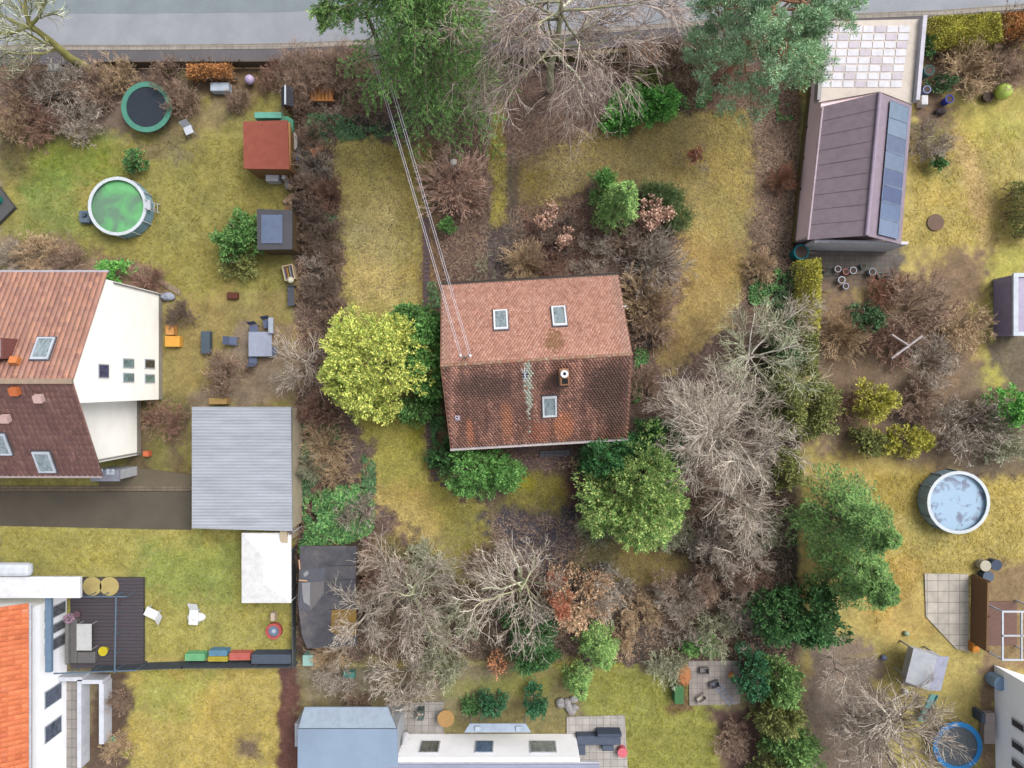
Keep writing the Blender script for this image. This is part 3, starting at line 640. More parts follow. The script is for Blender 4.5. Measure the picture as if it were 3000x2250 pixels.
def ivy(poly, n, h, tint, label, ls=.13, cat='ivy', name='ivy', k=.70, density=1.0, group=None, seed=3, thresh=.0):
    """leafy creeper over a low uneven mound"""
    rg = np.random.default_rng(seed); q = pts_in(poly, n, rg); x, y = w_of(q, h * .5)
    if thresh:
        s = fbm(x, y, 1.1, seed + 60) + .25 * (vnoise(x, y, .4, seed) - .5); kx = s > thresh; x, y, q = x[kx], y[kx], q[kx]; n = len(x)
    ed = np.clip(sdist(q[:, 0], q[:, 1], poly) / 30, 0, 1); z = h * (.25 + .75 * ed) * (.35 + .9 * fbm(x, y, 1.0, seed + 9)) * rg.uniform(.75, 1, n)
    d = rg.normal(size=(n, 3)); d[:, 2] = abs(d[:, 2]) * .35
    c = np.array([x.mean(), y.mean(), 0]); V, Fq = leaves(rg, np.stack([x, y, z], -1) - c, d, ls, ls * .85, .75); V[:, 2] = np.maximum(V[:, 2], .02)
    # stems under the leaves, so that the mat is rooted
    ns = max(30, n // 60); i = rg.choice(n, ns); p0 = np.stack([x[i], y[i], np.zeros(ns)], -1) - c
    gs = grow(rg, p0, rg.normal(size=(ns, 3)) * [1, 1, .2] + [0, 0, .7], np.full(ns, h * .9 + .2), np.full(ns, .012), [dict(nseg=3, curv=.3, nch=2, lf=.6), dict(nseg=3, curv=.3)])
    V2, F2 = tubes(gs, .008); t = thing(name, label, cat, tuple(c), group)
    put_mesh('stems', np_mesh('stems', V2, F2, twm('brown')), t)
    put_mesh('foliage', np_mesh('foliage', V, Fq, grm(tint, k)), t); return t
def twig_hedge(poly, h, n, tint, label, seed=4, name='bare_hedge', cat='hedge', tw=.5, group=None, leaf=None, nleaf=0, lls=.09):
    """leafless hedge: upright stems with a mesh of twigs, filling a bed"""
    rg = np.random.default_rng(seed); q = pts_in(poly, n, rg); x, y = w_of(q, h * .6); c = np.array([x.mean(), y.mean(), 0])
    p0 = np.stack([x, y, np.zeros(n)], -1) - c; D = rg.normal(size=(n, 3)) * [.4, .4, 0] + [0, 0, 1]
    g = grow(rg, p0, D, np.full(n, h * .85) * rg.uniform(.7, 1.1, n), np.full(n, .014), [dict(nseg=4, curv=.18, nch=7, t0=.3, spread=1.1, lf=.42, rf=.7), dict(nseg=3, curv=.3, nch=4, spread=1.0, lf=.6, rf=.8), dict(nseg=2, curv=.3)])
    V, Fq = tubes(g, .006); t = thing(name, label, cat, tuple(c), group)
    put_mesh('branches', np_mesh('branches', V, Fq, twm(tint)), t)
    if leaf:
        e = g[2][0][:, -1]; e = e[rg.choice(len(e), nleaf)] + rg.normal(size=(nleaf, 3)) * .04
        V, Fq = leaves(rg, e, rg.normal(size=(nleaf, 3)), lls, lls * .6); put_mesh('leaves', np_mesh('leaves', V, Fq, grm(leaf)), t)
    return t
def leafy_twigs(px, py, rpx, h, kind, tint, leaf, nleaf, ls, label, cat='shrub', name='leafy_shrub', group=None, part=1.0, off_=(0, 0)):
    """bare shrub still carrying its dry leaves: twigs + leaves as parts"""
    z = h * .6; s = (HC - z) / F; x, y, r = PX(px, z), PY(py, z), rpx * s
    t = thing(name, label, cat, (x, y, 0), group); me = shrub_lib(kind); o = inst(me, 'branches', 0, 0, -.02, r, r, h, 1.1, twm(tint), t)
    rg = np.random.default_rng(int(px + py)); V = np.empty(len(me.vertices) * 3, np.float32); me.vertices.foreach_get('co', V); V = V.reshape(-1, 3)
    V = V[V[:, 2] > .35]; V = V[rg.choice(len(V), nleaf)]; c, q = math.cos(1.1), math.sin(1.1); V = np.stack([V[:, 0] * c - V[:, 1] * q, V[:, 0] * q + V[:, 1] * c, V[:, 2]], -1)
    V = V[np.hypot(V[:, 0] - off_[0], V[:, 1] - off_[1]) < part]; V = V * [r, r, h] + rg.normal(size=V.shape) * .05
    L, Fq = leaves(rg, V, rg.normal(size=V.shape), ls, ls * .6); L[:, 2] = np.maximum(L[:, 2], .03)
    put_mesh('leaves', np_mesh('leaves', L, Fq, grm(leaf)), t); return t

def leaf_hedge(poly, h, n, tint, label, ls=.14, name='leafy_hedge', k=.7, seed=7, group=None):
    """clipped evergreen hedge: leaves through the outer layer of a box-like body over a photo polygon"""
    rg = np.random.default_rng(seed); q = pts_in(poly, n, rg); x, y = w_of(q, h * .7); d = sdist(q[:, 0], q[:, 1], poly) / 45
    top = rg.uniform(0, 1, n) < .75; z = h * np.minimum(1, .55 + np.sqrt(np.clip(d, 0, 1)) * .55) * (.86 + .22 * fbm(x, y, .8, seed)); z = np.where(top | (d > .45), z - rg.exponential(.08, n), z * rg.uniform(.05, 1, n)); z = np.maximum(z, .05)
    dd = rg.normal(size=(n, 3)); dd[:, 2] = abs(dd[:, 2]) + .5; c = np.array([x.mean(), y.mean(), 0]); V, Fq = leaves(rg, np.stack([x, y, z], -1) - c, dd, ls, ls * .55); V[:, 2] = np.maximum(V[:, 2], .02)
    ns = 60; i = rg.choice(n, ns); g = grow(rg, np.stack([x[i], y[i], 0 * x[i]], -1) - c, rg.normal(size=(ns, 3)) * [.3, .3, 0] + [0, 0, 1], np.full(ns, h * .8), np.full(ns, .03), [dict(nseg=3, curv=.1, nch=4, lf=.4), dict(nseg=2, curv=.2)])
    V2, F2 = tubes(g, .01); t = thing(name, label, 'hedge', tuple(c), group)
    put_mesh('stems', np_mesh('stems', V2, F2, twm('dark')), t); put_mesh('foliage', np_mesh('foliage', V, Fq, grm(tint, k)), t); return t
# ================================================================ tiled roofs
def tile_field(W_, L_, pu, pv, rg, over=1.5, beaver=True):
    """tiles of one roof slope in (u along the eave, v up the slope, n outwards), as vertices, faces"""
    nu = int(round(W_ / pu)); nv = int(math.ceil(L_ / pv)); pu = W_ / nu; pv = L_ / nv; w = pu * .965; l = pv * over
    o = [(-.5, l), (.5, l), (.5, pv * .38), (.40, pv * .14), (.2, .012), (0, 0), (-.2, .012), (-.40, pv * .14), (-.5, pv * .38)] if beaver else [(-.5, l), (.5, l), (.5, .0), (.25, 0.0), (0, 0.0), (-.25, 0.0), (-.5, .0)]
    k = len(o); top = np.array([(a * w, b, .013 * (1 - b / l)) for a, b in o]); bot = np.array([(a * w, b, .013 * (1 - b / l) - .011) for a, b in o])
    if not beaver: top[:, 2] += np.array([.0, .0, .0, .02, .0, -.015, 0])[:k]
    u, v = np.meshgrid(np.arange(nu), np.arange(nv)); sh = (v % 2) * .5 if beaver else v * 0.0; U = (u + .5 + sh) * pu - W_ / 2; keep = U < W_ / 2 - .02
    U, Vv = U[keep], v[keep] * pv; n = len(U); j = rg.normal(size=(n, 3)) * [.004, .006, .003]
    pos = np.stack([U, Vv, np.zeros(n)], -1) + j; V = np.concatenate([top, bot])[None] + pos[:, None]; V[:, :, 1] = np.minimum(V[:, :, 1], L_)
    V[:, :, 0] = np.clip(V[:, :, 0], -W_ / 2, W_ / 2)
    f4 = [(i, i + k, (i + 1) % k + k, (i + 1) % k) for i in range(1, k)]
    tf = [(0, i, i + 1) for i in range(1, k - 1)]
    # triangles as degenerate-free tris; skirt quads split in two tris
    tr = np.array([(0, i + 1, i) for i in range(1, k - 1)] + [t for q in f4 for t in ((q[0], q[2], q[1]), (q[0], q[3], q[2]))])
    tr = tr[:, ::-1]
    b = (np.arange(n) * 2 * k)[:, None, None]; return V.reshape(-1, 3), (b + tr[None]).reshape(-1, 3), np.repeat(pos[:, None, :2], 2 * k, 1).reshape(-1, 2)
def roof_mat(name, cols, stain=None, dark=(70, 52, 48), dirt=0.3, mode='north', k=None):
    k = (k or 1.0) * (0.84 if mode == 'south' else 1.5)
    n = NT(name, 0.88, 0.15); cs = [np.array(alb(c, k)) for c in cols]
    r = n.ramp(n.island(), [(i / (len(cs) - 1) * .9 + .05, c) for i, c in enumerate(cs)])
    uv = n.attr('roof_uv'); s = n.sep(uv); big = n.noise(n.mapping(uv, (.55, .28, 1)), 1.6, 4, .62, .5); fine = n.noise(n.mapping(uv, (4.5, 3, 1)), 2.0, 3, .65)
    if mode == 'south':                       # mossy, sooty weathering in streaks that run down the slope
        st = n.noise(n.mapping(uv, (1.15, .16, 1)), 1.7, 5, .6, .3); f = n.math('ADD', n.math('MULTIPLY', st, .62), n.math('MULTIPLY', fine, .38))
        c = n.mix(n.ramp(f, [(.38, 0), (.56, 1)]), r, n.mix(.35, np.array(alb(dark)), r))
        # two broad sooty areas either side of the chimney and below the ridge
        u, v = s[0], s[1]
        def blob(u0, v0, a, b, amp=1.0):
            d = n.math('ADD', n.math('POWER', n.math('DIVIDE', n.math('SUBTRACT', u, u0), a), 2.0), n.math('POWER', n.math('DIVIDE', n.math('SUBTRACT', v, v0), b), 2.0))
            return n.math('MULTIPLY', n.math('SUBTRACT', 1.0, n.math('ADD', d, n.math('MULTIPLY', n.math('SUBTRACT', fine, .5), 1.6)), ), amp)
        for (u0, v0, a, b, cc, am) in [(4.1, 3.7, 1.7, 2.2, (68, 58, 56), 1.0), (4.6, 1.7, .9, 1.6, (84, 72, 68), .8), (-2.9, 4.2, 2.4, 1.2, (74, 62, 58), .95), (-3.8, 2.3, 1.2, 1.6, (86, 66, 62), .7), (.9, 4.1, .8, 1.1, (66, 54, 50), .9), (-1.4, 2.6, 1.2, 1.2, (100, 76, 70), .7),
                                       (-1.9, 1.6, .45, 1.9, (176, 118, 88), .8), (1.5, 1.1, .8, 1.3, (192, 124, 92), .9), (-4.15, 1.0, .25, 1.3, (186, 116, 84), .8), (0.0, 0.7, .9, 1.0, (160, 96, 74), .6)]:
            c = n.mix(n.math('MULTIPLY', n.ramp(blob(u0, v0, a, b), [(.05, 0), (.75, 1)]), am), c, n.mix(.15, np.array(alb(cc, 1.2)), r))
        # pale lichen run below the antenna foot
        d = n.math('ABSOLUTE', n.math('SUBTRACT', n.math('ADD', u, n.math('MULTIPLY', n.math('SUBTRACT', n.noise(n.mapping(uv, (0, 1.4, 1)), 1.5, 3), .5), .3)), -.53))
        wd = n.math('MULTIPLY', n.ramp(n.math('DIVIDE', v, 6.0), [(.27, 0), (.42, .5), (.66, .45), (.8, .75), (.93, .6), (.965, 0)]), .40)
        spk = n.ramp(n.math('ADD', n.math('SUBTRACT', wd, d), n.math('MULTIPLY', n.math('SUBTRACT', n.noise(uv, 5.5, 6, .85), .5), 1.1)), [(.02, 0), (.07, 1)])
        c = n.mix(spk, c, np.array(alb((216, 218, 198), 1.8)))
        # lichen along the ridge and at its right end
        e = n.ramp(n.math('ADD', n.math('MULTIPLY', v, 1 / 6.0), n.math('MULTIPLY', n.math('SUBTRACT', n.noise(n.mapping(uv, (6, 1.6, 1)), 1.5, 3, .7), .5), .22)), [(.965, 0), (1.0, .85)])
        c = n.mix(e, c, np.array(alb((176, 172, 148))))
        ee = n.ramp(n.math('ADD', n.math('MULTIPLY', u, 1 / 5.5), n.math('MULTIPLY', n.math('SUBTRACT', n.noise(n.mapping(uv, (2, 3, 1)), 2, 3, .7), .5), .14)), [(.93, 0), (1.0, .7)])
        c = n.mix(ee, c, np.array(alb((164, 142, 132))))
    else:
        c = n.mix(n.ramp(big, [(.52, 0), (.72, .55)]), r, n.mix(.4, np.array(alb(dark)), r))
        c = n.mix(n.ramp(fine, [(.62, 0), (.75, .55)]), c, np.array(alb((214, 188, 178))))
        if stain:
            u, v = s[0], s[1]
            d = n.math('ADD', n.math('POWER', n.math('DIVIDE', n.math('SUBTRACT', u, stain[0]), .75), 2.0), n.math('POWER', n.math('DIVIDE', n.math('SUBTRACT', v, stain[1]), 1.2), 2.0))
            c = n.mix(n.ramp(n.math('SUBTRACT', n.math('ADD', fine, .35), n.math('MULTIPLY', d, .5)), [(.56, 0), (.72, .6)]), c, np.array(alb((132, 100, 50))))
            ex = n.ramp(n.math('ADD', n.math('MULTIPLY', n.math('ABSOLUTE', u), 1 / 5.5), n.math('MULTIPLY', n.math('SUBTRACT', fine, .5), .2)), [(.84, 0), (.95, .6)]); c = n.mix(ex, c, np.array(alb((188, 156, 142))))
    n.color(n.mix(1.0, c, n.ramp(n.noise(uv, 9, 3, .6), [(.3, .84), (.7, 1.12)]), 'MULTIPLY')); return n.m
def slope(name, parent, e0, e1, r0, r1, mat, pu=.185, pv=.165, seed=1, beaver=True, under=None):
    """tile one slope: eave from e0 to e1 (seen from outside left to right), ridge r0 to r1, all world points"""
    e0, e1, r0, r1 = [np.array(p, float) for p in (e0, e1, r0, r1)]; U = e1 - e0; Wd = np.linalg.norm(U); U /= Wd; Vd = r0 - e0; Vd = Vd - U * Vd.dot(U); Ln = np.linalg.norm(Vd); Vd /= Ln; N = np.cross(U, Vd)
    V, Fq, uv = tile_field(Wd, Ln, pu, pv, np.random.default_rng(seed), beaver=beaver); c = (e0 + e1) / 2; o0 = np.array(ORI[parent.name])
    Wv = c + V[:, :1] * U + V[:, 1:2] * Vd + V[:, 2:3] * N - o0
    # deck board under the tiles
    t = .05; q = [e0 - N * .03, e1 - N * .03, r1 - N * .03, r0 - N * .03]; dv = np.array([p - o0 for p in q] + [p - N * t - o0 for p in q]); b = len(Wv)
    df = np.array([(0, 1, 2), (0, 2, 3), (6, 5, 4), (7, 6, 4), (0, 4, 5), (0, 5, 1), (1, 5, 6), (1, 6, 2), (2, 6, 7), (2, 7, 3), (3, 7, 4), (3, 4, 0)]) + b
    uv = np.concatenate([uv, np.zeros((8, 2))]); uv3 = np.concatenate([uv, np.zeros((len(uv), 1))], 1)
    me = np_mesh(name, np.concatenate([Wv, dv]), np.concatenate([Fq, df]), mat, None, {'roof_uv': ('FLOAT_VECTOR', uv3)})
    o = put_mesh(name, me, parent); return o, (c, U, Vd, N, Wd, Ln)
def on_slope(fr, px, py):                     # local (u, v) where the sight line through a photo point meets the slope
    c, U, Vd, N, _, _ = fr; cam_ = np.array([0, 0, HC]); d = np.array([(px - 1500) / F, (1125 - py) / F, -1.0]); t = (c - cam_).dot(N) / d.dot(N); q = cam_ + d * t - c
    return q.dot(U), q.dot(Vd)
def local_box(mb, fr, u0, u1, v0, v1, n0, n1):
    c, U, Vd, N, _, _ = fr; pts = [c + U * a + Vd * b + N * h for h in (n0, n1) for a, b in ((u0, v0), (u1, v0), (u1, v1), (u0, v1))]
    return mb.add([tuple(p) for p in pts], [(3, 2, 1, 0), (4, 5, 6, 7), (0, 1, 5, 4), (1, 2, 6, 5), (2, 3, 7, 6), (3, 0, 4, 7)])
WHITE = M((244, 246, 252)); LEAD = M((92, 92, 100)); DARKM = M((66, 58, 54), rough=.5)
def skylight(parent, fr, px, py, w, l, frame=None):
    u, v = on_slope(fr, px, py); a, b, g = w / 2, l / 2, .10
    m = MB(); local_box(m, fr, u - a - .06, u + a + .06, v - b - .08, v + b + .06, .0, .055); s = m.build('skylight', LEAD, parent)
    m = MB()
    for q in ((u - a, u - a + g, v - b, v + b), (u + a - g, u + a, v - b, v + b), (u - a + g, u + a - g, v - b, v - b + g), (u - a + g, u + a - g, v + b - g * 1.3, v + b)): local_box(m, fr, *q, .057, .15)
    m.build('frame', frame or WHITE, s, bevel=.008)
    m = MB(); local_box(m, fr, u - a + g - .01, u + a - g + .01, v - b + g - .01, v + b - g * 1.3 + .01, .06, .10); m.build('pane', Mglass(), s); return s

# ================================================================ the old tiled house
def old_house():
    ze, zr = 3.3, 6.5; rot = R(3.3); cx, cy = PX(1566, ze), PY(1059.5, ze); hw, hd = 5.40, 5.0
    t = thing('tiled_house', 'old house with a weathered red-brown beaver-tail tile roof in the middle of the garden', 'house', (cx, cy, 0)); c, s = math.cos(rot), math.sin(rot)
    def w(x, y, z): return (cx + x * c - y * s, cy + x * s + y * c, z)
    fr = (cx, cy, rot); wall = M((206, 198, 182))
    m = MB(fr); zg = ze + (zr - ze) * (hd - (hd - .6)) / hd
    a, b = hw - .35, hd - .55
    k = (zr - ze) / hd; v = [(-a, -b, 0), (a, -b, 0), (a, b, 0), (-a, b, 0), (-a, -b, ze + k * .55 - .15), (a, -b, ze + k * .55 - .15), (a, b, ze + k * .55 - .15), (-a, b, ze + k * .55 - .15), (-a, 0, zr - .15), (a, 0, zr - .15)]
    m.add(v, [(0, 1, 5, 4), (2, 3, 7, 6), (1, 2, 6, 9, 5), (3, 0, 4, 8, 7), (3, 2, 1, 0), (4, 5, 9, 8), (6, 7, 8, 9)]); m.build('wall', wall, t)
    mn = roof_mat('roof_tiles_salmon', [(178, 130, 114), (188, 142, 124), (198, 152, 136), (174, 124, 108)], stain=(-1.1, 4.6), dark=(128, 92, 80))  # cleaner street slope: pale salmon is the tiles' own colour
    ms = roof_mat('roof_tiles_weathered', [(158, 118, 104), (176, 128, 110), (146, 110, 98), (164, 120, 106)], dark=(84, 66, 62), mode='south')
    N_, fn = slope('roof_slope', t, w(hw, hd, ze), w(-hw, hd, ze), w(hw, 0, zr), w(-hw, 0, zr), mn, seed=1)
    S_, fs = slope('roof_slope', t, w(-hw, -hd, ze), w(hw, -hd, ze), w(-hw, 0, zr), w(hw, 0, zr), ms, seed=2)
    N_['label'] = 'pale salmon roof slope facing the street'; S_['label'] = 'dark stained roof slope with a white lichen streak'
    nr = NT('ridge_tiles', .9, .1); o = nr.obj(); f = nr.noise(o, 9, 4, .7); nr.color(nr.ramp(f, [(.42, np.array(alb((170, 112, 92)))), (.54, np.array(alb((150, 126, 106)))), (.66, np.array(alb((206, 200, 176))))]))
    m = MB(fr)                                 # ridge tiles, each slightly overlapping the next
    n = 28
    for i in range(n):
        x0 = -hw - .03 + i * (2 * hw + .06) / n; x1 = x0 + (2 * hw + .06) / n + .03; r0, r1 = .11, .10
        A = [math.radians(q) for q in (-10, 25, 60, 90, 120, 155, 190)]
        v = [(x0, r0 * math.cos(q), zr - .04 + r0 * .62 * math.sin(q)) for q in A] + [(x1, r1 * math.cos(q), zr - .045 + r1 * .6 * math.sin(q)) for q in A]
        m.add(v, [(j, 7 + j, 8 + j, j + 1) for j in range(6)] + [(0, 1, 2, 3, 4, 5, 6)])
    m.build('ridge_cap', nr.m, t)
    for sy in (1, -1):
        m = MB(fr); y = sy * (hd + .075); r = .075
        A = [math.pi + math.pi * i / 6 for i in range(7)]
        v = [(x, y + r * math.cos(q), ze + .0 + r * math.sin(q)) for x in (-hw - .05, hw + .05) for q in A] + [(x, y + .055 * math.cos(q), ze + .0 + .055 * math.sin(q)) for x in (-hw - .05, hw + .05) for q in A]
        m.add(v, [(j, j + 1, 8 + j, 7 + j) for j in range(6)] + [(14 + j, 21 + j, 22 + j, 15 + j) for j in range(6)] + [(0, 7, 21, 14), (6, 20, 27, 13)] + [(j, 14 + j, 15 + j, j + 1) for j in range(6)] + [(7 + j, 8 + j, 22 + j, 21 + j) for j in range(6)])
        m.build('gutter', M((84, 74, 66) if sy > 0 else (206, 196, 196), rough=.5), t)
    for sx in (1, -1):
        for sy in (1, -1):
            m = MB(fr); x = sx * (hw + .012); dz = .16
            m.add([(x - .022, sy * hd, ze - dz), (x + .022, sy * hd, ze - dz), (x + .022, sy * hd, ze + .01), (x - .022, sy * hd, ze + .01), (x - .022, 0, zr - dz), (x + .022, 0, zr - dz), (x + .022, 0, zr + .01), (x - .022, 0, zr + .01)],
                  [(0, 1, 2, 3), (7, 6, 5, 4), (0, 4, 5, 1), (1, 5, 6, 2), (2, 6, 7, 3), (3, 7, 4, 0)]); m.build('verge_board', M((150, 110, 92), 'wood'), t)
    skylight(t, fn, 1467, 939, .84, 1.44); skylight(t, fn, 1638, 928, .84, 1.44); skylight(t, fs, 1610, 1189, .84, 1.46)
    # chimney
    px, py = 1652, 1112; u, v = on_slope(fs, px, py); cc = fs[0] + fs[1] * u + fs[2] * v; zc = 7.15; x0, y0 = PX(1654, zc), PY(1105, zc)
    mb = MB((x0, y0, rot)); mb.box(-.26, .26, -.47, .47, 5.0, zc); ch = mb.build('chimney', M((178, 134, 98), 'slabs', sc=6), t)
    mb = MB((x0, y0, rot)); mb.box(-.32, .32, -.53, -.473, 5.2, 5.55); mb.box(-.33, -.263, -.53, .53, 5.2, 5.9); mb.box(.263, .33, -.53, .53, 5.2, 5.9); mb.build('flashing', LEAD, ch)
    mb = MB((x0, y0, rot)); mb.ring(0, .18, zc, zc + .16, .09, .22, 12); mb.build('flue_cap', WHITE, ch); mb = MB((x0, y0, rot)); mb.cyl(0, .18, zc + .001, zc + .05, .088, n=12); mb.build('flue_opening', M((10, 10, 12)), ch)
    mb = MB((x0, y0, rot)); mb.box(-.17, .17, -.38, -.08, zc, zc + .012); mb.build('flue_opening', M((10, 10, 12)), ch)
    mb = MB((x0, y0, rot))
    for q in ((-.25, -.17, -.45, -.04), (.17, .25, -.45, -.04), (-.17, .17, -.45, -.38), (-.17, .17, -.08, -.04)): mb.box(*q, zc, zc + .05)
    mb.build('flue_rim', M((150, 104, 74)), ch)
    # soil pipe vent lower left
    u, v = on_slope(fs, 1340, 1222); q = fs[0] + fs[1] * u + fs[2] * v
    mb = MB(); local_box(mb, fs, u - .15, u + .15, v - .2, v + .12, .02, .06); vb = mb.build('vent_pipe', M((206, 196, 214)), t)
    mb = MB(); mb.ring(q[0], q[1], q[2], q[2] + .32, .06, .10, 14); mb.build('pipe', M((214, 204, 224)), vb); mb = MB(); mb.cyl(q[0], q[1], q[2], q[2] + .24, .058, n=12); mb.build('opening', M((16, 12, 18)), vb)
    # power line bracket near the ridge, on the street slope
    u, v = on_slope(fn, 1366, 1046); q = fn[0] + fn[1] * u + fn[2] * v
    mb = MB(); mb.cyl(q[0], q[1], q[2] - .2, q[2] + .75, .05, .045, 10); mb.tube((q[0] - .28, q[1], q[2] + .62), (q[0] + .28, q[1] + .02, q[2] + .62), .03, 6); mb.tube((q[0] - .3, q[1] - .25, q[2] + .1), (q[0], q[1], q[2] + .6), .018, 5); br = mb.build('cable_bracket', M((150, 144, 130), rough=.5), t)
    hooks = []
    for dx, dy in ((-.27, .05), (.27, .04)):
        mb = MB(); mb.cyl(q[0] + dx, q[1] + dy, q[2] + .56, q[2] + .76, .075, .06, 10); mb.dome(q[0] + dx, q[1] + dy, q[2] + .78, .085, .085, .07, 10, 6); mb.build('insulator', M((246, 246, 250), rough=.3), br, True); hooks.append((q[0] + dx, q[1] + dy, q[2] + .68))
    # fallen antenna with a dark box below the ridge
    u, v = on_slope(fs, 1537, 1092); c0, U, Vd, N = fs[:4]; pt = lambda a, b, h: tuple(c0 + U * a + Vd * b + N * h)
    mb = MB(); mb.tube(pt(u - .2, v + .35, .1), pt(u + .12, v - .3, .3), .018, 5); mb.tube(pt(u + .2, v + .38, .1), pt(u - .1, v - .32, .3), .018, 5); mb.tube(pt(u, v + .4, .05), pt(u, v - .1, .45), .02, 5)
    for i in range(4): mb.tube(pt(u - .16, v + .28 - .16 * i, .16 + .03 * i), pt(u + .16, v + .24 - .16 * i, .18 + .03 * i), .012, 4)
    an = mb.build('antenna_foot', M((214, 216, 222), rough=.4), t); mb = MB(); local_box(mb, fs, u - .1, u + .16, v - .22, v + .02, .04, .16); mb.build('junction_box', M((50, 54, 84)), an)
    # small white vent pipe on the right verge
    zz = 4.6; mb = MB(); mb.tube((PX(1822, zz), PY(899, zz), zz), (PX(1834, zz), PY(898, zz), zz), .05, 8); mb.build('side_pipe', WHITE, t)
    # windows and the door, hidden from straight above but there on the walls
    gl = Mglass((110, 120, 126))
    def opening(x, y, wx, wy, z0, z1, kind='window'):
        m = MB(fr); m.box(x - wx / 2, x + wx / 2, y - wy / 2, y + wy / 2, z0, z1); f = m.build(kind, WHITE if kind == 'window' else M((110, 80, 60), 'wood'), t)
        if kind == 'window':
            m = MB(fr); ex = .012; m.box(x - wx / 2 + (.08 if wx > wy else -ex), x + wx / 2 - (.08 if wx > wy else -ex), y - wy / 2 + (.08 if wy > wx else -ex), y + wy / 2 - (.08 if wy > wx else -ex), z0 + .08, z1 - .08); m.build('pane', gl, f)
        else:
            m = MB(fr); m.box(x + .3, x + .36, y - wy / 2 - .05, y + wy / 2 + .05, .98, 1.02); m.build('handle', LEAD, f)
    for x in (-3.2, 0.2, 3.3): opening(x, b, 1.3, .1, .9, 2.3)
    for x in (-3.4, 3.2): opening(x, -b, 1.3, .1, .9, 2.3)
    opening(.8, -b, 1.0, .1, .05, 2.15, 'door')
    for y in (-2.4, 1.6): opening(-a, y, .1, 1.2, .9, 2.3); opening(a, y, .1, 1.2, .9, 2.3)
    opening(-a, 0, .1, 1.0, 3.8, 5.0); opening(a, 0, .1, 1.0, 3.8, 5.0)
    return hooks
hooks = old_house()
# wooden power pole in the spruce and the cables down to the bracket
pz = 8.2; bx, by = PX(1148), PY(228); t = thing('power_pole', 'grey wooden power pole leaning through the spruce branches at the street', 'pole', (bx, by, 0))
tx, ty = PX(1083, 7.4), PY(62, 7.4)
MB().tube((bx, by, -.3), (tx, ty, pz), .15, 10, .11).build('post', M((122, 108, 82), 'wood'), t)
MB().tube((tx - .5, ty - .1, pz - .35), (tx + .5, ty + .05, pz - .35), .05, 6).build('crossarm', M((96, 84, 66), 'wood'), t)
m = MB()
for dx in (-.42, .1, .42): m.cyl(tx + dx, ty, pz - .3, pz - .1, .05, .04, 8)
m.build('insulator', M((230, 230, 226), rough=.3), t)
def cable(p, q, sag, label, r=.012):
    m = MB(); n = 22; pts = []
    for i in range(n + 1):
        u = i / n; pts.append((p[0] + (q[0] - p[0]) * u, p[1] + (q[1] - p[1]) * u, p[2] + (q[2] - p[2]) * u - sag * 4 * u * (1 - u)))
    for a, b in zip(pts, pts[1:]): m.tube(a, b, r, 5)
    tag(m.build('power_cable', M((226, 224, 236), rough=.4)), label, 'cable', 'power cables from the pole to the roof')
L_, R_ = hooks[0], hooks[1]
L_, R_ = (L_, R_) if L_[0] < R_[0] else (R_, L_)
cable((tx - .42, ty, pz - .2), (L_[0] - .05, L_[1], L_[2]), .55, 'leftmost of the four pale cables between pole and roof'); cable((tx - .30, ty, pz - .2), (L_[0] + .05, L_[1], L_[2] + .03), .55, 'second pale cable from the left between pole and roof')
cable((tx + .10, ty, pz - .2), (R_[0] - .05, R_[1], R_[2] + .03), .5, 'third pale cable from the left between pole and roof'); cable((tx + .24, ty, pz - .2), (R_[0] + .05, R_[1], R_[2]), .5, 'rightmost of the four pale cables between pole and roof')

# ================================================================ generic neighbour pieces
def win(parent, p0, p1, z0, z1, nrm, frame=None, c=(120, 132, 142), name='window'):
    """window in a vertical wall between ground points p0 and p1, standing 3 cm proud along nrm"""
    nx_, ny_ = nrm; m = MB(); d = .05; q = [(p0[0], p0[1]), (p1[0], p1[1]), (p1[0] + nx_ * d, p1[1] + ny_ * d), (p0[0] + nx_ * d, p0[1] + ny_ * d)]
    m.prism(q, z0, z1); f = m.build(name, frame or M((210, 216, 224)), parent); u = np.array([p1[0] - p0[0], p1[1] - p0[1]]); L = np.linalg.norm(u); u /= L; g = .07
    a = (p0[0] + u[0] * g, p0[1] + u[1] * g); b = (p1[0] - u[0] * g, p1[1] - u[1] * g); e = .02
    q = [a, b, (b[0] + nx_ * (d + e), b[1] + ny_ * (d + e)), (a[0] + nx_ * (d + e), a[1] + ny_ * (d + e))]; MB().prism(q, z0 + g, z1 - g).build('pane', Mglass(c), f)
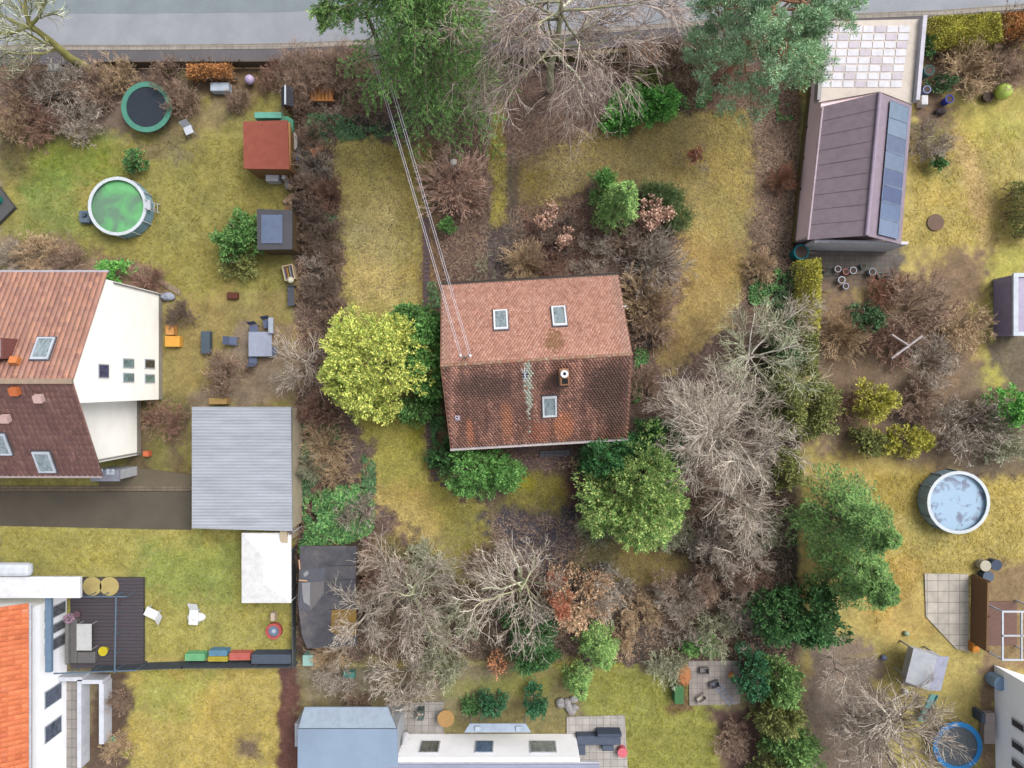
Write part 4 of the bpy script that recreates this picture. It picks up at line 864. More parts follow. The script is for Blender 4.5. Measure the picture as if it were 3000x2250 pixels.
# ---- white house on the left with the brown roof
def left_house():
    xw, xe = -46.0, PX(475); yt, yb, yr = 6.35, -4.95, .15; ze, zr = 6.2, 9.3; xl = PX(412)
    t = thing('gabled_house', 'white neighbour house with a brown tiled gable roof cut by the left photo edge', 'house', (xe - 8, yr, 0)); white = M((252, 250, 244), 'wall'); yi = PY(1170)
    def sl(y): return zr - (zr - ze) * abs(y - yr) / (yt - yr)
    m = MB(); prof = [(yi, 0), (yt - .4, 0), (yt - .4, sl(yt - .4) - .12), (yr, zr - .12), (yi, sl(yi) - .12)]
    v = [(x, y, z) for x in (xw, xe) for y, z in prof]; m.add(v, [(4, 3, 2, 1, 0), (5, 6, 7, 8, 9)] + [(i, (i + 1) % 5, 5 + (i + 1) % 5, 5 + i) for i in range(5)]); m.build('wall', white, t)
    m = MB(); prof = [(yb + .3, 0), (yi - .003, 0), (yi - .003, sl(yi) - .12), (yb + .3, sl(yb + .3) - .12)]; v = [(x, y, z) for x in (xw, xl) for y, z in prof]; m.add(v, [(3, 2, 1, 0), (4, 5, 6, 7)] + [(i, (i + 1) % 4, 4 + (i + 1) % 4, 4 + i) for i in range(4)]); m.build('wall', white, t)
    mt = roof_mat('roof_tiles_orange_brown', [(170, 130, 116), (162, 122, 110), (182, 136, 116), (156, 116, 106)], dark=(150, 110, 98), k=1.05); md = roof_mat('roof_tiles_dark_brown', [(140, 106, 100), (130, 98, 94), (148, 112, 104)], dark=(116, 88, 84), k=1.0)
    a, fn = slope('roof_slope', t, (xe + .05, yt, ze), (xw, yt, ze), (xe + .05, yr, zr), (xw, yr, zr), mt, .30, .34, 11, False)
    b, fs = slope('roof_slope', t, (xw, yb - .2, sl(yb - .2)), (xe + .05, yb - .2, sl(yb - .2)), (xw, yr, zr), (xe + .05, yr, zr), md, .30, .34, 12, False)
    MB().box(xw, xe + .1, yr - .14, yr + .14, zr - .03, zr + .1).build('ridge_cap', M((172, 150, 130)), t)
    MB().box(xw, xe + .1, yt + .003, yt + .13, ze - .12, ze - .02).build('gutter', M((196, 190, 200)), t); MB().box(xw, xe, yb - .33, yb - .203, sl(yb) - .2, sl(yb) - .1).build('gutter', M((176, 160, 160)), t)
    for f, cx_, cy_, mat_ in ((fn, 128, 1023, None), (fs, 132, 1352, None), (fs, 2, 1300, None)): skylight(t, f, cx_, cy_, .95, 1.35, M((206, 214, 226)))
    for f, x, y, cc in ((fn, 50, 1062, (226, 140, 84)), (fs, 120, 1163, (226, 190, 184)), (fs, 22, 1222, (226, 190, 184)), (fs, 50, 1142, (216, 120, 70))):
        u, v = on_slope(f, x, y); mm = MB(); local_box(mm, f, u - .22, u + .22, v - .2, v + .2, .03, .35); mm.build('vent_tile', M(cc), t)
    u, v = on_slope(fn, 22, 1020); mm = MB(); q = fn[0] + fn[1] * u + fn[2] * v; mm.box(q[0] - .5, q[0] + .4, q[1] - .6, q[1] + .5, q[2] - .6, q[2] + .9); c = mm.build('chimney', M((150, 96, 90), 'slabs', sc=5), t); MB().box(q[0] - .4, q[0] + .3, q[1] - .5, q[1] + .4, q[2] + .902, q[2] + 1.0).build('chimney_cap', M((190, 196, 206)), c)
    for px, w_, z0, z1 in ((262, 1.0, 0, 0),): pass
    for y0, y1, z0, z1, cc in ((1066, 1108, 6.0, 7.0, (96, 98, 130)), (1050, 1078, 3.4, 4.6, (140, 168, 170)), (1092, 1120, 3.4, 4.6, (140, 168, 170)), (1052, 1080, 1.0, 2.2, (84, 82, 78)), (1096, 1122, 1.0, 2.2, (140, 170, 160))):
        zc = (z0 + z1) / 2; win(t, (xe, PY(y1, zc)), (xe, PY(y0, zc)), z0, z1, (1, 0), None, cc)
    for yy, xx in ((yt - .5, xe), (yb + .45, xl)): MB().cyl(xx + .07, yy, 0, 5.6, .05, n=8).build('downpipe', M((176, 172, 170), rough=.5), t)
    MB().box(xe + .002, xe + .02, yi, yt - .42, .0, .45).build('plinth', M((176, 168, 158)), t); MB().box(xl + .002, xl + .02, yb + .32, yi - .01, .0, .45).build('plinth', M((170, 162, 152)), t)
    # glazed porch at the lower corner
    p = thing('entrance_porch', 'small glazed porch at the lower corner of the white gable house', 'porch', (PX(365), PY(1386), 0))
    MB().box(PX(330), PX(402), PY(1392), PY(1366), 0, 2.1).build('wall', M((206, 208, 214)), p); MB().box(PX(326), PX(406), PY(1396), PY(1364), 2.103, 2.2).build('roof', M((150, 152, 166)), p)
    MB().box(PX(340), PX(360), PY(1390, 2.2), PY(1374, 2.2), 2.203, 2.23).build('roof_pane', Mglass((206, 216, 230)), p); MB().box(PX(370), PX(392), PY(1390, 2.2), PY(1374, 2.2), 2.203, 2.23).build('roof_pane', Mglass((206, 216, 230)), p)
left_house()
def rect(px0, py0, px1, py1, z=0): return (PX(px0, z), PX(px1, z), PY(py1, z), PY(py0, z))
def shed(name, label, cat, quad, z, roofm, wallm, over=8, zlow=None, extra=None, door=True):
    """flat or lean-to shed; quad = roof outline in photo px at height z"""
    pts = [P(x, y, z) for x, y in quad]; cx = sum(p[0] for p in pts) / len(pts); cy = sum(p[1] for p in pts) / len(pts)
    t = thing(name, label, cat, (cx, cy, 0)); ins = [(cx + (p[0] - cx) * (1 - over / 100), cy + (p[1] - cy) * (1 - over / 100)) for p in pts]
    MB().prism(ins, 0, z - .12).build('wall', wallm, t); MB().prism([(p[0], p[1]) for p in pts], z - .117, z).build('roof', roofm, t)
    if door:
        a, b = np.array(ins[0]), np.array(ins[1]); n_ = np.array([-(b - a)[1], (b - a)[0]]); n_ = n_ / np.linalg.norm(n_); mid = (a + b) / 2; u = (b - a) / np.linalg.norm(b - a)
        if n_.dot(mid - np.array([cx, cy])) < 0: n_ = -n_
        q = [tuple(mid - u * .45), tuple(mid + u * .45), tuple(mid + u * .45 + n_ * .03), tuple(mid - u * .45 + n_ * .03)]; MB().prism(q, .03, 1.9 if z > 2.1 else z - .3).build('door', M((130, 104, 80), 'wood'), t)
    return t
# corrugated garage, white tent, black felt shed
g = shed('garage', 'large garage with a pale blue-grey corrugated roof left of the old garden', 'garage', [(562, 1192), (852, 1192), (856, 1556), (562, 1548)], 2.7, M((184, 190, 200), 'ribbed', .6), M((206, 192, 166)), 3)
MB().box(PX(856) , PX(876), PY(1566), PY(1202), 0, 2.4).build('side_wall', M((202, 186, 158)), g)
MB().box(PX(846, 2.6), PX(849, 2.6) + .1, PY(1566, 2.5), PY(1198, 2.5), 2.42, 2.5).build('wall_capping', M((112, 104, 100)), g)
t = thing('party_tent', 'bright white flat party tent on the lawn below the garage', 'tent', (PX(780), PY(1665), 0)); x0, x1, y0, y1 = rect(706, 1562, 852, 1768, 2.3)
m = MB(); cx_, cy_ = (x0 + x1) / 2, (y0 + y1) / 2; m.add([(x0, y0, 2.2), (x1, y0, 2.2), (x1, y1, 2.2), (x0, y1, 2.2), (cx_, cy_ - .8, 2.75), (cx_, cy_ + .8, 2.75)], [(0, 1, 4), (1, 2, 5, 4), (2, 3, 5), (3, 0, 4, 5), (3, 2, 1, 0)]); m.build('canopy', M((255, 255, 255), rough=.6), t)
for a, b in ((x0 + .06, y0 + .06), (x1 - .06, y0 + .06), (x0 + .06, y1 - .06), (x1 - .06, y1 - .06)): MB().cyl(a, b, 0, 2.2, .03, n=8).build('leg', WHITE, t)
felt = NT('roofing_felt', .85, .2); o_ = felt.obj(); fa = felt.noise(o_, 1.1, 5, .6, .4); felt.color(felt.mix(1.0, felt.ramp(fa, [(.3, np.array(alb((74, 76, 84)))), (.6, np.array(alb((102, 100, 104)))), (.75, np.array(alb((128, 120, 118))))]), felt.ramp(felt.noise(o_, 30, 2, .7), [(.3, .85), (.7, 1.1)]), 'MULTIPLY'))
s_ = shed('felt_roofed_shed', 'long low shed with a torn black felt roof at the old garden border', 'shed', [(880, 1600), (1044, 1600), (1040, 1770), (1046, 1890), (900, 1900), (884, 1860), (872, 1760)], 2.3, felt.m, M((96, 80, 66), 'wood'), 5)
zf = 2.3; patch = M((158, 158, 162), 'asphalt')
def flat(pts, z0, z1): return MB().prism([(PX(a, z1), PY(b, z1)) for a, b in pts], z0, z1)
flat([(884, 1668), (952, 1664), (948, 1736), (905, 1792), (876, 1780)], zf + .002, zf + .022).build('felt_sheet', M((98, 100, 110), 'asphalt'), s_)
flat([(910, 1706), (950, 1704), (948, 1740), (908, 1790)], zf + .024, zf + .04).build('felt_sheet', M((122, 118, 120), 'asphalt'), s_)
flat([(889, 1680), (900, 1672), (905, 1680), (898, 1688), (890, 1690)], zf + .042, zf + .05).build('bare_patch', patch, s_)
flat([(884, 1708), (909, 1706), (908, 1776), (890, 1764), (886, 1740)], zf + .042, zf + .052).build('bare_patch', patch, s_)
flat([(972, 1788), (1044, 1784), (1044, 1858), (1010, 1870), (968, 1850)], zf + .002, zf + .03).build('moss_patch', M((146, 116, 56)), s_)
for a, b in (((876, 1640), (878, 1668)), ((876, 1700), (900, 1702))): m = MB(); m.tube(P(*a, 2.36), P(*b, 2.36), .04, 6); m.build('lath', M((226, 180, 140), 'wood'), s_)
for y in (1658, 1700, 1742, 1786, 1830): m = MB(); m.tube(P(958, y, 2.315), P(1042, y - 2, 2.315), .012, 4); m.build('felt_seam', M((44, 44, 50)), s_)
# red shed, black shed, small dark shed on the left boundary
r_ = shed('red_roofed_shed', 'garden shed with a flat red roof left of the old garden border', 'shed', [(712, 356), (842, 352), (848, 496), (714, 494)], 2.3, M((166, 92, 76), rough=.9), M((150, 112, 74), 'wood'), 5)
x0, x1, y0, y1 = rect(841, 358, 850, 488, 2.2); MB().box(x0, x1, y0, y1, 2.05, 2.18).build('fascia_board', M((196, 148, 92), 'wood'), r_)
b_ = shed('black_roofed_shed', 'shed with a dark felt roof and a blue-grey panel on its left half', 'shed', [(752, 612), (856, 616), (856, 730), (754, 732)], 2.2, M((92, 92, 98), 'asphalt'), M((110, 90, 66), 'wood'), 6)
x0, x1, y0, y1 = rect(764, 628, 826, 712, 2.35)
MB().box(x0, x1, y0, y1, 2.203, 2.27).build('roof_panel', M((112, 126, 154), rough=.4), b_)
t = thing('tool_shed', 'tiny dark gable shed with a white ridge strip beside the bare hedge', 'shed', (PX(836), PY(278), 0)); x0, x1, y0, y1 = rect(818, 250, 854, 306, 1.9); xm = (x0 + x1) / 2
MB().box(x0 + .1, x1 - .1, y0 + .08, y1 - .08, 0, 1.5).build('wall', M((122, 92, 70), 'wood'), t); m = MB(); m.slab([(x0, y0, 1.5), (xm, y0, 1.9), (xm, y1, 1.9), (x0, y1, 1.5)], .04); m.slab([(xm, y0, 1.9), (x1, y0, 1.5), (x1, y1, 1.5), (xm, y1, 1.9)], .04); m.build('roof', M((66, 66, 76)), t)
MB().box(xm - .05, xm + .05, y0 - .01, y1 + .01, 1.9, 1.95).build('ridge_strip', M((220, 230, 236)), t)
m = MB(); pts = [(822, 340), (845, 342), (860, 352), (858, 384), (850, 402), (844, 372), (822, 352)]
m.prism([(PX(a, 1.2), PY(b, 1.2)) for a, b in pts], 1.0, 1.25); tag(m.build('tarpaulin', M((84, 158, 128), rough=.5)), 'green tarpaulin over stacked goods at the upper right corner of the red shed', 'tarpaulin')
m = MB(); m.box(*rect(745, 328, 824, 346, 1.4), 0, 1.4); tag(m.build('storage_box', M((116, 190, 168)), bevel=.03), 'long mint green box above the red shed', 'box')
m = MB(); m.prism([(PX(a, .9), PY(b, .9)) for a, b in [(851, 384), (862, 386), (872, 400), (870, 432), (858, 444), (852, 430)]], 0.02, .9); tag(m.build('covered_pile', M((206, 202, 190))), 'pile under a pale grey sheet right of the red shed', 'pile')
m = MB(); m.tube((PX(866), PY(456), .32), (PX(872), PY(478), .32), .2, 12, .18); tag(m.build('water_barrel', M((52, 112, 206), rough=.4), smooth=False), 'blue plastic barrel lying in the left border', 'barrel')
def table(name, label, cat, px0, py0, px1, py1, h, topm, legm, th=.04, group=None):
    x0, x1, y0, y1 = rect(px0, py0, px1, py1, h); t = thing(name, label, cat, ((x0 + x1) / 2, (y0 + y1) / 2, 0), group); MB().box(x0, x1, y0, y1, h - th, h).build('table_top', topm, t, bevel=.01)
    for a in (x0 + .05, x1 - .05):
        for b in (y0 + .05, y1 - .05): MB().box(a - .025, a + .025, b - .025, b + .025, 0, h - th).build('leg', legm, t)
    return t
table('garden_table', 'grey square garden table beside the firewood', 'table', 835, 528, 860, 553, .75, M((140, 152, 160), rough=.5), M((90, 96, 104)))
m = MB(); m.box(*rect(824, 500, 836, 524, .8), 0, .78); b0 = m.build('storage_bin', M((240, 242, 248), rough=.4), bevel=.03); tag(b0, 'white lidded bin above the grey garden table', 'bin'); 
t = thing('folding_chair', 'yellowish wooden folding chair beside the white bin', 'chair', (PX(846), PY(511), 0))
x0, x1, y0, y1 = rect(839, 500, 853, 523, .5); MB().box(x0, x1, y0, y1 - .1, .42, .45).build('seat', M((178, 146, 72), 'wood'), t)
MB().box(x0, x1, y1 - .08, y1 - .04, .45, .95).build('backrest', M((178, 146, 72), 'wood'), t)
for a in (x0 + .02, x1 - .02):
    for b in (y0 + .03, y1 - .1): MB().cyl(a, b, 0, .42, .018, n=6).build('leg', M((150, 124, 66), 'wood'), t)
# white chairs/things right below the red shed (blurred corner)
m = MB(); m.box(*rect(778, 502, 816, 530, .8), .0, .8); tag(m.build('white_cabinet', M((226, 226, 232)), bevel=.03), 'white garden cabinet below the red shed', 'cabinet')
# firewood on a pallet
def pallet(px0, py0, px1, py1, z0, label, group=None, c=(170, 130, 92), loc=None):
    x0, x1, y0, y1 = rect(px0, py0, px1, py1, z0 + .14); m = MB(); n = 6
    for i in range(n): a = x0 + (x1 - x0) * i / n; m.box(a, a + (x1 - x0) / n * .72, y0, y1, z0 + .11, z0 + .14)
    for k in range(3): b = y0 + (y1 - y0 - .1) * k / 2; m.box(x0, x1, b, b + .1, z0 + .085, z0 + .108); m.box(x0, x1, b, b + .1, z0, z0 + .08)
    return tag(m.build('pallet', M(c, 'wood')), label, 'pallet', group)
pallet(832, 602, 862, 619, 0.0, 'low pallet at the foot of the firewood heap'); pallet(832, 606, 861, 620, .15, 'pallet lying on top of the low pallet by the firewood')
wr = random.Random(4); WD = [M((222, 188, 156), 'wood'), M((236, 208, 180), 'wood'), M((206, 170, 136), 'wood')]
labs = ['pale split log at the left end of the firewood heap', 'pale split log next to the left end of the firewood heap', 'big split log in the middle of the firewood heap', 'square-cut log at the top of the firewood heap', 'split log below the square-cut one', 'tilted log at the lower right of the heap', 'small log at the right end of the heap', 'long log at the bottom of the heap']
for i, (a, b, r, L) in enumerate([(836, 583, .1, .5), (842, 590, .11, .5), (848, 582, .13, .55), (851, 572, .12, .4), (858, 580, .11, .45), (866, 592, .1, .5), (868, 584, .08, .4), (852, 596, .1, .6)]):
    an = wr.uniform(0, 3.1); x, y = PX(a, .3), PY(b, .3); m = MB((x, y, an)); z = .12 + .1 * (i % 3)
    m.add([(-L / 2, -r, z), (-L / 2, r, z), (-L / 2, 0, z + r * 1.4), (L / 2, -r, z), (L / 2, r, z), (L / 2, 0, z + r * 1.4)], [(0, 1, 2), (5, 4, 3), (0, 3, 4, 1), (1, 4, 5, 2), (2, 5, 3, 0)]); m.box(-L / 2 + .03, L / 2 - .03, -r, r, z - .1, z - .003); tag(m.build('firewood_log', WD[i % 3]), labs[i], 'log', 'split firewood logs')
# framed planter with coloured sticks, ball lamp, bench
t = thing('stick_planter', 'tilted wooden frame box with rows of sticks beside the ball lamp', 'planter', (PX(845), PY(798), 0)); m = MB((PX(845, .5), PY(798, .5), R(12)))
for q in ((-.35, .35, -.5, -.44), (-.35, .35, .44, .5), (-.35, -.29, -.44, .44), (.29, .35, -.44, .44)): m.box(*q, 0, .5)
m.build('frame', M((222, 200, 164), 'wood'), t); m = MB((PX(845, .5), PY(798, .5), R(12))); m.box(-.288, .288, -.438, .438, .05, .3); m.build('soil', M((80, 66, 54)), t)
for i in range(7): m = MB((PX(845, .5), PY(798, .5), R(12))); x = -.24 + i * .08; m.box(x - .018, x + .018, -.42, .42, .303, .36); m.build('stick', M([(90, 120, 170), (190, 110, 70), (210, 180, 90), (120, 100, 90), (200, 196, 180)][i % 5]), t)
t = thing('ball_lamp', 'cream white ball lamp between the framed planter and the plank bench', 'lamp', (PX(859), PY(824), 0)); MB().cyl(PX(859), PY(824), 0, .3, .05, n=10).build('post', M((70, 70, 74)), t); MB().dome(PX(859), PY(824), .52, .22, .22, .22, 20, 12).build('globe', M((240, 234, 206), rough=.4), t, True)
t = thing('plank_bench', 'long dark grey plank bench above the silver tree', 'bench', (PX(851), PY(866), 0)); x0, x1, y0, y1 = rect(842, 840, 862, 896, .45); m = MB()
for i in range(4): a = x0 + (x1 - x0) * i / 4; m.box(a + .01, a + (x1 - x0) / 4 - .01, y0, y1, .41, .45)
m.build('seat', M((92, 96, 108), 'wood'), t); MB().box(x0, x1, y1 + .003, y1 + .08, 0, .55).build('end_board', M((72, 76, 88), 'wood'), t); MB().box(x0, x1, y0 + .05, y0 + .12, 0, .407).build('leg', M((72, 76, 88), 'wood'), t)
# wooden pallet stack under the bushes top left (orange), cold frame, litter
for i, (dx, dy, z) in enumerate(((0, 0, 0.0), (3, 2, .16), (-2, 1, .32))): pallet(912 + dx, 250 + dy, 976 + dx, 294 + dy, z, ['bottom pallet of the orange timber stack in the bare hedge corner', 'middle pallet of the orange timber stack in the bare hedge corner', 'top pallet of the orange timber stack in the bare hedge corner'][i], 'orange stacked pallets', (222, 152, 88))
t = thing('cold_frame', 'old timber cold frame with grey lid beside the right end of the roof', 'cold frame', (PX(1907), PY(995), 0)); x0, x1, y0, y1 = rect(1884, 975, 1930, 1016, .35); m = MB()
for q in ((x0, x1, y0, y0 + .05), (x0, x1, y1 - .05, y1), (x0, x0 + .05, y0 + .05, y1 - .05), (x1 - .05, x1, y0 + .05, y1 - .05), ((x0 + x1) / 2 - .03, (x0 + x1) / 2 + .03, y0 + .05, y1 - .05)): m.box(*q, 0, .36)
m.build('frame', M((110, 98, 86), 'wood'), t); MB().box(x0 + .052, (x0 + x1) / 2 - .032, y0 + .052, y1 - .052, 0, .28).build('lid', M((88, 90, 90)), t); MB().box((x0 + x1) / 2 + .032, x1 - .052, y0 + .052, y1 - .052, 0, .26).build('lid', M((96, 86, 76)), t)
tag(MB((PX(2112, .1), PY(1644, .1), R(-38))).box(-.32, .32, -.16, .16, .02, .1).build('plank', M((196, 200, 184))), 'pale lichen-covered board in the thicket below the right bare trees', 'board')
MBt = MB(); MBt.dome(PX(1331, 1.6), PY(483, 1.6), 2.15, .22, .22, .17, 18, 8); tt = thing('bird_table', 'round white dish on a post in the copper-twigged shrub', 'bird table', (PX(1331, 1.6), PY(483, 1.6), 0)); MBt.build('dish', M((214, 206, 200)), tt, True); MB().cyl(PX(1331, 1.6), PY(483, 1.6), 0, 2.0, .035, n=8).build('post', M((120, 100, 84), 'wood'), tt)
for a, b, w_, l_ in ((1336, 449, .11, 'white stone left, above the white dish in the copper-twigged shrub'), (1350, 456, .1, 'white stone right, above the white dish in the copper-twigged shrub')): tag(MB().dome(PX(a), PY(b), .08, w_ * 1.3, w_, .09, 10, 5, seed=3, amp=.2).build('stone', M((206, 196, 184))), l_, 'stone', 'white garden stones')
# flagstones along the left side of the house: one laid path
m = MB(); pr = random.Random(8)
for i in range(22): y = 640 + i * 12.5; m.box(*rect(1240, y, 1256 + pr.randint(0, 4), y + 9 + pr.randint(0, 2)), -.02, .014)
for i in range(11): y = 1215 + i * 15; m.box(*rect(1246 + i * .8, y, 1262 + i * .8, y + 11), -.02, .014); m.box(*rect(1265 + i * .8, y + 2, 1279 + i * .8, y + 12), -.02, .014)
for x, y in ((1262, 1382), (1270, 1398), (1290, 1414), (1318, 1416), (1340, 1430), (1362, 1436), (1500, 1362), (1486, 1372), (1394, 1452)): m.box(*rect(x, y, x + 18, y + 12), -.02, .014)
tag(m.build('stepping_stone_path', M((104, 88, 92), 'asphalt', .9)), kind='structure')
# fences and walls
def fence(name, label, pts, h, mat, cat='fence', post=2.0, th=.04, gap=True):
    q = [P(a, b, 0) for a, b in pts]; cx_, cy_ = np.mean([p[0] for p in q]), np.mean([p[1] for p in q]); t = thing(name, label, cat, (cx_, cy_, 0)); m = MB()
    for a, b in zip(q, q[1:]):
        d = np.array([b[0] - a[0], b[1] - a[1]]); L = np.linalg.norm(d); ang = math.atan2(d[1], d[0]); k = MB((a[0], a[1], ang)); k.box(0, L, -th / 2, th / 2, .05, h); b0 = len(m.v); m.v += k.v; m.f += [tuple(b0 + i for i in f) for f in k.f]
        n = max(1, int(L / post))
        for i in range(n + 1): k = MB((a[0], a[1], ang)); x = L * i / n; k.box(x - .05, x + .05, th / 2 + .003, th / 2 + .09, 0, h + .06); k.build('post', mat, t)
    m.build('panel', mat, t); return t
fence('boundary_fence', 'mossy timber fence between the old garden and the pink wall', [(2374, 200), (2352, 380), (2332, 560), (2318, 712)], .5, M((124, 112, 70), 'wood'))
fence('boundary_fence', 'dark timber fence along the upper left border of the old garden', [(874, 600), (874, 740)], 1.3, M((86, 78, 60), 'wood'))
fence('boundary_fence', 'thin grey fence left of the felt-roofed shed', [(866, 1600), (868, 1940)], .8, M((104, 112, 112)))
fence('boundary_fence', 'dark fence across the lawns below the white garden chairs', [(300, 1946), (560, 1936), (866, 1934)], 1.2, M((84, 92, 100)))
# fence('boundary_fence', 'wire fence along the bottom of the old garden', [(870, 1930), (1600, 1922), (2340, 1906)], .9, M((104, 100, 92)), th=.015)
fence('front_fence', 'mossy front fence below the birch at the sidewalk', [(1400, 196), (1660, 184), (1830, 172)], 1.0, M((112, 108, 60), 'wood'))
fence('front_fence', 'low dark front fence at the left end of the sidewalk', [(300, 200), (820, 198)], .9, M((104, 88, 70), 'wood'))
fence('garden_fence', 'brown timber fence beside the white paved terrace on the right', [(2846, 1684), (2842, 1880)], 1.6, M((140, 106, 76), 'wood'), th=.1)
# ---- pink-walled building with solar roof and white terrace
def pink_building():
    t = thing('pink_walled_annex', 'long pink-walled building with a mauve roof and a white terrace, top right', 'building', (PX(2480), PY(400), 0)); pink = M((232, 206, 210), 'wall'); z = 2.4
    wl_ = [(PX(2375), PY(190)), (PX(2322), PY(712)), (PX(2322) + 5.6, PY(712)), (PX(2375) + 5.3, PY(190))]; MB().prism(wl_, 0, z - .1).build('wall', pink, t)
    e0 = P(2410, 312, z); e1 = P(2367, 702, z); r0 = P(2577, 272, 4.0); r1 = P(2538, 690, 4.0); f0 = P(2672, 308, z); f1 = P(2640, 716, z)
    mm = roof_mat('mauve_roof_sheet', [(146, 130, 138), (150, 134, 142), (142, 126, 136)], dark=(138, 120, 126), k=1.15)
    m = MB(); m.slab([e0, e1, r1, r0], .08); o1 = m.build('roof_slope', M((148, 132, 142), 'plain', .6), t); m = MB(); m.slab([r0, r1, f1, f0], .08); m.build('roof_slope', M((156, 140, 154), 'plain', .6), t)
    m = MB(); m.tube((r0[0], r0[1], 4.03), (r1[0], r1[1], 4.03), .12, 8); m.build('ridge_cap', M((174, 158, 178)), t)
    m = MB(); m.tube(e0, e1, .07, 8); m.build('gutter', M((206, 186, 196)), t)
    # strips of roof sheet
    for i in range(1, 9):
        a = np.array(e0) + (np.array(e1) - e0) * i / 9; b = np.array(r0) + (np.array(r1) - r0) * i / 9; m = MB(); m.tube(tuple(a + [0, 0, .005]), tuple(b + [0, 0, .005]), .018, 4); m.build('roof_seam', M((140, 124, 132)), t)
    N = 8; A = np.array(r0); B = np.array(r1); C_ = np.array(f0); D_ = np.array(f1)
    for i in range(N):
        u0, u1 = .035 + i * .118, .035 + i * .118 + .112; q = []
        for u, v in ((u0, .30), (u1, .30), (u1, .86), (u0, .86)): q.append(tuple((A + (B - A) * u) * (1 - v) + (C_ + (D_ - C_) * u) * v + [0, 0, .14]))
        m = MB(); m.slab([q[0], q[1], q[2], q[3]], .04); p = m.build('solar_panel', M([(118, 140, 164), (124, 144, 168), (98, 112, 146), (112, 130, 158), (84, 100, 140), (76, 92, 136), (100, 120, 156), (120, 138, 170)][i], rough=.25, spec=.5), t)
        q = np.array(q); fm = MB()
        for j in range(4): fm.tube(tuple(q[j] + [0, 0, .01]), tuple(q[(j + 1) % 4] + [0, 0, .01]), .02, 4)
        fm.build('frame', M((160, 176, 200)), p)
    # white terrace roof above it
    tz = 2.5; m = MB(); m.prism([(PX(a, tz), PY(b, tz)) for a, b in [(2418, 62), (2694, 56), (2670, 305), (2577, 268), (2394, 300)]], tz - .15, tz); m.build('terrace_deck', M((226, 214, 202)), t)
    for j in range(8):
        for i in range(7):
            y = 76 + j * 23; a = 2424 - j * 3.4 + i * 35; cc = (234, 232, 240) if (i * 3 + j * 5) % 4 else (214, 206, 216)
            if j * 23 + 76 > 250 and 3 < i < 6: continue
            m = MB(); m.prism([(PX(p_, tz), PY(q_, tz)) for p_, q_ in [(a, y), (a + 31, y), (a + 30, y + 19), (a - 1, y + 19)]], tz + .002, tz + .03); m.build('terrace_slab', M(cc), t)
    m = MB(); m.prism([(PX(a, tz), PY(b, tz)) for a, b in [(2694, 54), (2706, 54), (2684, 300), (2673, 300)]], tz - .1, tz + .4); m.build('parapet', M((214, 210, 222)), t)
    m = MB(); m.prism([(PX(a, tz), PY(b, tz)) for a, b in [(2400, 60), (2416, 62), (2396, 300), (2386, 300)]], tz - .1, tz + .4); m.build('parapet', M((176, 172, 172)), t)
    # white gable front at the lower end
    m = MB(); m.prism([(PX(a), PY(b)) for a, b in [(2340, 724), (2600, 730), (2598, 738), (2340, 732)]], 0, 2.4); m.build('front_board', M((226, 224, 230)), t)
pink_building()
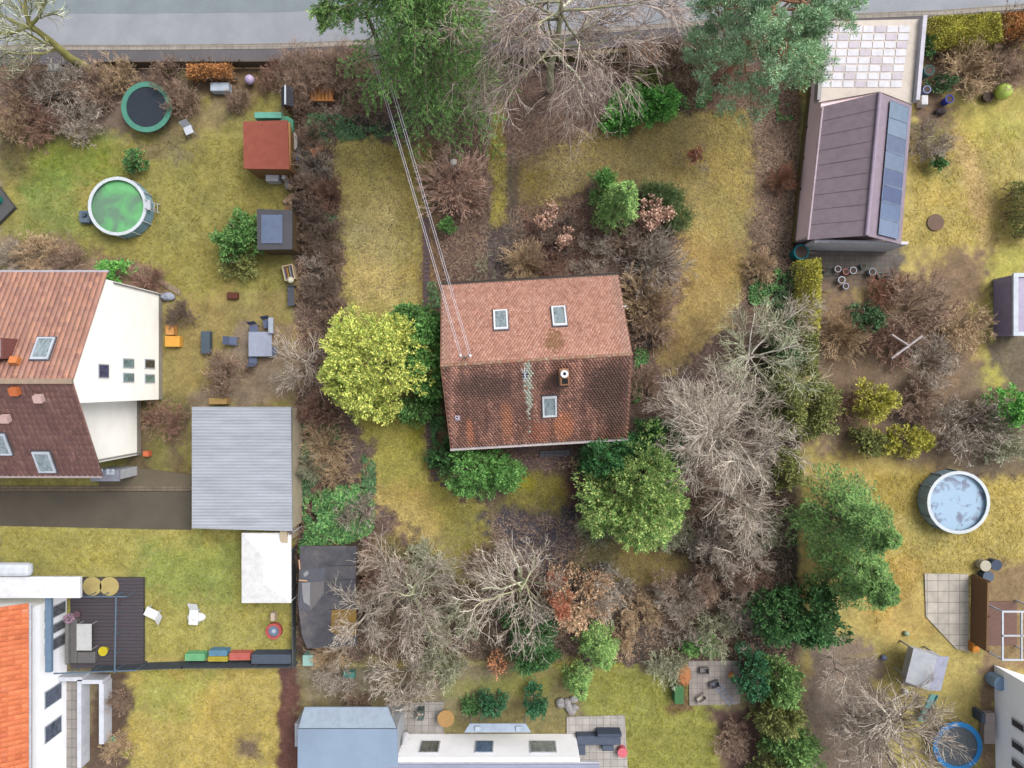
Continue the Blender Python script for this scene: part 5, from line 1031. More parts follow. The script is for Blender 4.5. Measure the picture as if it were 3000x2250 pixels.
# ---- bottom left white house with terrace deck
def corner_house():
    t = thing('white_house', 'white house with bright orange tiles in the bottom left corner', 'house', (PX(60), PY(2000), 0)); xw = -46; xe = PX(196); ze = 4.1; ye = PY(1768, ze); yb = -29.5
    MB().box(xw, xe, yb, PY(1735), 0, ze - .25).build('wall', M((246, 248, 253), 'wall'), t)
    mt = roof_mat('roof_tiles_orange', [(206, 116, 78), (216, 128, 88), (196, 108, 74)], dark=(176, 96, 68))
    X1 = PX(84, ze); slope('roof_slope', t, (X1, yb, ze), (X1, ye, ze), (X1 - 7, yb, ze + 4.2), (X1 - 7, ye, ze + 4.2), mt, .30, .34, 21, False)
    MB().box(X1 + .003, X1 + .12, yb, ye, ze - .15, ze - .03).build('gutter', M((206, 206, 214)), t)
    MB().box(xw, PX(235, 3.2), PY(1752, 3.2), PY(1690, 3.2), 3.0, 3.2).build('flat_roof', M((248, 250, 254)), t); MB().box(xw, PX(84, 3.6), PY(1692, 3.6), PY(1652, 3.6), 3.0, 3.6).build('roof_box', M((226, 232, 240), rough=.4), t, bevel=.25)
    z = 2.7; MB().box(PX(132, z), PX(150, z), PY(1970, z), PY(1748, z), z - .2, z).build('awning_box', M((118, 144, 172)), t)
    for y0, y1 in ((1775, 1810), (1828, 1856), (1870, 1905)): win(t, (xe, PY(y1, 1.3)), (xe, PY(y0, 1.3)), .2, 2.2, (1, 0), M((200, 206, 214)), (124, 128, 136))
    for y0, y1 in ((2010, 2060), (2110, 2160)): win(t, (xe, PY(y1, 1.3)), (xe, PY(y0, 1.3)), .6, 2.2, (1, 0), M((200, 206, 214)), (110, 120, 140))
    # timber terrace
    d = thing('timber_deck', 'dark timber terrace deck beside the white corner house', 'deck', (PX(315), PY(1820), 0)); m = MB(); x0, x1, y0, y1 = rect(206, 1692, 420, 1958, .3); n = 26
    for i in range(n): b = y0 + (y1 - y0) * i / n; m.box(x0, x1, b, b + (y1 - y0) / n * .93, .12, .3)
    m.build('boards', M((86, 80, 86), 'wood', .6), d); m = MB(); m.box(x0 + .1, x1 - .1, y0 + .1, y1 - .1, 0, .117); m.build('base', M((60, 58, 60)), d)
    for p_, q_ in (((216, 1748), (372, 1748)), ((340, 1748), (336, 1972)), ((140, 1974), (400, 1964))): a, b = P(*p_, 1.3), P(*q_, 1.3); m = MB(); m.tube(a, b, .045, 6); [m.tube((a[0] + (b[0] - a[0]) * u, a[1] + (b[1] - a[1]) * u, .3), (a[0] + (b[0] - a[0]) * u, a[1] + (b[1] - a[1]) * u, 1.3), .025, 5) for u in (0, .25, .5, .75, 1)]; m.build('railing', M((104, 128, 148)), d)
    s = thing('corner_sofa', 'grey corner sofa on the dark timber deck', 'sofa', (PX(235), PY(1880), .3)); cg_ = M((112, 110, 110)); cm = M((128, 126, 126))
    MB().box(*rect(196, 1815, 222, 1945, .8), .3, .72).build('seat', cg_, s, bevel=.05); MB().box(*rect(223, 1912, 276, 1945, .8), .3, .72).build('seat', cg_, s, bevel=.05); MB().box(*rect(190, 1812, 199, 1948, 1.0), .723, 1.02).build('backrest', cm, s, bevel=.05)
    a = table('patio_table', 'white rectangular patio table in front of the grey corner sofa', 'table', 224, 1828, 268, 1906, .95, M((206, 208, 208)), M((180, 180, 184)))
    for x, l in ((270, 'left of two round tan mats at the top of the timber deck'), (320, 'right of two round tan mats at the top of the timber deck')): tag(MB().cyl(PX(x, .35), PY(1718, .35), .302, .36, .62, n=26).build('outdoor_mat', M((196, 178, 116))), l, 'mat')
    b = thing('yellow_bucket', 'bright yellow bucket on the deck beside the sofa', 'bucket', (PX(302), PY(1908), .3)); MB().cyl(PX(302, .6), PY(1908, .6), .302, .6, .2, .28, 16).build('body', M((214, 196, 40)), b); MB().ring(PX(302, .6), PY(1908, .6), .6, .63, .25, .3, 20).build('rim', M((230, 212, 60)), b)
    p = thing('potted_plant', 'pot with pinkish flowers at the upper left corner of the sofa', 'plant', (PX(225), PY(1800), .3)); MB().cyl(PX(225, .6), PY(1800, .6), .302, .6, .15, .22, 14).build('pot', M((120, 90, 100)), p); rg = np.random.default_rng(2); V, Fq = leaves(rg, ball(rg, 500) * .28 + [0, 0, .5], ball(rg, 500), .1, .06); put_mesh('flowers', np_mesh('flowers', V, Fq, Mveg('petals', [(170, 120, 170), (200, 150, 180), (90, 120, 80)])), p)
    # sunken yard frame
    f = thing('concrete_planter_wall', 'white low wall framing the concrete yard below the timber deck', 'wall', (PX(230), PY(2100), 0)); zz = .9
    m = MB()
    for q in (((226, 1992, 300, 2004)), ((290, 2004, 304, 2180)), ((226, 2004, 238, 2250)), ((90, 1984, 240, 1996))): m.box(*rect(*q, zz), 0, zz)
    m.build('wall', M((222, 226, 236)), f)
    gb = thing('gas_grill', 'dark covered grill on the concrete yard beside the white house', 'grill', (PX(110), PY(2100), 0)); MB((PX(110), PY(2100), .5)).box(-.45, .45, -.8, .8, 0.0, .95).build('cover', M((64, 70, 84)), gb, bevel=.12); MB((PX(110), PY(2100), .5)).box(-.5, -.455, -.5, .5, .7, .76).build('side_shelf', M((90, 96, 106)), gb)
    cb = thing('blue_garden_chair', 'light blue chair at the lower end of the concrete yard', 'chair', (PX(112), PY(2190), 0)); MB((PX(112), PY(2190), .1)).box(-.25, .25, -.45, .3, .35, .42).build('seat', M((140, 172, 214)), cb); MB((PX(112), PY(2190), .1)).box(-.25, .25, .303, .36, .35, .95).build('backrest', M((140, 172, 214)), cb)
    for a_ in (-.22, .22):
        for b_ in (-.4, .26): MB((PX(112), PY(2190), .1)).cyl(a_, b_, 0, .348, .02, n=6).build('leg', M((120, 140, 170)), cb)
corner_house()
# ---- blue-grey flat roof building and the white house at the bottom
t = shed('blue_grey_garage', 'garage with a smooth blue-grey metal roof at the bottom edge', 'garage', [(872, 2136), (1164, 2136), (1168, 2330), (872, 2330)], 3.0, M((152, 172, 196), 'plain', .5, sc=.3), M((196, 200, 206)), 2, door=False)
m = MB(); m.slab([P(874, 2133, 2.99), P(1160, 2133, 2.99), P(1136, 2072, 2.2), P(892, 2072, 2.2)], .1); m.build('front_roof', M((168, 184, 202), 'plain', .5), t)
MB().box(*rect(892, 2076, 1130, 2140), 0, 2.0).build('wall', M((190, 196, 204)), t)
def bottom_house():
    z = 3.0; yw = PY(2150); t = thing('white_bungalow', 'white house with grey roof and three front windows at the bottom edge', 'house', (PX(1430), yw - 4, 0)); x0, x1 = PX(1178), PX(1686)
    MB().box(x0, x1, -33, yw, 0, z - .1).build('wall', M((250, 250, 253), 'wall'), t); r = M((158, 164, 188), 'ribbed', .6, sc=1.2)
    m = MB(); m.slab([(x0 - .4, yw - .35, z - .05), (x1 + 1.2, yw - .35, z - .05), (x1 + 1.2, yw - 6, z + 2.2), (x0 - .4, yw - 6, z + 2.2)][::-1], .1); m.f = [f[::-1] for f in m.f]; m.build('roof', r, t)
    MB().box(x0 - .4, x1 + 1.2, yw - .34, yw - .22, z - .2, z - .08).build('gutter', M((206, 206, 216)), t)
    for a, b, c in ((1231, 1288, (120, 122, 112)), (1392, 1446, (110, 136, 168)), (1552, 1630, (158, 166, 164))): win(t, (PX(a, 1.6), yw), (PX(b, 1.6), yw), .95, 2.35, (0, 1), M((214, 220, 228)), c)
    c = thing('glass_canopy', 'grey-blue glass canopy over the garden door of the bungalow', 'canopy', (PX(1460), PY(2138), 0)); m = MB(); m.slab([P(1360, 2146, 2.2), P(1556, 2146, 2.2), P(1540, 2120, 2.0), P(1376, 2120, 2.0)], .05); m.build('canopy_roof', M((170, 186, 206), rough=.3), c)
    for a in (1378, 1538): MB().cyl(PX(a, 1), PY(2122, 1), 0, 1.96, .04, n=8).build('post', M((190, 196, 206)), c)
    for a in (1400, 1520): MB().box(PX(a - 8, 2.2), PX(a + 8, 2.2), PY(2142, 2.2), PY(2128, 2.2), 2.16, 2.24).build('canopy_pane', M((196, 210, 226), rough=.3), c)
bottom_house()
t = thing('round_table', 'round tan wooden table on the terrace above the bungalow', 'table', (PX(1306), PY(2106), 0)); MB().cyl(PX(1306, .75), PY(2106, .75), .7, .75, .55, n=28).build('table_top', M((190, 150, 96), 'wood'), t); MB().cyl(PX(1306, .75), PY(2106, .75), 0, .698, .06, n=10).build('leg', M((120, 90, 60), 'wood'), t)
t = thing('white_parasol', 'closed white parasol beside the round tan table', 'parasol', (PX(1194), PY(2136), 0)); MB().cyl(PX(1194), PY(2136), 0, 2.0, .03, n=8).build('pole', M((180, 180, 184)), t); MB().cyl(PX(1194), PY(2136), .9, 2.1, .28, .06, 10).build('canopy', M((240, 240, 244)), t)
tag(MB().box(*rect(1222, 2084, 1240, 2112, .8), 0, .8).build('planter_box', M((92, 108, 104)), bevel=.03), 'dark grey-green planter box between parasol and round table', 'planter')
s = thing('garden_sofa', 'dark blue-grey sofa group on the terrace right of the bungalow', 'sofa', (PX(1766), PY(2180), 0)); dk = M((92, 102, 122)); MB().box(*rect(1690, 2160, 1820, 2186, .8), 0, .7).build('seat', dk, s, bevel=.06); MB().box(*rect(1690, 2187, 1716, 2216, .8), 0, .7).build('seat', dk, s, bevel=.06); MB().box(*rect(1750, 2150, 1822, 2159, .9), 0, .95).build('backrest', M((80, 90, 110)), s, bevel=.05)
MB().box(*rect(1765, 2189, 1800, 2206, .7), .0, .5).build('footstool', dk, s, bevel=.05)
tag(MB().cyl(PX(1824, .5), PY(2206, .5), 0, .5, .3, .32, 18).build('pouf', M((232, 120, 132))), 'round pink-red pouf beside the dark sofa group', 'pouf')
t = thing('grey_corner_boulder', 'pale grey stone heap at the upper left corner of the sofa terrace', 'stones', (PX(1672), PY(2074), 0)); rq = random.Random(5)
for i in range(9): MB().dome(PX(1655 + rq.uniform(-14, 30)), PY(2062 + rq.uniform(-20, 24)), .1, .28, .22, .2, 9, 5, seed=i, amp=.3).build('stone', M((176, 172, 172)), t)
# terrace clutter right bottom
t = thing('ladder', 'blue-grey ladder lying on the paved yard at the bottom', 'ladder', (PX(2116), PY(2026), 0)); m = MB((PX(2116), PY(2026), R(-52))); m.box(-1.0, 1.0, -.2, -.15, .06, .12); m.box(-1.0, 1.0, .15, .2, .06, .12); [m.box(-.9 + i * .3, -.86 + i * .3, -.15, .15, .07, .1) for i in range(7)]; m.build('rails', M((150, 166, 190)), t)
tag(MB().dome(PX(1996), PY(1972), .3, .55, .75, .5, 14, 6, seed=2, amp=.12).build('leaf_heap', M((190, 128, 84))), 'rust brown heap of leaves left of the paved yard', 'heap')
m = MB(); m.box(*rect(1976, 2012, 2004, 2064, .9), 0, .9); tag(m.build('compost_bin', M((74, 122, 76)), bevel=.05), 'green compost bin left of the paved yard', 'bin')
tag(MB().cyl(PX(2140), PY(1975), 0, .35, .16, .2, 14).build('orange_bucket', M((226, 150, 84))), 'orange bucket on the paved yard at the bottom', 'bucket')
for i, (a, b, l) in enumerate(((2060, 1960, 'grey crate at the top left of the paved yard'), (2090, 2000, 'grey crate in the middle of the paved yard'), (2052, 2040, 'pale crate at the lower left of the paved yard'))):
    m = MB((PX(a), PY(b), .3 * i)); m.box(-.3, .3, -.2, .2, .04, .06)
    for q in ((-.3, .3, -.2, -.17), (-.3, .3, .17, .2), (-.3, -.27, -.17, .17), (.27, .3, -.17, .17)): m.box(*q, .06, .4)
    tag(m.build('crate', M([(146, 140, 140), (120, 118, 124), (206, 196, 184)][i])), l, 'crate', 'crates on the paved yard')
# pools and trampolines
def pool(px, py, rpx, h, water, wall, label, cover=None):
    x, y = PX(px, h), PY(py, h); r = rpx * (HC - h) / F; t = thing('swimming_pool', label, 'pool', (x, y, 0)); MB().ring(x, y, 0, h - .03, r - .1, r - .04, 56).build('wall', M(wall), t); MB().ring(x, y, h - .028, h + .03, r - .2, r, 56).build('rim', M((222, 230, 236), rough=.4), t); MB().cyl(x, y, .02, h * .78, r - .103, n=56).build('water', cover or Mwater(water), t)
    m = MB()
    for i in range(12): a = 2 * math.pi * i / 12; m.box(x + (r + .003) * math.cos(a) - .04, x + (r + .003) * math.cos(a) + .04, y + (r + .003) * math.sin(a) - .04, y + (r + .003) * math.sin(a) + .04, 0, h - .04)
    m.build('supports', M((190, 200, 210)), t); return t, x, y, r
wm = NT('green_pool_cover', .5, .3); o_ = wm.obj(); wm.color(wm.ramp(wm.noise(o_, .7, 3, .5, .6), [(.40, np.array(alb((112, 148, 122)))), (.55, np.array(alb((112, 186, 122)))), (.7, np.array(alb((124, 204, 134))))]))
t, x, y, r = pool(344, 604, 86, 1.0, (110, 180, 120), (150, 190, 206), 'above-ground pool with bright green cover on the left neighbour lawn', wm.m)
lad = thing('pool_ladder', 'grey pool ladder at the right rim of the green-covered pool', 'ladder', (x + r + .2, y + .1, 0)); m = MB(); m.tube((x + r + .35, y - .2, 0), (x + r, y - .2, 1.3), .03); m.tube((x + r + .35, y + .35, 0), (x + r, y + .35, 1.3), .03); [m.tube((x + r + .3 - .09 * i, y - .2, .25 + .25 * i), (x + r + .3 - .09 * i, y + .35, .25 + .25 * i), .02) for i in range(4)]; m.box(x + r - .05, x + r + .25, y - .25, y + .4, 1.02, 1.07); m.build('frame', M((206, 210, 216)), lad)
pf = thing('pool_pump', 'blue-grey pump box left of the green-covered pool', 'pump', (PX(246), PY(634), 0)); MB().box(*rect(230, 616, 262, 652, .5), 0, .5).build('housing', M((104, 122, 138)), pf, bevel=.08); MB().cyl(PX(250, .5), PY(630, .5), .502, .7, .14, n=14).build('filter', M((80, 96, 110)), pf)
pm = NT('pale_pool_cover', .4, .3); o_ = pm.obj(); pm.color(pm.mix(pm.ramp(pm.noise(o_, 1.2, 4, .6, .5), [(.52, 0), (.62, 1)]), np.array(alb((170, 200, 226))), np.array(alb((126, 136, 160)))))
pool(2808, 1472, 92, 1.1, (150, 190, 220), (176, 204, 220), 'round pale blue pool with a stained cover on the right neighbour lawn', pm.m)
def trampoline(px, py, rpx, rim, mat_, label, net=True):
    h = .85; x, y = PX(px, h), PY(py, h); r = rpx * (HC - h) / F; t = thing('trampoline', label, 'trampoline', (x, y, 0)); MB().cyl(x, y, h - .02, h, r * .80, n=48).build('jumping_mat', M(mat_), t); MB().ring(x, y, h - .01, h + .05, r * .80, r, 48).build('padding', M(rim, rough=.5), t)
    for i in range(6):
        a = i * math.pi / 3 + .2; MB().tube((x + r * .95 * math.cos(a), y + r * .95 * math.sin(a), 0), (x + r * .95 * math.cos(a), y + r * .95 * math.sin(a), h - .02), .03).build('leg', M((130, 134, 138)), t)
        if net: MB().tube((x + r * 1.02 * math.cos(a), y + r * 1.02 * math.sin(a), 0.3), (x + r * 1.02 * math.cos(a), y + r * 1.02 * math.sin(a), 2.4), .035).build('net_pole', M(rim), t)
    if net:
        m = MB(); m.ring(x, y, 2.36, 2.42, r * 1.0, r * 1.03, 40); m.build('net_hoop', M(rim), t)
trampoline(430, 314, 74, (86, 152, 132), (46, 56, 68), 'trampoline with green rim among brown bushes, top left', False); trampoline(2805, 2186, 72, (38, 130, 196), (84, 92, 100), 'trampoline with bright blue rim at the bottom right', False)
# playhouse with slide
t = thing('playhouse', 'white raised playhouse with a grey gable roof on the right lawn', 'playhouse', (PX(2712), PY(1960), 0)); fr_ = (PX(2718, 2), PY(1962, 2), R(-14)); MB(fr_).box(-.85, .85, -.95, .95, .9, 2.0).build('cabin', M((206, 206, 210)), t)
for a in (-.8, .8):
    for b in (-.9, .9): MB(fr_).box(a - .05, a + .05, b - .05, b + .05, 0, .897).build('leg', M((200, 196, 190)), t)
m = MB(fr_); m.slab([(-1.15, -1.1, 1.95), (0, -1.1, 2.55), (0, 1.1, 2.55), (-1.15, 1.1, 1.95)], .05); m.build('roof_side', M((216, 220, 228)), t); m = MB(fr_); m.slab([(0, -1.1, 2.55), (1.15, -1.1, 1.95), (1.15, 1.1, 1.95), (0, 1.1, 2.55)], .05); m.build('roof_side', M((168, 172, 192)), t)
MB(fr_).box(-.6, .6, -1.6, -.953, .82, .9).build('platform', M((190, 176, 168), 'wood'), t)
sl_ = thing('slide', 'turquoise slide running down from the white playhouse', 'slide', (PX(2712), PY(2080), 0)); a, b = P(2736, 2035, .95), P(2698, 2112, .12); d_ = np.array([b[0] - a[0], b[1] - a[1]]); d_ /= np.linalg.norm(d_); nv = np.array([-d_[1], d_[0]]) * .24; tq = M((112, 186, 186), rough=.4)
m = MB(); m.slab([(a[0] - nv[0], a[1] - nv[1], a[2]), (b[0] - nv[0], b[1] - nv[1], b[2]), (b[0] + nv[0], b[1] + nv[1], b[2]), (a[0] + nv[0], a[1] + nv[1], a[2])], .04); m.build('chute', tq, sl_)
for s_q in (-1, 1): m = MB(); m.tube((a[0] + s_q * nv[0], a[1] + s_q * nv[1], a[2] + .06), (b[0] + s_q * nv[0], b[1] + s_q * nv[1], b[2] + .06), .04); m.build('side_rail', tq, sl_)
# right house, pergola, greenhouse
t = thing('white_house', 'large white house wall with small dark windows at the lower right photo edge', 'house', (PX(2990), PY(2100), 0)); xw = PX(2912); m = MB(); m.prism([(xw, PY(1948)), (xw + 9, PY(2080)), (xw + 9, -31), (xw + .2, -31)], 0, 5.6); m.build('wall', M((240, 243, 250), 'wall'), t)
m = MB(); m.prism([(xw - .2, PY(1948) + .3), (xw + 9.2, PY(2080) + .3), (xw + 9.2, -31.2), (xw - .0, -31.2)], 5.603, 5.8); m.build('roof', M((120, 116, 124)), t)
for y in (2126, 2190, 2246): zc = 2.2; win(t, (xw + .04, PY(y + 12, zc)), (xw + .02, PY(y - 12, zc)), 1.6, 2.7, (-1, 0), M((220, 224, 232)), (76, 76, 90))
t = thing('conservatory', 'white framed conservatory with brown inside above the white house wall, right edge', 'conservatory', (PX(2970), PY(1860), 0)); x0, x1, y0, y1 = rect(2936, 1790, 3060, 1936, 2.3); m = MB()
for q in ((x0, x1, y0, y0 + .1), (x0, x1, y1 - .1, y1), (x0, x0 + .1, y0 + .1, y1 - .1), (x0, x1, (y0 + y1) / 2 - .04, (y0 + y1) / 2 + .04), (x0 + 1.2, x0 + 1.28, y0 + .1, y1 - .1)): m.box(*q, 2.2, 2.3)
m.build('roof_frame', M((216, 222, 232)), t)
for a in (x0 + .05, x1 - .1):
    for b in (y0 + .05, y1 - .05): MB().box(a - .04, a + .04, b - .04, b + .04, 0, 2.197).build('post', M((216, 222, 232)), t)
MB().box(x0 + .1, x1 - .1, y0 + .12, y1 - .12, 0.02, .1).build('floor', M((128, 98, 88), 'wood'), t)
t = thing('greenhouse', 'white framed greenhouse cut by the right photo edge', 'greenhouse', (PX(2985), PY(890), 0)); x0, x1, y0, y1 = rect(2968, 800, 3040, 984, 1.9); MB().box(x0 + .1, x1, y0 + .1, y1 - .1, 0, 1.8).build('glass_wall', M((170, 160, 190), rough=.3), t); m = MB()
for q in ((x0, x0 + .3, y0, y1), (x0 + .3, x1, y1 - .25, y1), (x0 + .3, x1, y0, y0 + .25)): m.box(*q, 1.803, 1.95)
m.build('roof_frame', M((216, 224, 234)), t)
# wooden cross beams lying in the brown bushes, right
t = thing('beam_cross', 'two grey beams crossed over the reddish bush on the right', 'beams', (PX(2655), PY(1005), 0)); m = MB(); m.tube(P(2612, 980, 2.3), P(2662, 1012, 2.3), .07, 6); m.build('beam', M((190, 176, 174), 'wood'), t); m = MB(); m.tube(P(2612, 1050, 2.3), P(2702, 984, 2.3), .07, 6); m.build('beam', M((196, 186, 186), 'wood'), t); m = MB(); m.cyl(PX(2655, 2), PY(1015, 2), 0, 2.25, .05, n=8); m.build('post', M((150, 136, 126), 'wood'), t)
# small things: (kind, px, py, r, h, colour, label)
def pot(px, py, r, h, c, label, name='flower_pot', cat='pot', group=None):
    x, y = PX(px, h), PY(py, h); t = thing(name, label, cat, (x, y, 0), group); MB().cyl(x, y, 0, h - .03, r * .75, r * .95, 14).build('body', M(c), t); MB().ring(x, y, h - .028, h + .02, r * .8, r, 18).build('rim', M(c), t); MB().cyl(x, y, h - .027, h - .01, r * .79, n=14).build('soil', M((84, 70, 60)), t)
G = 'flower pots in the yard below the pink-walled building'
for a in [(2455, 788, .22, .35, (226, 222, 232), 'white flower pot at the left of the pot yard'), (2478, 796, .2, .3, (214, 140, 130), 'salmon flower pot in the pot yard'), (2500, 792, .24, .4, (206, 208, 220), 'grey-white flower pot in the middle of the pot yard'), (2466, 820, .24, .35, (216, 218, 232), 'white flower pot nearest the rust bush'),
          (2478, 838, .2, .3, (196, 198, 222), 'lilac-white flower pot in the lower pot yard'), (2556, 796, .24, .4, (168, 184, 196), 'blue-grey flower pot at the right of the pot yard'), (2580, 806, .18, .3, (110, 150, 140), 'green glazed pot at the right of the pot yard'), (2604, 812, .2, .3, (120, 140, 168), 'dark blue pot at the far right of the pot yard'),
          (2420, 790, .22, .4, (70, 100, 96), 'dark green pot at the left end of the pot yard'), (2530, 780, .2, .35, (96, 120, 110), 'green-grey pot in the upper pot yard')]: pot(*a, group=G)
G = 'rain barrels and tubs of the neighbours'
for a in [(2348, 738, .5, 1.0, (32, 128, 140), 'teal rain barrel at the lower left corner of the pink-walled building'), (2722, 206, .34, .9, (60, 110, 112), 'dark teal rain barrel right of the white terrace'), (2782, 290, .28, .6, (70, 84, 190), 'round blue tub below the round tan bush'), (2716, 262, .26, .6, (150, 170, 216), 'pale blue tub beside the white terrace'), (2895, 282, .34, .3, (96, 78, 66), 'brown tub beside the lime green ball')]: pot(*a, name='rain_barrel', cat='barrel', group=G)
tag(MB().box(*rect(2700, 278, 2720, 306, .6), 0, .6).build('white_box', M((232, 232, 236)), bevel=.05), 'white box beside the right wall of the terrace', 'box')
tag(MB().dome(PX(2940, .6), PY(268, .6), .62, .5, .5, .5, 18, 10).build('gym_ball', M((206, 232, 110), rough=.4), smooth=True), 'lime green exercise ball on the far right lawn', 'ball')
tag(MB().dome(PX(2750), PY(330), .16, .4, .26, .2, 12, 5, seed=5, amp=.15).build('dark_sack', M((60, 50, 52))), 'dark sack beside the solar roof', 'sack')
tag(MB().cyl(PX(2740), PY(652), .0, .06, .55, n=24).build('fire_pit', M((122, 98, 84))), 'round brown fire place in the lawn right of the solar roof', 'fire pit')
tag(MB().box(*rect(615, 240, 670, 266, .6), .0, .6).build('storage_chest', M((200, 212, 226)), bevel=.06), 'pale blue-white chest below the orange-brown hedge', 'chest')
tag(MB().dome(PX(732, .4), PY(234, .4), .42, .32, .32, .32, 16, 8).build('garden_ball', M((206, 186, 222), rough=.4), smooth=True), 'lilac ball right of the pale chest', 'ball')
tag(MB().box(*rect(140, 186, 166, 208, .6), 0, .6).build('white_box', M((196, 206, 210)), bevel=.05), 'white box under the mossy leaning tree', 'box')
def gchair(px, py, rot, c, label, group=None, name='garden_chair'):
    fr = (PX(px), PY(py), rot); t = thing(name, label, 'chair', (PX(px), PY(py), 0), group); mt = M(c); MB(fr).box(-.27, .27, -.27, .27, .40, .44).build('seat', mt, t, bevel=.01); m = MB(fr); m.slab([(-.27, .30, .42), (.27, .30, .42), (.27, .46, .95), (-.27, .46, .95)], .03); m.build('backrest', mt, t)
    for a in (-.24, .24):
        for b in (-.24, .24): MB(fr).box(a - .02, a + .02, b - .02, b + .02, 0, .398).build('leg', mt, t)
gchair(561, 388, .4, (214, 220, 230), 'pale chair on the lawn between trampoline and red shed')
def lounger(px, py, rot, L, label):
    fr = (PX(px), PY(py), rot); t = thing('sun_lounger', label, 'lounger', (PX(px), PY(py), 0)); w_ = M((248, 250, 250)); MB(fr).box(-L / 2, L * .15, -.3, .3, .3, .38).build('seat', w_, t, bevel=.02); m = MB(fr); m.slab([(L * .153, -.3, .38), (L / 2, -.3, .75), (L / 2, .3, .75), (L * .153, .3, .38)], .05); m.build('backrest', w_, t)
    for a in (-L / 2 + .1, L * .12):
        for b in (-.25, .25): MB(fr).box(a - .03, a + .03, b - .03, b + .03, 0, .298).build('leg', w_, t)
lounger(460, 1796, -.45, 1.3, 'white lounger on the lawn nearest the timber deck'); lounger(575, 1792, 1.5, 1.5, 'upright standing white lounger between deck and tent'); tag(MB().dome(PX(578), PY(1806), .1, .62, .34, .32, 16, 6, False).build('sand_shell', M((250, 250, 250)), smooth=True), 'white shell-shaped sandpit at the foot of the second lounger', 'sandpit')
t = thing('fire_bowl', 'round red-rimmed bowl with blue-grey centre on the lawn below the tent', 'bowl', (PX(801), PY(1850), 0)); MB().ring(PX(801, .4), PY(1850, .4), .1, .42, .36, .52, 30).build('rim', M((196, 96, 92)), t); MB().cyl(PX(801, .4), PY(1850, .4), .1, .3, .358, n=24).build('basin', M((120, 140, 164)), t); MB().cyl(PX(801, .4), PY(1850, .4), .302, .36, .13, n=14).build('hub', M((190, 200, 214)), t)
tag(MB().box(*rect(792, 1796, 804, 1820, .5), 0, .5).build('stool', M((216, 196, 176)), bevel=.03), 'small beige stool above the red-rimmed bowl', 'stool')
G = 'coloured planters along the dark fence'
for a, b, c, d, cc, l in ((542, 1916, 598, 1936, (132, 208, 150), 'mint green planter on the dark fence line'), (612, 1906, 664, 1922, (110, 160, 192), 'blue planter, further up than its yellow neighbour'), (610, 1924, 666, 1938, (204, 188, 70), 'yellow planter below the blue one'), (672, 1914, 732, 1934, (226, 122, 112), 'salmon red planter on the dark fence line')):
    x0, x1, y0, y1 = rect(a, b, c, d, .6); t = thing('trough_planter', l, 'planter', ((x0 + x1) / 2, (y0 + y1) / 2, 0), G); m = MB(); [m.box(*q, 0, .6) for q in ((x0, x1, y0, y0 + .05), (x0, x1, y1 - .05, y1), (x0, x0 + .05, y0 + .05, y1 - .05), (x1 - .05, x1, y0 + .05, y1 - .05))]; m.build('body', M(cc), t); MB().box(x0 + .052, x1 - .052, y0 + .052, y1 - .052, 0, .58).build('soil', M(tuple(int(v * .9) for v in cc)), t)
tag(MB().box(*rect(736, 1918, 852, 1946, .9), 0, .9).build('storage_bench', M((86, 96, 112)), bevel=.03), 'dark blue-grey storage bench at the right end of the dark fence', 'bench')
tag(MB().dome(PX(330), PY(2164), .12, .42, .24, .22, 12, 5, seed=6, amp=.15).build('watering_can', M((70, 170, 140))), 'turquoise watering can in the bed beside the white corner house', 'watering can')
tag(MB().dome(PX(372), PY(2196), .15, .4, .4, .3, 12, 5, seed=7, amp=.25).build('yellow_perennial', M((150, 150, 60))), 'yellow-green perennial clump at the lawn corner below the turquoise can', 'plant')
# left lawn furniture
tag(MB().box(*rect(588, 970, 614, 1036, .45), .0, .45).build('grey_bench', M((84, 98, 110)), bevel=.03), 'long dark grey bench on the lawn right of the white gable', 'bench')
t = table('grey_patio_table', 'big pale grey table of the seating group right of the dark bench', 'table', 728, 972, 796, 1044, .75, M((168, 176, 196)), M((120, 128, 144)))
G = 'grey chairs round the pale patio table'
for a, b, r_, l in ((748, 1054, 3.1, 'dark chair below the left end of the pale patio table'), (806, 1030, -1.5, 'dark chair at the lower right of the pale patio table'), (750, 966, 0.1, 'grey chair above the pale patio table, left'), (790, 950, .2, 'grey chair above the pale patio table, right'), (690, 1000, 1.5, 'grey chair standing apart, left of the pale patio table')): gchair(a, b, r_, (104, 116, 146), l, G)
tag(MB().box(*rect(786, 930, 800, 976, 1.0), .9, 1.0).build('parasol_arm', M((176, 186, 202))), 'grey parasol arm above the pale patio table', 'parasol')
t = thing('play_slide', 'orange-yellow toy bench against the white gable wall', 'bench', (PX(500), PY(985), 0)); MB().box(*rect(482, 984, 526, 1016, .5), 0, .5).build('seat', M((240, 176, 76)), t, bevel=.04); MB().box(*rect(484, 950, 508, 981, .6), 0, .6).build('step', M((232, 168, 96)), t, bevel=.04)
tag(MB().dome(PX(496), PY(870), .2, .5, .3, .3, 12, 5, seed=9, amp=.2).build('grey_sack', M((168, 174, 190))), 'pale blue-grey sack at the upper right corner of the white gable', 'sack')
tag(MB().box(*rect(664, 856, 696, 876, .3), 0, .3).build('brown_box', M((104, 58, 44)), bevel=.05), 'small dark red-brown box on the lawn above the seating group', 'box')
tag(MB().box(*rect(418, 1322, 434, 1338, .5), 0, .5).build('orange_box', M((226, 120, 80)), bevel=.03), 'small orange box at the white wall corner above the driveway', 'box')
tag(MB().box(*rect(612, 1166, 664, 1184, .6), 0, .6).build('timber_pile', M((190, 156, 100), 'wood')), 'yellowish timber pile against the upper wall of the corrugated garage', 'timber')
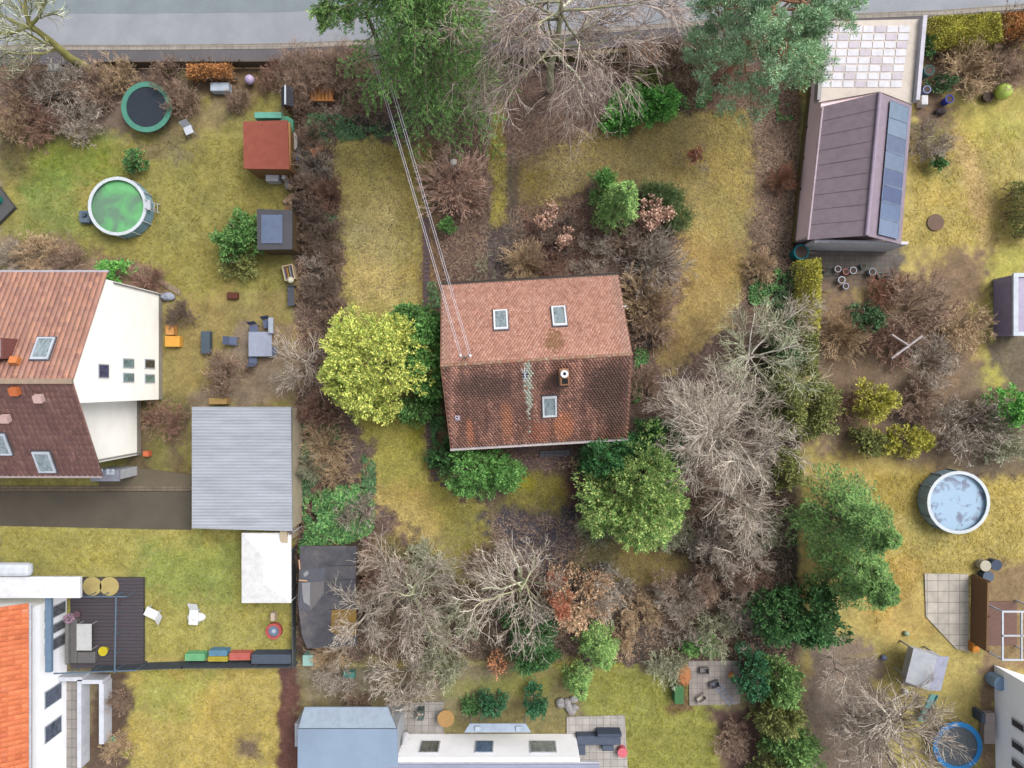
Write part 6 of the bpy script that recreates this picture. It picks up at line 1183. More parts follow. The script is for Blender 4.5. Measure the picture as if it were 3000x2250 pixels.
tag(MB().prism([P(0, 545)[:2], P(50, 610)[:2], P(0, 660)[:2], P(-80, 600)[:2]], .0, .25).build('dark_sandpit_cover', M((92, 92, 94))), 'dark grey diamond-shaped cover at the left photo edge', 'cover')
tag(MB().cyl(PX(4), PY(590), .25, .5, .3, n=18).build('teal_tub', M((36, 136, 122))), 'teal tub on the dark diamond cover at the left edge', 'tub')
# right side small things
t = thing('rattan_seats', 'pair of dark round garden seats above the white paved terrace, right', 'seats', (PX(2905), PY(1655), 0))
for a, b, c in ((2888, 1658, (196, 190, 170)), (2920, 1656, (74, 86, 108)), (2896, 1690, (96, 110, 130))): MB().cyl(PX(a, .6), PY(b, .6), 0, .6, .3, .36, 18).build('seat', M(c), t)
tag(MB().box(*rect(2850, 1884, 2870, 1912, .5), 0, .5).build('orange_crate', M((232, 150, 60)), bevel=.03), 'bright orange crate below the timber fence on the right', 'crate')
tag(MB().cyl(PX(2904), PY(1986), 0, .9, .42, .45, 24).build('round_rain_butt', M((146, 176, 204))), 'pale blue round rain butt at the corner of the lower right white house', 'barrel')
tag(MB().box(*rect(2884, 2090, 2916, 2180, .5), 0, .5).build('paving_stack', M((186, 172, 166)), bevel=.02), 'stack of beige slabs beside the lower right white wall', 'slabs')
tag(MB().box(*rect(2876, 2090, 2888, 2120, .9), 0, .9).build('dark_bin', M((84, 96, 112)), bevel=.03), 'narrow dark bin left of the beige slab stack', 'bin')
tag(MB().box(*rect(2646, 1976, 2656, 1988, .3), 0, .3).build('white_block', M((220, 222, 220)), bevel=.02), 'small white block left of the playhouse slide', 'block')
tag(MB().dome(PX(2650), PY(2024), .12, .2, .2, .2, 12, 6).build('white_ball', M((226, 228, 226)), smooth=True), 'small white ball left of the turquoise slide', 'ball')
tag(MB().dome(PX(2586), PY(1925), .12, .2, .2, .2, 12, 6).build('blue_ball', M((120, 130, 160)), smooth=True), 'small blue ball on the grass left of the playhouse', 'ball')
tag(MB().dome(PX(2652), PY(1854), .12, .18, .18, .18, 12, 6).build('pale_green_ball', M((170, 190, 160)), smooth=True), 'pale green ball on the grass above the playhouse', 'ball')
tag(MB().box(*rect(886, 1920, 918, 1952, .8), 0, .8).build('mint_box', M((164, 206, 196)), bevel=.04), 'pale mint box at the bottom boundary below the felt-roofed shed', 'box')
tag(MB().box(*rect(1005, 1970, 1038, 1990, .5), 0, .5).build('teal_box', M((90, 150, 140)), bevel=.04), 'teal box in the garden above the blue-grey roof', 'box')
tag(MB((PX(2172), PY(1896), .6)).box(-.28, .28, -.16, .16, .02, .3).build('white_sack', M((226, 220, 206)), bevel=.08), 'white sack at the bottom boundary beside the corner yew', 'sack')
# ================================================================ the plants, each where it stands
# --- big trees along the street
t = conifer(1292, 258, 21, 5.8, 'spruce', 'tall spruce with drooping green branches at the street beside the wooden pole', seed=3, per_m=15, power=.6, droop=-.07, nl=26, needle=.15, nw=.05, side=15, name='spruce_tree', hang=.04, scraggy=.35, z0=.08)
# the long limb this spruce stretches out over the road
rg = np.random.default_rng(77); gx0 = np.array([PX(930, 10.5) - PX(1292), PY(30, 10.5) - PY(262), 0])
gl = grow(rg, [[0, 0, 9.2], [0, 0, 9.9]], [gx0 + [0, 0, 1.2], gx0 + [.9, .6, 1.0]], [np.linalg.norm(gx0) * 1.02, np.linalg.norm(gx0) * .9], [.09, .08], [dict(nseg=8, curv=.05, trop=.0, tip=.3, nch=20, t0=.62, spread=.9, lf=.22, rf=.4), dict(nseg=4, curv=.14, trop=-.18, nch=6, t0=.1, spread=.8, lf=.5, rf=.6), dict(nseg=3, curv=.12, trop=-.2)])
V, Fq = tubes(gl, .008); lo = put_mesh('limb', np_mesh('limb', V, Fq, twm('lichen')), t)
pts = np.concatenate([gl[1][0].reshape(-1, 3), gl[2][0].reshape(-1, 3)]); pts = pts[rg.choice(len(pts), 9500)]
V, Fq = leaves(rg, pts + rg.normal(size=pts.shape) * .05, rg.normal(size=pts.shape) * .5 + [-.5, -.3, -.3], .15, .05, .4); put_mesh('limb_needles', np_mesh('limb_needles', V, Fq, grm('spruce_light')), t)
bare_tree(1612, 262, 17, 4.7, 'large weeping birch without leaves, white twigs hanging over the road and garden', 'silver', 15, .19, 17, n=(6, 6, 5, 2), droop=.13, fork=.28, tw='birch', barkt='lichen', name='birch_tree', spread=.62, curv=.09, tilt=(48, 86), lf0=.9)
# pine
def pine_tree(px, py, label):
    rg = np.random.default_rng(6); x, y = PX(px), PY(py); t = thing('pine_tree', label, 'tree', (x, y, 0))
    nb = 34; a = np.arange(nb) * 2.4; zz = np.linspace(3.2, 11.2, nb); L = 3.7 * np.sqrt(np.clip(1 - ((zz - 5.2) / 6.8) ** 2, .05, 1))
    D = np.stack([np.cos(a), np.sin(a), .25 + .0 * a], -1)
    g = grow(rg, np.stack([0 * zz, 0 * zz, zz], -1), D, L, np.full(nb, .09), [dict(nseg=5, curv=.11, trop=.05, tip=.35, nch=6, t0=.3, spread=.8, lf=.5, rf=.5), dict(nseg=3, curv=.12, trop=.1, nch=4, t0=.3, spread=.9, lf=.6, rf=.6), dict(nseg=2, curv=.12, trop=.12)])
    tp = np.array([[0, 0, -.1], [.1, 0, 4], [0, .15, 8], [.1, 0, 11.6]]); V, Fq = tubes([(tp[None], np.array([[.26, .22, .15, .05]]))], n=8); V2, F2 = tubes(g, .012, 4)
    put_mesh('trunk', np_mesh('trunk', np.concatenate([V, V2]), np.concatenate([Fq, F2 + len(V)]), twm('rust')), t)
    c = np.concatenate([g[2][0][:, -1], g[1][0][:, -1], g[0][0][:, -1]]); n = 110; ci = np.repeat(np.arange(len(c)), n); v = ball(rg, len(ci)); v[:, 2] = np.where(v[:, 2] < -.2, -v[:, 2], v[:, 2])
    r = rg.uniform(.2, .42, len(c))[ci]; p = c[ci] + v * r[:, None] * rg.uniform(.3, 1, len(ci))[:, None] * [1, 1, .7]
    V, Fq = leaves(rg, p, v + [0, 0, .35], .17, .04); put_mesh('crown', np_mesh('crown', V, Fq, grm('pine', .50)), t); return t
pine_tree(2118, 236, 'blue-green pine tree with reddish limbs at the street end of the pink wall')
# --- garden trees round the old house
bush(1088, 1062, 176, 176, 9.5, 'gold', 'large golden yellow-green cypress on the lawn left of the tiled house', 'tree', 'golden_cypress', 1, 52000, .145, .08, 110, k=.62, z0=.4, lump=.22, upness=.3)
bush(1238, 1045, 62, 128, 5.2, 'cherry', 'dark green laurel between the golden cypress and the tiled house', 'shrub', 'laurel_bush', 2, 12000, .24, .09, 40, rot=.1, k=.72)
bush(1212, 935, 68, 42, 3.4, 'thuja', 'bright green conifer bush behind the golden cypress', 'shrub', 'thuja_bush', 3, 6000, .2, .08, 22)
bush(1218, 1205, 50, 30, 2.6, 'thuja', 'low green bush at the foot of the golden cypress, nearest the house', 'shrub', 'thuja_bush', 13, 3500, .2, .08, 16)
bush(1402, 1392, 124, 76, 4.4, 'cherry', 'round green thuja under the lower left eave of the tiled house', 'tree', 'thuja_tree', 4, 17000, .15, .08, 60, k=.66, lump=.25)
bush(1296, 1340, 36, 50, 2.6, 'dark', 'dark green bush left of the round thuja below the eave', 'shrub', 'evergreen_bush', 14, 3500, .15, .08, 16)
bush(1874, 1464, 168, 174, 7.5, 'cypress', 'large yellow-green false cypress with feathery sprays right of the thuja', 'tree', 'false_cypress', 5, 52000, .155, .07, 34, k=.6, lump=.38, upness=-.1, z0=.5)
bush(1800, 1338, 100, 66, 5.5, 'yew', 'dark green yew touching the lower right corner of the tiled roof', 'tree', 'yew_tree', 6, 15000, .17, .08, 50, k=.68)
bush(1960, 1312, 100, 80, 4.2, 'yew', 'dark yew half hidden under the grey bare tree', 'tree', 'yew_tree', 16, 12000, .17, .08, 50, k=.72)
conifer(1795, 628, 6.2, 1.75, 'spruce_light', 'small light green spruce behind the tiled house', seed=8, per_m=22, nl=9, needle=.16, nw=.05, side=9, droop=-.03, name='spruce_tree', power=.7, k=.62)
bush(1768, 540, 34, 34, 3.0, 'cherry', 'pointed green juniper at the top left of the small spruce', 'shrub', 'juniper_bush', 17, 3500, .2, .06, 16, k=.72, shape='cone')
bush(1936, 578, 52, 26, 1.0, 'broom', 'green broom patch on the lawn above the copper oak', 'shrub', 'broom_shrub', 18, 5000, .3, .03, 22, rot=-.4, k=.8, upness=1.0, lump=.35, trunk=False)
bush(1990, 640, 30, 34, .9, 'broom', 'small green broom patch right of the copper oak', 'shrub', 'broom_shrub', 19, 2600, .3, .03, 14, k=.8, upness=1.0, trunk=False)
bush(1884, 302, 116, 60, 2.6, 'rhodo', 'glossy bright green rhododendron at the upper edge of the lawn', 'shrub', 'rhododendron', 20, 17000, .18, .08, 26, rot=.42, k=.55, lump=.42)
bush(1830, 352, 42, 20, 1.6, 'cherry', 'low rhododendron at the left foot of the glossy rhododendron', 'shrub', 'rhododendron', 21, 3500, .17, .075, 14, k=.8)
bush(1900, 225, 60, 34, 2.2, 'olive', 'dull olive shrub behind the glossy rhododendron', 'shrub', 'evergreen_bush', 22, 4500, .15, .06, 22, k=.8)
bush(1307, 667, 20, 22, 1.1, 'thuja', 'small bright green bush in the dark red leaf litter', 'shrub', 'evergreen_bush', 23, 1500, .13, .07, 10, k=.6, lump=.4)
ivy([(1900, 180), (2050, 180), (2100, 270), (2060, 320), (2010, 330), (1960, 240)], 3600, 1.0, 'ivyl', 'loose green ivy climbing the brown hedge right of the rhododendron', .12, thresh=.5, seed=5)
ivy([(2270, 240), (2330, 240), (2322, 350), (2280, 350)], 1100, .3, 'ivyl', 'ivy seedlings on the leaf litter beside the pink wall', .12, thresh=.45, seed=6)
ivy([(2190, 770), (2310, 790), (2320, 900), (2200, 890)], 2600, .5, 'ivyl', 'green ivy and brambles at the lower right edge of the lawn', .12, thresh=.46, seed=7)
ivy([(2260, 880), (2335, 760), (2345, 1000), (2300, 1010)], 1500, .8, 'ivy', 'dark ivy beside the yellow hedge', .12, seed=8)
ivy([(900, 330), (1110, 340), (1130, 400), (940, 420), (890, 380)], 2600, .25, 'ivy', 'dark ivy carpet under the brown shrub at the top of the left lawn', .11, thresh=.42, seed=9)
ivy([(880, 1240), (985, 1230), (1000, 1290), (960, 1300), (880, 1290)], 2400, .7, 'ivy', 'dark ivy below the golden cypress at the left border', .13, thresh=.42, seed=10)
ivy([(872, 1300), (930, 1290), (930, 1400), (880, 1480)], 2600, .9, 'ivy', 'green ivy spilling over the beige garage wall', .13, seed=11)
ivy([(872, 1470), (960, 1430), (1060, 1420), (1094, 1480), (1088, 1560), (1000, 1610), (900, 1590)], 9500, 1.5, 'ivyl', 'big mound of green ivy and brambles above the felt-roofed shed', .15, seed=12, thresh=.43)
ivy([(866, 1560), (900, 1540), (1030, 1590), (1050, 1640), (900, 1640), (870, 1660)], 2600, 2.3, 'ivyl', 'brambles hanging onto the top edge of the black felt roof', .12, thresh=.47, seed=13)
ivy([(1060, 1330), (1100, 1360), (1100, 1450), (1060, 1430)], 900, .5, 'ivy', 'strip of ivy along the lower left lawn edge', .12, thresh=.42, seed=14)
ivy([(1862, 1020), (1900, 1020), (1900, 1060), (1862, 1080)], 500, .3, 'ivyl', 'small ivy patch between the roof and the timber cold frame', .11, seed=15)
ivy([(920, 620), (1000, 630), (1000, 700), (930, 720)], 500, 1.4, 'ivy', 'few pale ivy leaves among the hedge bushes beside the left lawn', .12, thresh=.5, seed=16)
ivy([(1250, 830), (1300, 820), (1290, 900), (1258, 900)], 500, .3, 'ivy', 'ivy at the upper left corner of the tiled house', .1, thresh=.45, seed=17)
ivy([(1256, 1220), (1300, 1220), (1310, 1330), (1270, 1330)], 1400, .8, 'dark', 'dark ivy along the lower left wall of the tiled house', .12, thresh=.4, seed=18)
ivy([(1855, 1080), (1885, 1090), (1880, 1240), (1856, 1240)], 600, .4, 'ivyl', 'ivy strip along the right wall of the tiled house', .11, thresh=.45, seed=19)
# --- leafless shrubs of the old garden
twig_hedge([(842, 168), (1060, 158), (1066, 222), (900, 232), (868, 300), (850, 300)], 1.9, 620, 'brown', 'clipped leafless hedge along the sidewalk left of the spruce', 5)
twig_hedge([(1830, 140), (2100, 118), (2120, 200), (1960, 240), (1850, 220)], 1.7, 620, 'brown', 'leafless hedge along the sidewalk between birch and pine', 6)
for a in [
 (1054, 296, 66, 2.4, 'burst', 'brown', 'round brown leafless bush beside the timber pallet'),
 (950, 318, 44, 1.6, 'sparse', 'pale', 'thin pale sapling reaching over the timber pallet'),
 (905, 400, 52, 1.9, 'dense', 'brown', 'brown bush below the timber pallet, first of the left border'),
 (915, 475, 60, 2.0, 'dense', 'grey', 'grey-brown border bush beside the pale panel behind the red shed'),
 (890, 540, 50, 2.1, 'fine', 'brown', 'brown border bush beside the grey garden table'),
 (955, 560, 58, 1.7, 'wand', 'red', 'reddish wand bush at the upper left lawn edge'),
 (900, 620, 56, 2.0, 'fine', 'dark', 'dark bush beside the firewood stack'),
 (950, 690, 62, 2.1, 'dense', 'dark', 'dark border bush beside the shed with the black roof'),
 (880, 700, 40, 1.8, 'curly', 'brown', 'curly brown bush right against the black-roofed shed'),
 (915, 780, 52, 2.2, 'curly', 'pale', 'pale curly bush beside the framed planter'),
 (965, 760, 46, 1.8, 'fine', 'brown', 'brown bush between the pale curly bush and the lawn'),
 (940, 850, 60, 2.1, 'dense', 'dark', 'dark brown bush above the silver tree'),
 (975, 920, 46, 1.8, 'fine', 'brown', 'brown bush between the silver tree and the golden cypress'),
 (920, 1210, 66, 2.0, 'fine', 'red', 'reddish brown bush under the lower end of the silver tree'),
 (945, 1310, 80, 1.9, 'wand', 'tan', 'tan fan-shaped bush beside the beige garage wall'),
 (985, 1385, 58, 1.9, 'burst', 'tan', 'tan spiky bush above the ivy mound'),
 (905, 1370, 44, 2.4, 'arch', 'lichen', 'green-grey bush leaning on the beige garage wall'),
 (1045, 1500, 60, 2.4, 'fine', 'grey', 'grey twiggy bush at the right side of the ivy mound'),
 (1538, 762, 70, 1.9, 'wand', 'tan', 'round tan grass-like bush above the roof edge'),
 (1425, 785, 62, 2.6, 'sparse', 'lichen', 'small lichen-covered bush above the upper left part of the roof'),
 (1740, 735, 76, 2.2, 'curly', 'grey', 'grey curly bush below the small spruce'),
 (1840, 690, 70, 2.0, 'fine', 'brown', 'brown bush between the small spruce and the big tan bush'),
 (1890, 700, 66, 2.0, 'dense', 'grey', 'grey-brown bush just below the copper oak'),
 (1925, 775, 100, 2.6, 'wand', 'grey', 'big grey-tan bush at the bend of the lawn'),
 (1898, 880, 96, 2.6, 'wand', 'tan', 'big tan bush beside the upper right corner of the roof'),
 (1905, 940, 84, 2.0, 'arch', 'brown', 'brown arching bush above the timber cold frame'),
 (1610, 780, 50, 1.5, 'fine', 'red', 'reddish low bush above the middle of the roof'),
 (1650, 690, 66, 1.4, 'fine', 'dark', 'dark red undergrowth bush left of the small spruce'),
 (1340, 560, 80, 1.2, 'fine', 'red', 'low reddish shrub below the copper-leaved shrub'),
 (1888, 1120, 62, 1.8, 'fine', 'brown', 'brown bush beside the ridge end of the roof'),
 (2300, 520, 46, 1.5, 'wand', 'rust', 'orange-brown fan bush at the foot of the pink wall'),
 (2230, 710, 36, 1.0, 'sparse', 'red', 'small bare bush in the leaf litter of the right border'),
 (2230, 780, 52, 1.4, 'arch', 'tan', 'arching tan bush above the brambles on the right'),
 (1688, 1372, 52, 2.2, 'sparse', 'tan', 'bare sapling below the middle of the lower eave'),
 (1750, 1555, 60, 1.4, 'wand', 'lichen', 'low tan bush at the left foot of the false cypress'),
 (1980, 1560, 66, 1.6, 'fine', 'lichen', 'low grey-green bush at the lower right of the false cypress'),
 (1880, 1800, 66, 1.9, 'dense', 'tan', 'round tan bush right of the dead brown cypress'),
 (1820, 1885, 50, 1.5, 'fine', 'tan', 'low tan bush at the bottom boundary beside the dead cypress'),
 (1990, 1760, 76, 2.2, 'dense', 'grey', 'grey-brown bush below the small lower lawn'),
 (2010, 1860, 60, 1.9, 'curly', 'grey', 'curly grey bush at the bottom boundary'),
 (2100, 1860, 72, 2.1, 'dense', 'lichen', 'green-grey bush left of the dark yew in the bottom right corner'),
 (2180, 1790, 66, 2.3, 'fine', 'grey', 'fine grey bush above the green-grey one at the bottom boundary'),
 (2110, 1690, 84, 2.6, 'dense', 'brown', 'brown thicket below the pale litter lid'),
 (2210, 1680, 74, 2.8, 'curly', 'red', 'reddish brown thicket beside the right boundary'),
 (2240, 1560, 74, 2.8, 'dense', 'lichen', 'olive-grey thicket beside the spruce at the right boundary'),
 (2080, 1580, 74, 2.6, 'fine', 'grey', 'grey thicket right of the false cypress'),
 (1110, 1690, 90, 2.4, 'fine', 'brown', 'brown bush right of the felt-roofed shed'),
 (1320, 1830, 84, 2.4, 'dense', 'lichen', 'olive twiggy bush between the two lichen trees at the bottom'),
 (1240, 1670, 90, 1.7, 'fine', 'lichen', 'low olive bush at the lower end of the left lawn'),
 (960, 1915, 60, 1.4, 'arch', 'tan', 'tan bush at the bottom edge of the felt-roofed shed'),
 (1415, 1650, 60, 1.6, 'fine', 'brown', 'brown bush at the left edge of the crooked tree'),
 (1800, 1720, 56, 1.5, 'fine', 'grey', 'grey bush between dead cypress and lower lawn'),
]: shrub(*a[:6], a[6], 'leafless shrubs of the old garden')
leafy_twigs(1325, 530, 108, 2.0, 'wand', 'copper', 'copper', 1500, .10, 'copper-twigged round shrub with the white ball beside it')
leafy_twigs(1920, 618, 66, 2.8, 'curly', 'brown', 'copper', 2200, .15, 'pinkish copper oak sapling with dry leaves right of the small spruce')
leafy_twigs(1600, 632, 72, 2.2, 'sparse', 'red', 'copper', 1000, .14, 'loose copper-leaved shrub left of the small spruce', part=.8, off_=(.2, .2))
leafy_twigs(1655, 695, 52, 2.0, 'sparse', 'brown', 'copper', 1100, .15, 'small copper-leaved sapling above the roof middle')
leafy_twigs(2044, 440, 62, 2.3, 'sparse', 'pale', 'rust', 900, .12, 'thin bare sapling with rust red leaves at its foot on the lawn', part=.5, off_=(-.15, -.15))
leafy_twigs(1900, 160, 36, 2.6, 'dense', 'tan', 'orange', 500, .12, 'small beech with orange leaves in the street hedge', part=.9)
leafy_twigs(925, 440, 34, 2.2, 'sparse', 'tan', 'orange', 160, .12, 'thin sapling with a few orange leaves in the left border', part=.9)
# --- leafless trees of the old garden
bare_tree(918, 1060, 6.0, 1.9, 'silvery bare tree standing in the left border beside the golden cypress', 'pale', 31, .08, 13, n=(4, 4, 3, 0), spread=.55, curv=.10, fork=.1, tilt=(20, 74), barkt='pale')
bare_tree(1230, 1690, 6.5, 2.6, 'wide lichen-grey bare tree beside the felt-roofed shed', 'lichen', 32, .13, 13, n=(6, 6, 4, 0), tw='grey', fork=.2, curv=.11)
bare_tree(1085, 1775, 5.5, 1.9, 'smaller pale bare tree with branches over the black felt roof', 'pale', 33, .09, 10, n=(6, 5, 4, 0), fork=.2, curv=.11)
bare_tree(1522, 1668, 7.5, 3.3, 'crooked bare tree with mossy limbs below the gravel patch', 'lichen', 34, .15, 10, n=(7, 6, 4, 0), tw='pale', fork=.2, curv=.17)
bare_tree(1925, 1680, 3.4, .9, 'very small bare tree at the lower lawn', 'brown', 44, .05, 6, n=(5, 5, 4, 0), fork=.2)
bare_tree(2040, 1262, 10.0, 3.7, 'broad grey bare tree right of the tiled roof, largest of the bare trees', 'pale', 35, .17, 17, n=(7, 6, 5, 2), rmin=.0062, tw='pale', fork=.25, curv=.12)
bare_tree(2110, 1440, 8.0, 2.6, 'grey bare tree standing below the broad one on the right', 'grey', 36, .12, 12, n=(6, 6, 4, 0), tw='pale', fork=.2, curv=.12)
bare_tree(2165, 1050, 7.0, 2.9, 'lichen-green bare tree above the broad grey tree on the right', 'lichen', 37, .13, 13, n=(6, 6, 4, 0), tw='lichen', fork=.2, curv=.12, barkt='silver')
bare_tree(2100, 1590, 6.0, 2.1, 'thin brownish bare tree between the false cypress and the right boundary', 'grey', 38, .1, 10, n=(6, 6, 4, 0), fork=.2)
bare_tree(2235, 960, 6.0, 2.0, 'slim pale bare tree beside the yellow hedge', 'pale', 39, .09, 9, n=(5, 5, 4, 0), fork=.2)
# dead cypress at the bottom
t = bush(1700, 1770, 108, 76, 5.5, 'deadneedle', 'dying brown cypress at the bottom boundary of the old garden', 'tree', 'dead_cypress', 41, 9000, .17, .06, 60, k=.5, lump=.24)
bush(1640, 1745, 30, 36, 5.6, 'rust', 'narrow rust red dead conifer left of the dying cypress', 'tree', 'dead_conifer', 42, 2600, .16, .07, 16, k=.8, shape='cone')
leafy_twigs(1782, 1752, 62, 6.2, 'curly', 'silver', 'deadneedle', 300, .1, 'silvery dead treetop right beside the dying cypress', 'tree', 'dead_tree')
bush(1560, 1850, 84, 70, 4.2, 'dark', 'dark green yew under the crooked tree at the bottom boundary', 'tree', 'yew_tree', 43, 11000, .17, .08, 40)
conifer(1745, 1862, 4.6, 1.7, 'spruce_light', 'light green fir at the bottom boundary below the dying cypress', seed=45, per_m=17, nl=9, needle=.17, nw=.05, side=9, name='fir_tree', droop=-.02, k=.62)
shrub_ = bush(2060, 1890, 44, 26, 1.3, 'cherry', 'low bright green conifer bush at the bottom boundary right of the centre', 'shrub', 'juniper_bush', 46, 2200, .2, .05, 12)
# right boundary
bush(2292, 1815, 72, 84, 4.6, 'dark', 'dark green yew in the bottom right corner of the old garden', 'tree', 'yew_tree', 47, 15000, .16, .08, 50, k=.72)
bush(2305, 1190, 46, 100, 5.0, 'olive', 'olive green cypress at the right boundary under the grey tree', 'tree', 'cypress_tree', 48, 11000, .18, .08, 40)
bush(2310, 1380, 40, 60, 4.0, 'olive', 'second olive cypress further down the right boundary', 'tree', 'cypress_tree', 49, 7000, .18, .08, 30)
bush(2305, 1020, 40, 70, 3.2, 'dark', 'dark green bush at the right boundary beside the lichen-green tree', 'shrub', 'evergreen_bush', 50, 6000, .17, .08, 26, k=.9)
# --- neighbours on the left
bare_tree(255, 200, 7.5, 3.4, 'mossy bare tree leaning over the road at the top left corner', 'moss', 61, .26, 7, n=(5, 5, 4, 0), tw='lichen', fork=.45, curv=.12, barkt='moss', lean=(-.6, .5))
NB = 'leafless shrubs of the neighbouring gardens'
for a in [
 (60, 240, 90, 2.0, 'dense', 'brown', 'brown bush below the sidewalk in the top left corner'), (170, 250, 84, 2.2, 'fine', 'grey', 'grey-brown bush under the mossy leaning tree'),
 (270, 250, 80, 2.0, 'dense', 'brown', 'brown bush left of the green-rimmed trampoline'), (100, 340, 90, 1.8, 'fine', 'red', 'reddish bush above the neighbour lawn, upper left'),
 (220, 345, 84, 1.8, 'dense', 'grey', 'grey bush between the red one and the trampoline'), (20, 340, 70, 2.0, 'dense', 'tan', 'tan bush cut by the left photo edge'),
 (330, 215, 60, 1.8, 'fine', 'tan', 'tan bush above and left of the trampoline'), (480, 215, 60, 1.9, 'dense', 'brown', 'brown bush right above the trampoline'), (520, 290, 56, 1.6, 'fine', 'brown', 'brown bush at the right of the trampoline'),
 (800, 215, 50, 1.4, 'fine', 'red', 'small red-brown bush near the dark shed with a white ridge'), (690, 290, 40, 1.2, 'fine', 'brown', 'low brown bush above the red shed'),
 (100, 735, 70, 1.8, 'dense', 'tan', 'tan bush above the brown-roofed house'), (190, 765, 56, 1.5, 'fine', 'brown', 'brown bush above the brown-roofed house, right of the tan one'), (20, 750, 50, 1.8, 'wand', 'pale', 'pale bush at the left edge above the brown roof'),
 (420, 820, 56, 1.3, 'fine', 'red', 'low reddish bush beside the white gable wall'), (520, 920, 46, 1.4, 'fine', 'dark', 'dark bush by the upper corner of the white annex'), (650, 1090, 66, 2.2, 'fine', 'brown', 'brown bush above the corrugated garage roof'), (480, 1230, 64, 1.8, 'fine', 'red', 'red-brown bush beside the lower white wall'),
 (350, 2060, 38, 1.2, 'fine', 'brown', 'small brown bush in the bed of the white house'), (340, 2190, 46, 1.2, 'fine', 'tan', 'tan bush at the lower end of that bed'),
 (2860, 190, 90, 2.0, 'dense', 'tan', 'round tan bush below the yellow street hedge, top right'), (2960, 200, 70, 1.8, 'fine', 'brown', 'brown bush beside the round tan bush, top right'), (2730, 410, 64, 2.2, 'dense', 'grey', 'grey-brown bush beside the solar roof'),
 (2700, 905, 118, 2.6, 'dense', 'brown', 'wide brown bush below the flower-pot yard'), (2620, 1000, 80, 2.2, 'fine', 'red', 'reddish bush under the grey wooden cross'), (2480, 985, 74, 2.2, 'wand', 'tan', 'tan bush right of the yellow hedge'),
 (2740, 1060, 90, 2.2, 'dense', 'grey', 'grey bush right of the grey wooden cross'), (2830, 960, 80, 1.8, 'fine', 'tan', 'tan bush at the edge of the far right lawn'), (2700, 1180, 76, 2.0, 'fine', 'brown', 'brown bush right of the round green bush'), (2480, 1190, 50, 1.8, 'fine', 'red', 'small reddish bush between the two round evergreens'),
 (2850, 1250, 110, 3.0, 'dense', 'grey', 'wide grey bush above the pale blue pool'), (2960, 1300, 70, 2.6, 'fine', 'lichen', 'olive twiggy bush at the right edge above the pool'), (2600, 850, 60, 1.4, 'fine', 'rust', 'rust brown low bush below the flower pots'),
 (980, 1990, 60, 1.8, 'fine', 'pale', 'pale bush behind the bottom boundary, left'), (1180, 2000, 110, 2.8, 'dense', 'pale', 'big pale bush behind the bottom boundary'), (1300, 1960, 70, 2.2, 'fine', 'lichen', 'olive bush behind the bottom boundary, right of the big pale one'), (1040, 2060, 46, 1.2, 'fine', 'brown', 'brown low bush above the blue-grey roof'),
 (1960, 1960, 60, 1.6, 'fine', 'lichen', 'olive grey bush at the top of the bottom lawn'), (2150, 2180, 60, 1.2, 'fine', 'brown', 'brown low bush beside the long green hedge'),
]: shrub(*a[:6], a[6], NB)
bare_tree(2510, 2060, 6.5, 3.6, 'very wide pale bare tree beside the playhouse slide', 'pale', 62, .2, 14, n=(7, 6, 4, 0), tw='grey', fork=.25, curv=.12)
bare_tree(2420, 1925, 4.5, 1.8, 'small brown bare tree above the very wide pale tree', 'grey', 63, .08, 9, n=(6, 5, 4, 0))
EV = 'evergreens of the neighbouring gardens'
bush(388, 465, 26, 30, 1.6, 'ivyl', 'small round green bush above the green pool', 'shrub', 'evergreen_bush', 71, 1600, .14, .08, 10, group=EV)
bush(700, 690, 70, 66, 2.8, 'thuja', 'green bush left of the shed with the blue-grey roof', 'shrub', 'evergreen_bush', 72, 8000, .16, .09, 30, group=EV)
bush(690, 770, 50, 40, 2.0, 'olive', 'olive bush just below that green bush', 'shrub', 'evergreen_bush', 73, 3000, .16, .09, 16, group=EV)
bush(325, 800, 42, 38, 1.8, 'rhodo', 'green bush at the upper corner of the brown-roofed house', 'shrub', 'evergreen_bush', 74, 3000, .16, .09, 16, group=EV)
leaf_hedge([(545, 186), (676, 184), (676, 224), (548, 228)], 1.6, 4500, 'amber', 'orange-brown clipped hedge at the sidewalk right of the trampoline', seed=11, k=.8)
bush(1440, 2070, 36, 38, 2.6, 'teal', 'left of two dark green round clipped bushes above the white house', 'shrub', 'clipped_bush', 76, 4000, .13, .08, 24, lump=.2)
bush(1566, 2066, 38, 40, 2.8, 'teal', 'right of two dark green round clipped bushes above the white house', 'shrub', 'clipped_bush', 77, 4000, .13, .08, 24, lump=.2)
bush(1385, 2070, 30, 22, 1.2, 'ivyl', 'low mid-green bush left of the clipped pair', 'shrub', 'evergreen_bush', 78, 1500, .13, .08, 12, group=EV)
bush(1570, 1935, 66, 36, 3.0, 'dark', 'dark green bush straddling the bottom boundary', 'shrub', 'evergreen_bush', 79, 5000, .16, .08, 24, group=EV)
conifer(1690, 1975, 3.0, 1.3, 'spruce_light', 'light green young fir behind the bottom boundary', seed=80, per_m=14, name='fir_tree', group=None)
leafy_twigs(1455, 1945, 34, 2.0, 'dense', 'red', 'orange', 500, .12, 'small orange-leaved bush behind the bottom boundary')
bush(2216, 1990, 40, 72, 3.0, 'teal', 'dark blue-green bush left of the long green hedge', 'shrub', 'evergreen_bush', 81, 5000, .16, .08, 26, group=EV)
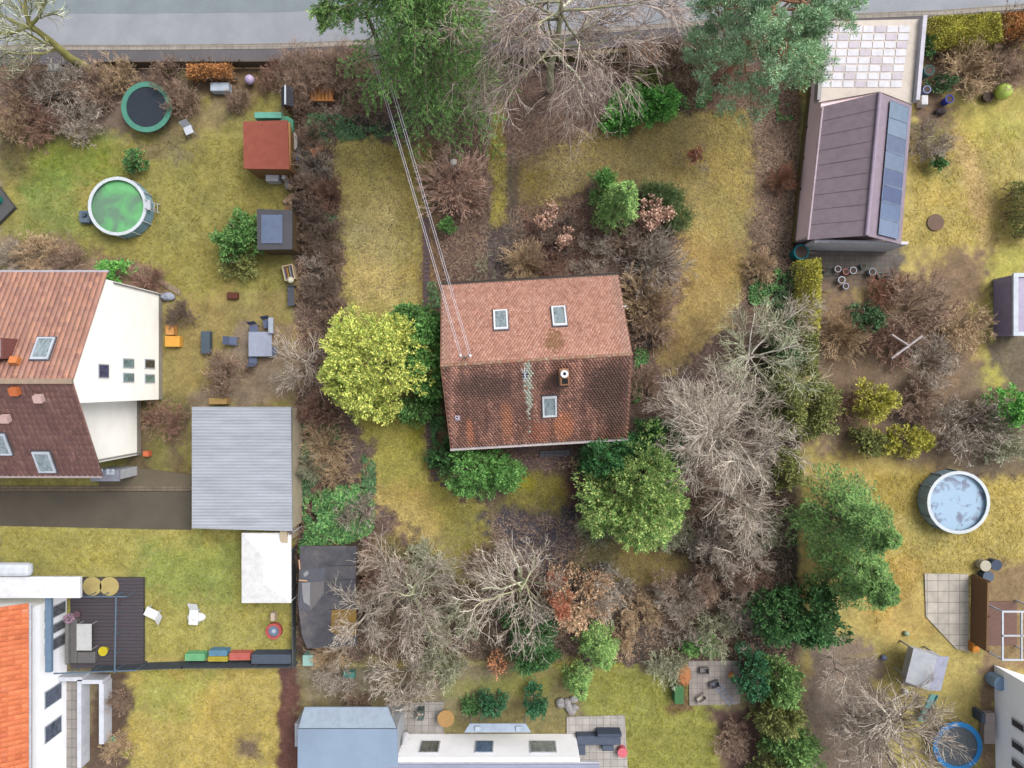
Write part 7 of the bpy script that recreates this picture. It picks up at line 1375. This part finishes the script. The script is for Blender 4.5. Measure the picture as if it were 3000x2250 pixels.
for i, (a, b, r1, r2, h, lab) in enumerate([(2288, 2010, 54, 56, 3.6, 'topmost yellow-green cypress of the long hedge at the bottom'), (2300, 2110, 66, 56, 3.8, 'second cypress from the top of the long bottom hedge'), (2330, 2200, 74, 56, 3.8, 'third cypress of the long bottom hedge'), (2300, 2280, 80, 50, 3.6, 'lowest cypress of the long hedge, cut by the photo edge')]):
    bush(a, b, r1, r2, h, 'olive' if i % 2 else 'blur', lab, 'tree', 'cypress_tree', 83 + i, 8000, .2, .08, 34, group='cypresses of the long bottom hedge', k=.6)
conifer(2372, 1480, 10.0, 3.6, 'fir', 'large green fir with star-like branches right of the plot boundary', seed=88, per_m=12, nl=16, needle=.16, nw=.055, side=13, name='fir_tree', droop=-.04, power=.7, k=.7)
conifer(2420, 1640, 8.0, 3.1, 'fir', 'darker green fir just below the star-shaped fir', seed=89, per_m=12, nl=16, needle=.16, nw=.055, side=13, name='fir_tree', droop=-.05, power=.7)
bush(2400, 1820, 84, 92, 5.0, 'dark', 'dark green round yew below the two big firs', 'tree', 'yew_tree', 90, 12000, .18, .1, 40)
bush(2400, 1190, 72, 86, 4.6, 'olive', 'round olive evergreen right of the plot boundary', 'tree', 'evergreen_tree', 91, 10000, .18, .1, 36, k=.6)
bush(2572, 1175, 48, 56, 3.4, 'hedge', 'round yellow-green evergreen beside the small reddish bush', 'tree', 'evergreen_tree', 92, 6000, .16, .09, 26, k=.7)
bush(2660, 1290, 78, 40, 2.2, 'hedge', 'long yellow-green bush above the golden lawn', 'shrub', 'evergreen_bush', 93, 5000, .16, .09, 26, group=EV)
bush(2560, 1300, 46, 40, 2.2, 'olive', 'olive bush left of the long yellow-green bush', 'shrub', 'evergreen_bush', 94, 3500, .16, .09, 18, group=EV)
bush(2545, 930, 52, 44, 1.8, 'ivy', 'dull green bush below the flower-pot yard', 'shrub', 'evergreen_bush', 95, 2500, .16, .09, 16, group=EV, k=.9)
bush(2965, 1195, 50, 60, 3.2, 'rhodo', 'bright green bush cut by the right photo edge', 'shrub', 'evergreen_bush', 96, 5000, .16, .09, 22, group=EV)
leaf_hedge([(2336, 762), (2408, 756), (2406, 960), (2340, 962)], 2.3, 9000, 'hedge', 'tall yellow-green hedge below the pink-walled building', k=.62)
leaf_hedge([(2330, 968), (2402, 966), (2396, 1100), (2326, 1100)], 2.3, 6000, 'olive', 'olive continuation of the yellow-green hedge', seed=8)
leaf_hedge([(2722, 48), (2930, 34), (2940, 118), (2730, 140)], 1.9, 9000, 'hedge', 'yellow-brown clipped hedge along the street, top right', seed=9, k=.8)
leaf_hedge([(2936, 34), (3060, 26), (3060, 110), (2942, 112)], 1.9, 5000, 'amber', 'brownish clipped hedge at the top right photo corner', seed=10, k=.8)
bush(2720, 128, 18, 30, 1.8, 'ivyl', 'small green bush at the upper right corner of the white terrace', 'shrub', 'evergreen_bush', 102, 1500, .13, .08, 10, group=EV)
bush(2745, 470, 24, 22, 1.2, 'ivyl', 'small green bush beside the solar roof', 'shrub', 'evergreen_bush', 103, 1000, .13, .08, 8, group=EV)
leaf_hedge([(2968, 530), (3060, 530), (3060, 690), (2972, 680)], 1.9, 5000, 'olive', 'olive clipped hedge at the right photo edge', seed=12)
bush(2770, 240, 40, 18, 1.0, 'ivy', 'low green bush above the reddish patio, top right', 'shrub', 'evergreen_bush', 105, 1200, .13, .08, 10, group=EV)
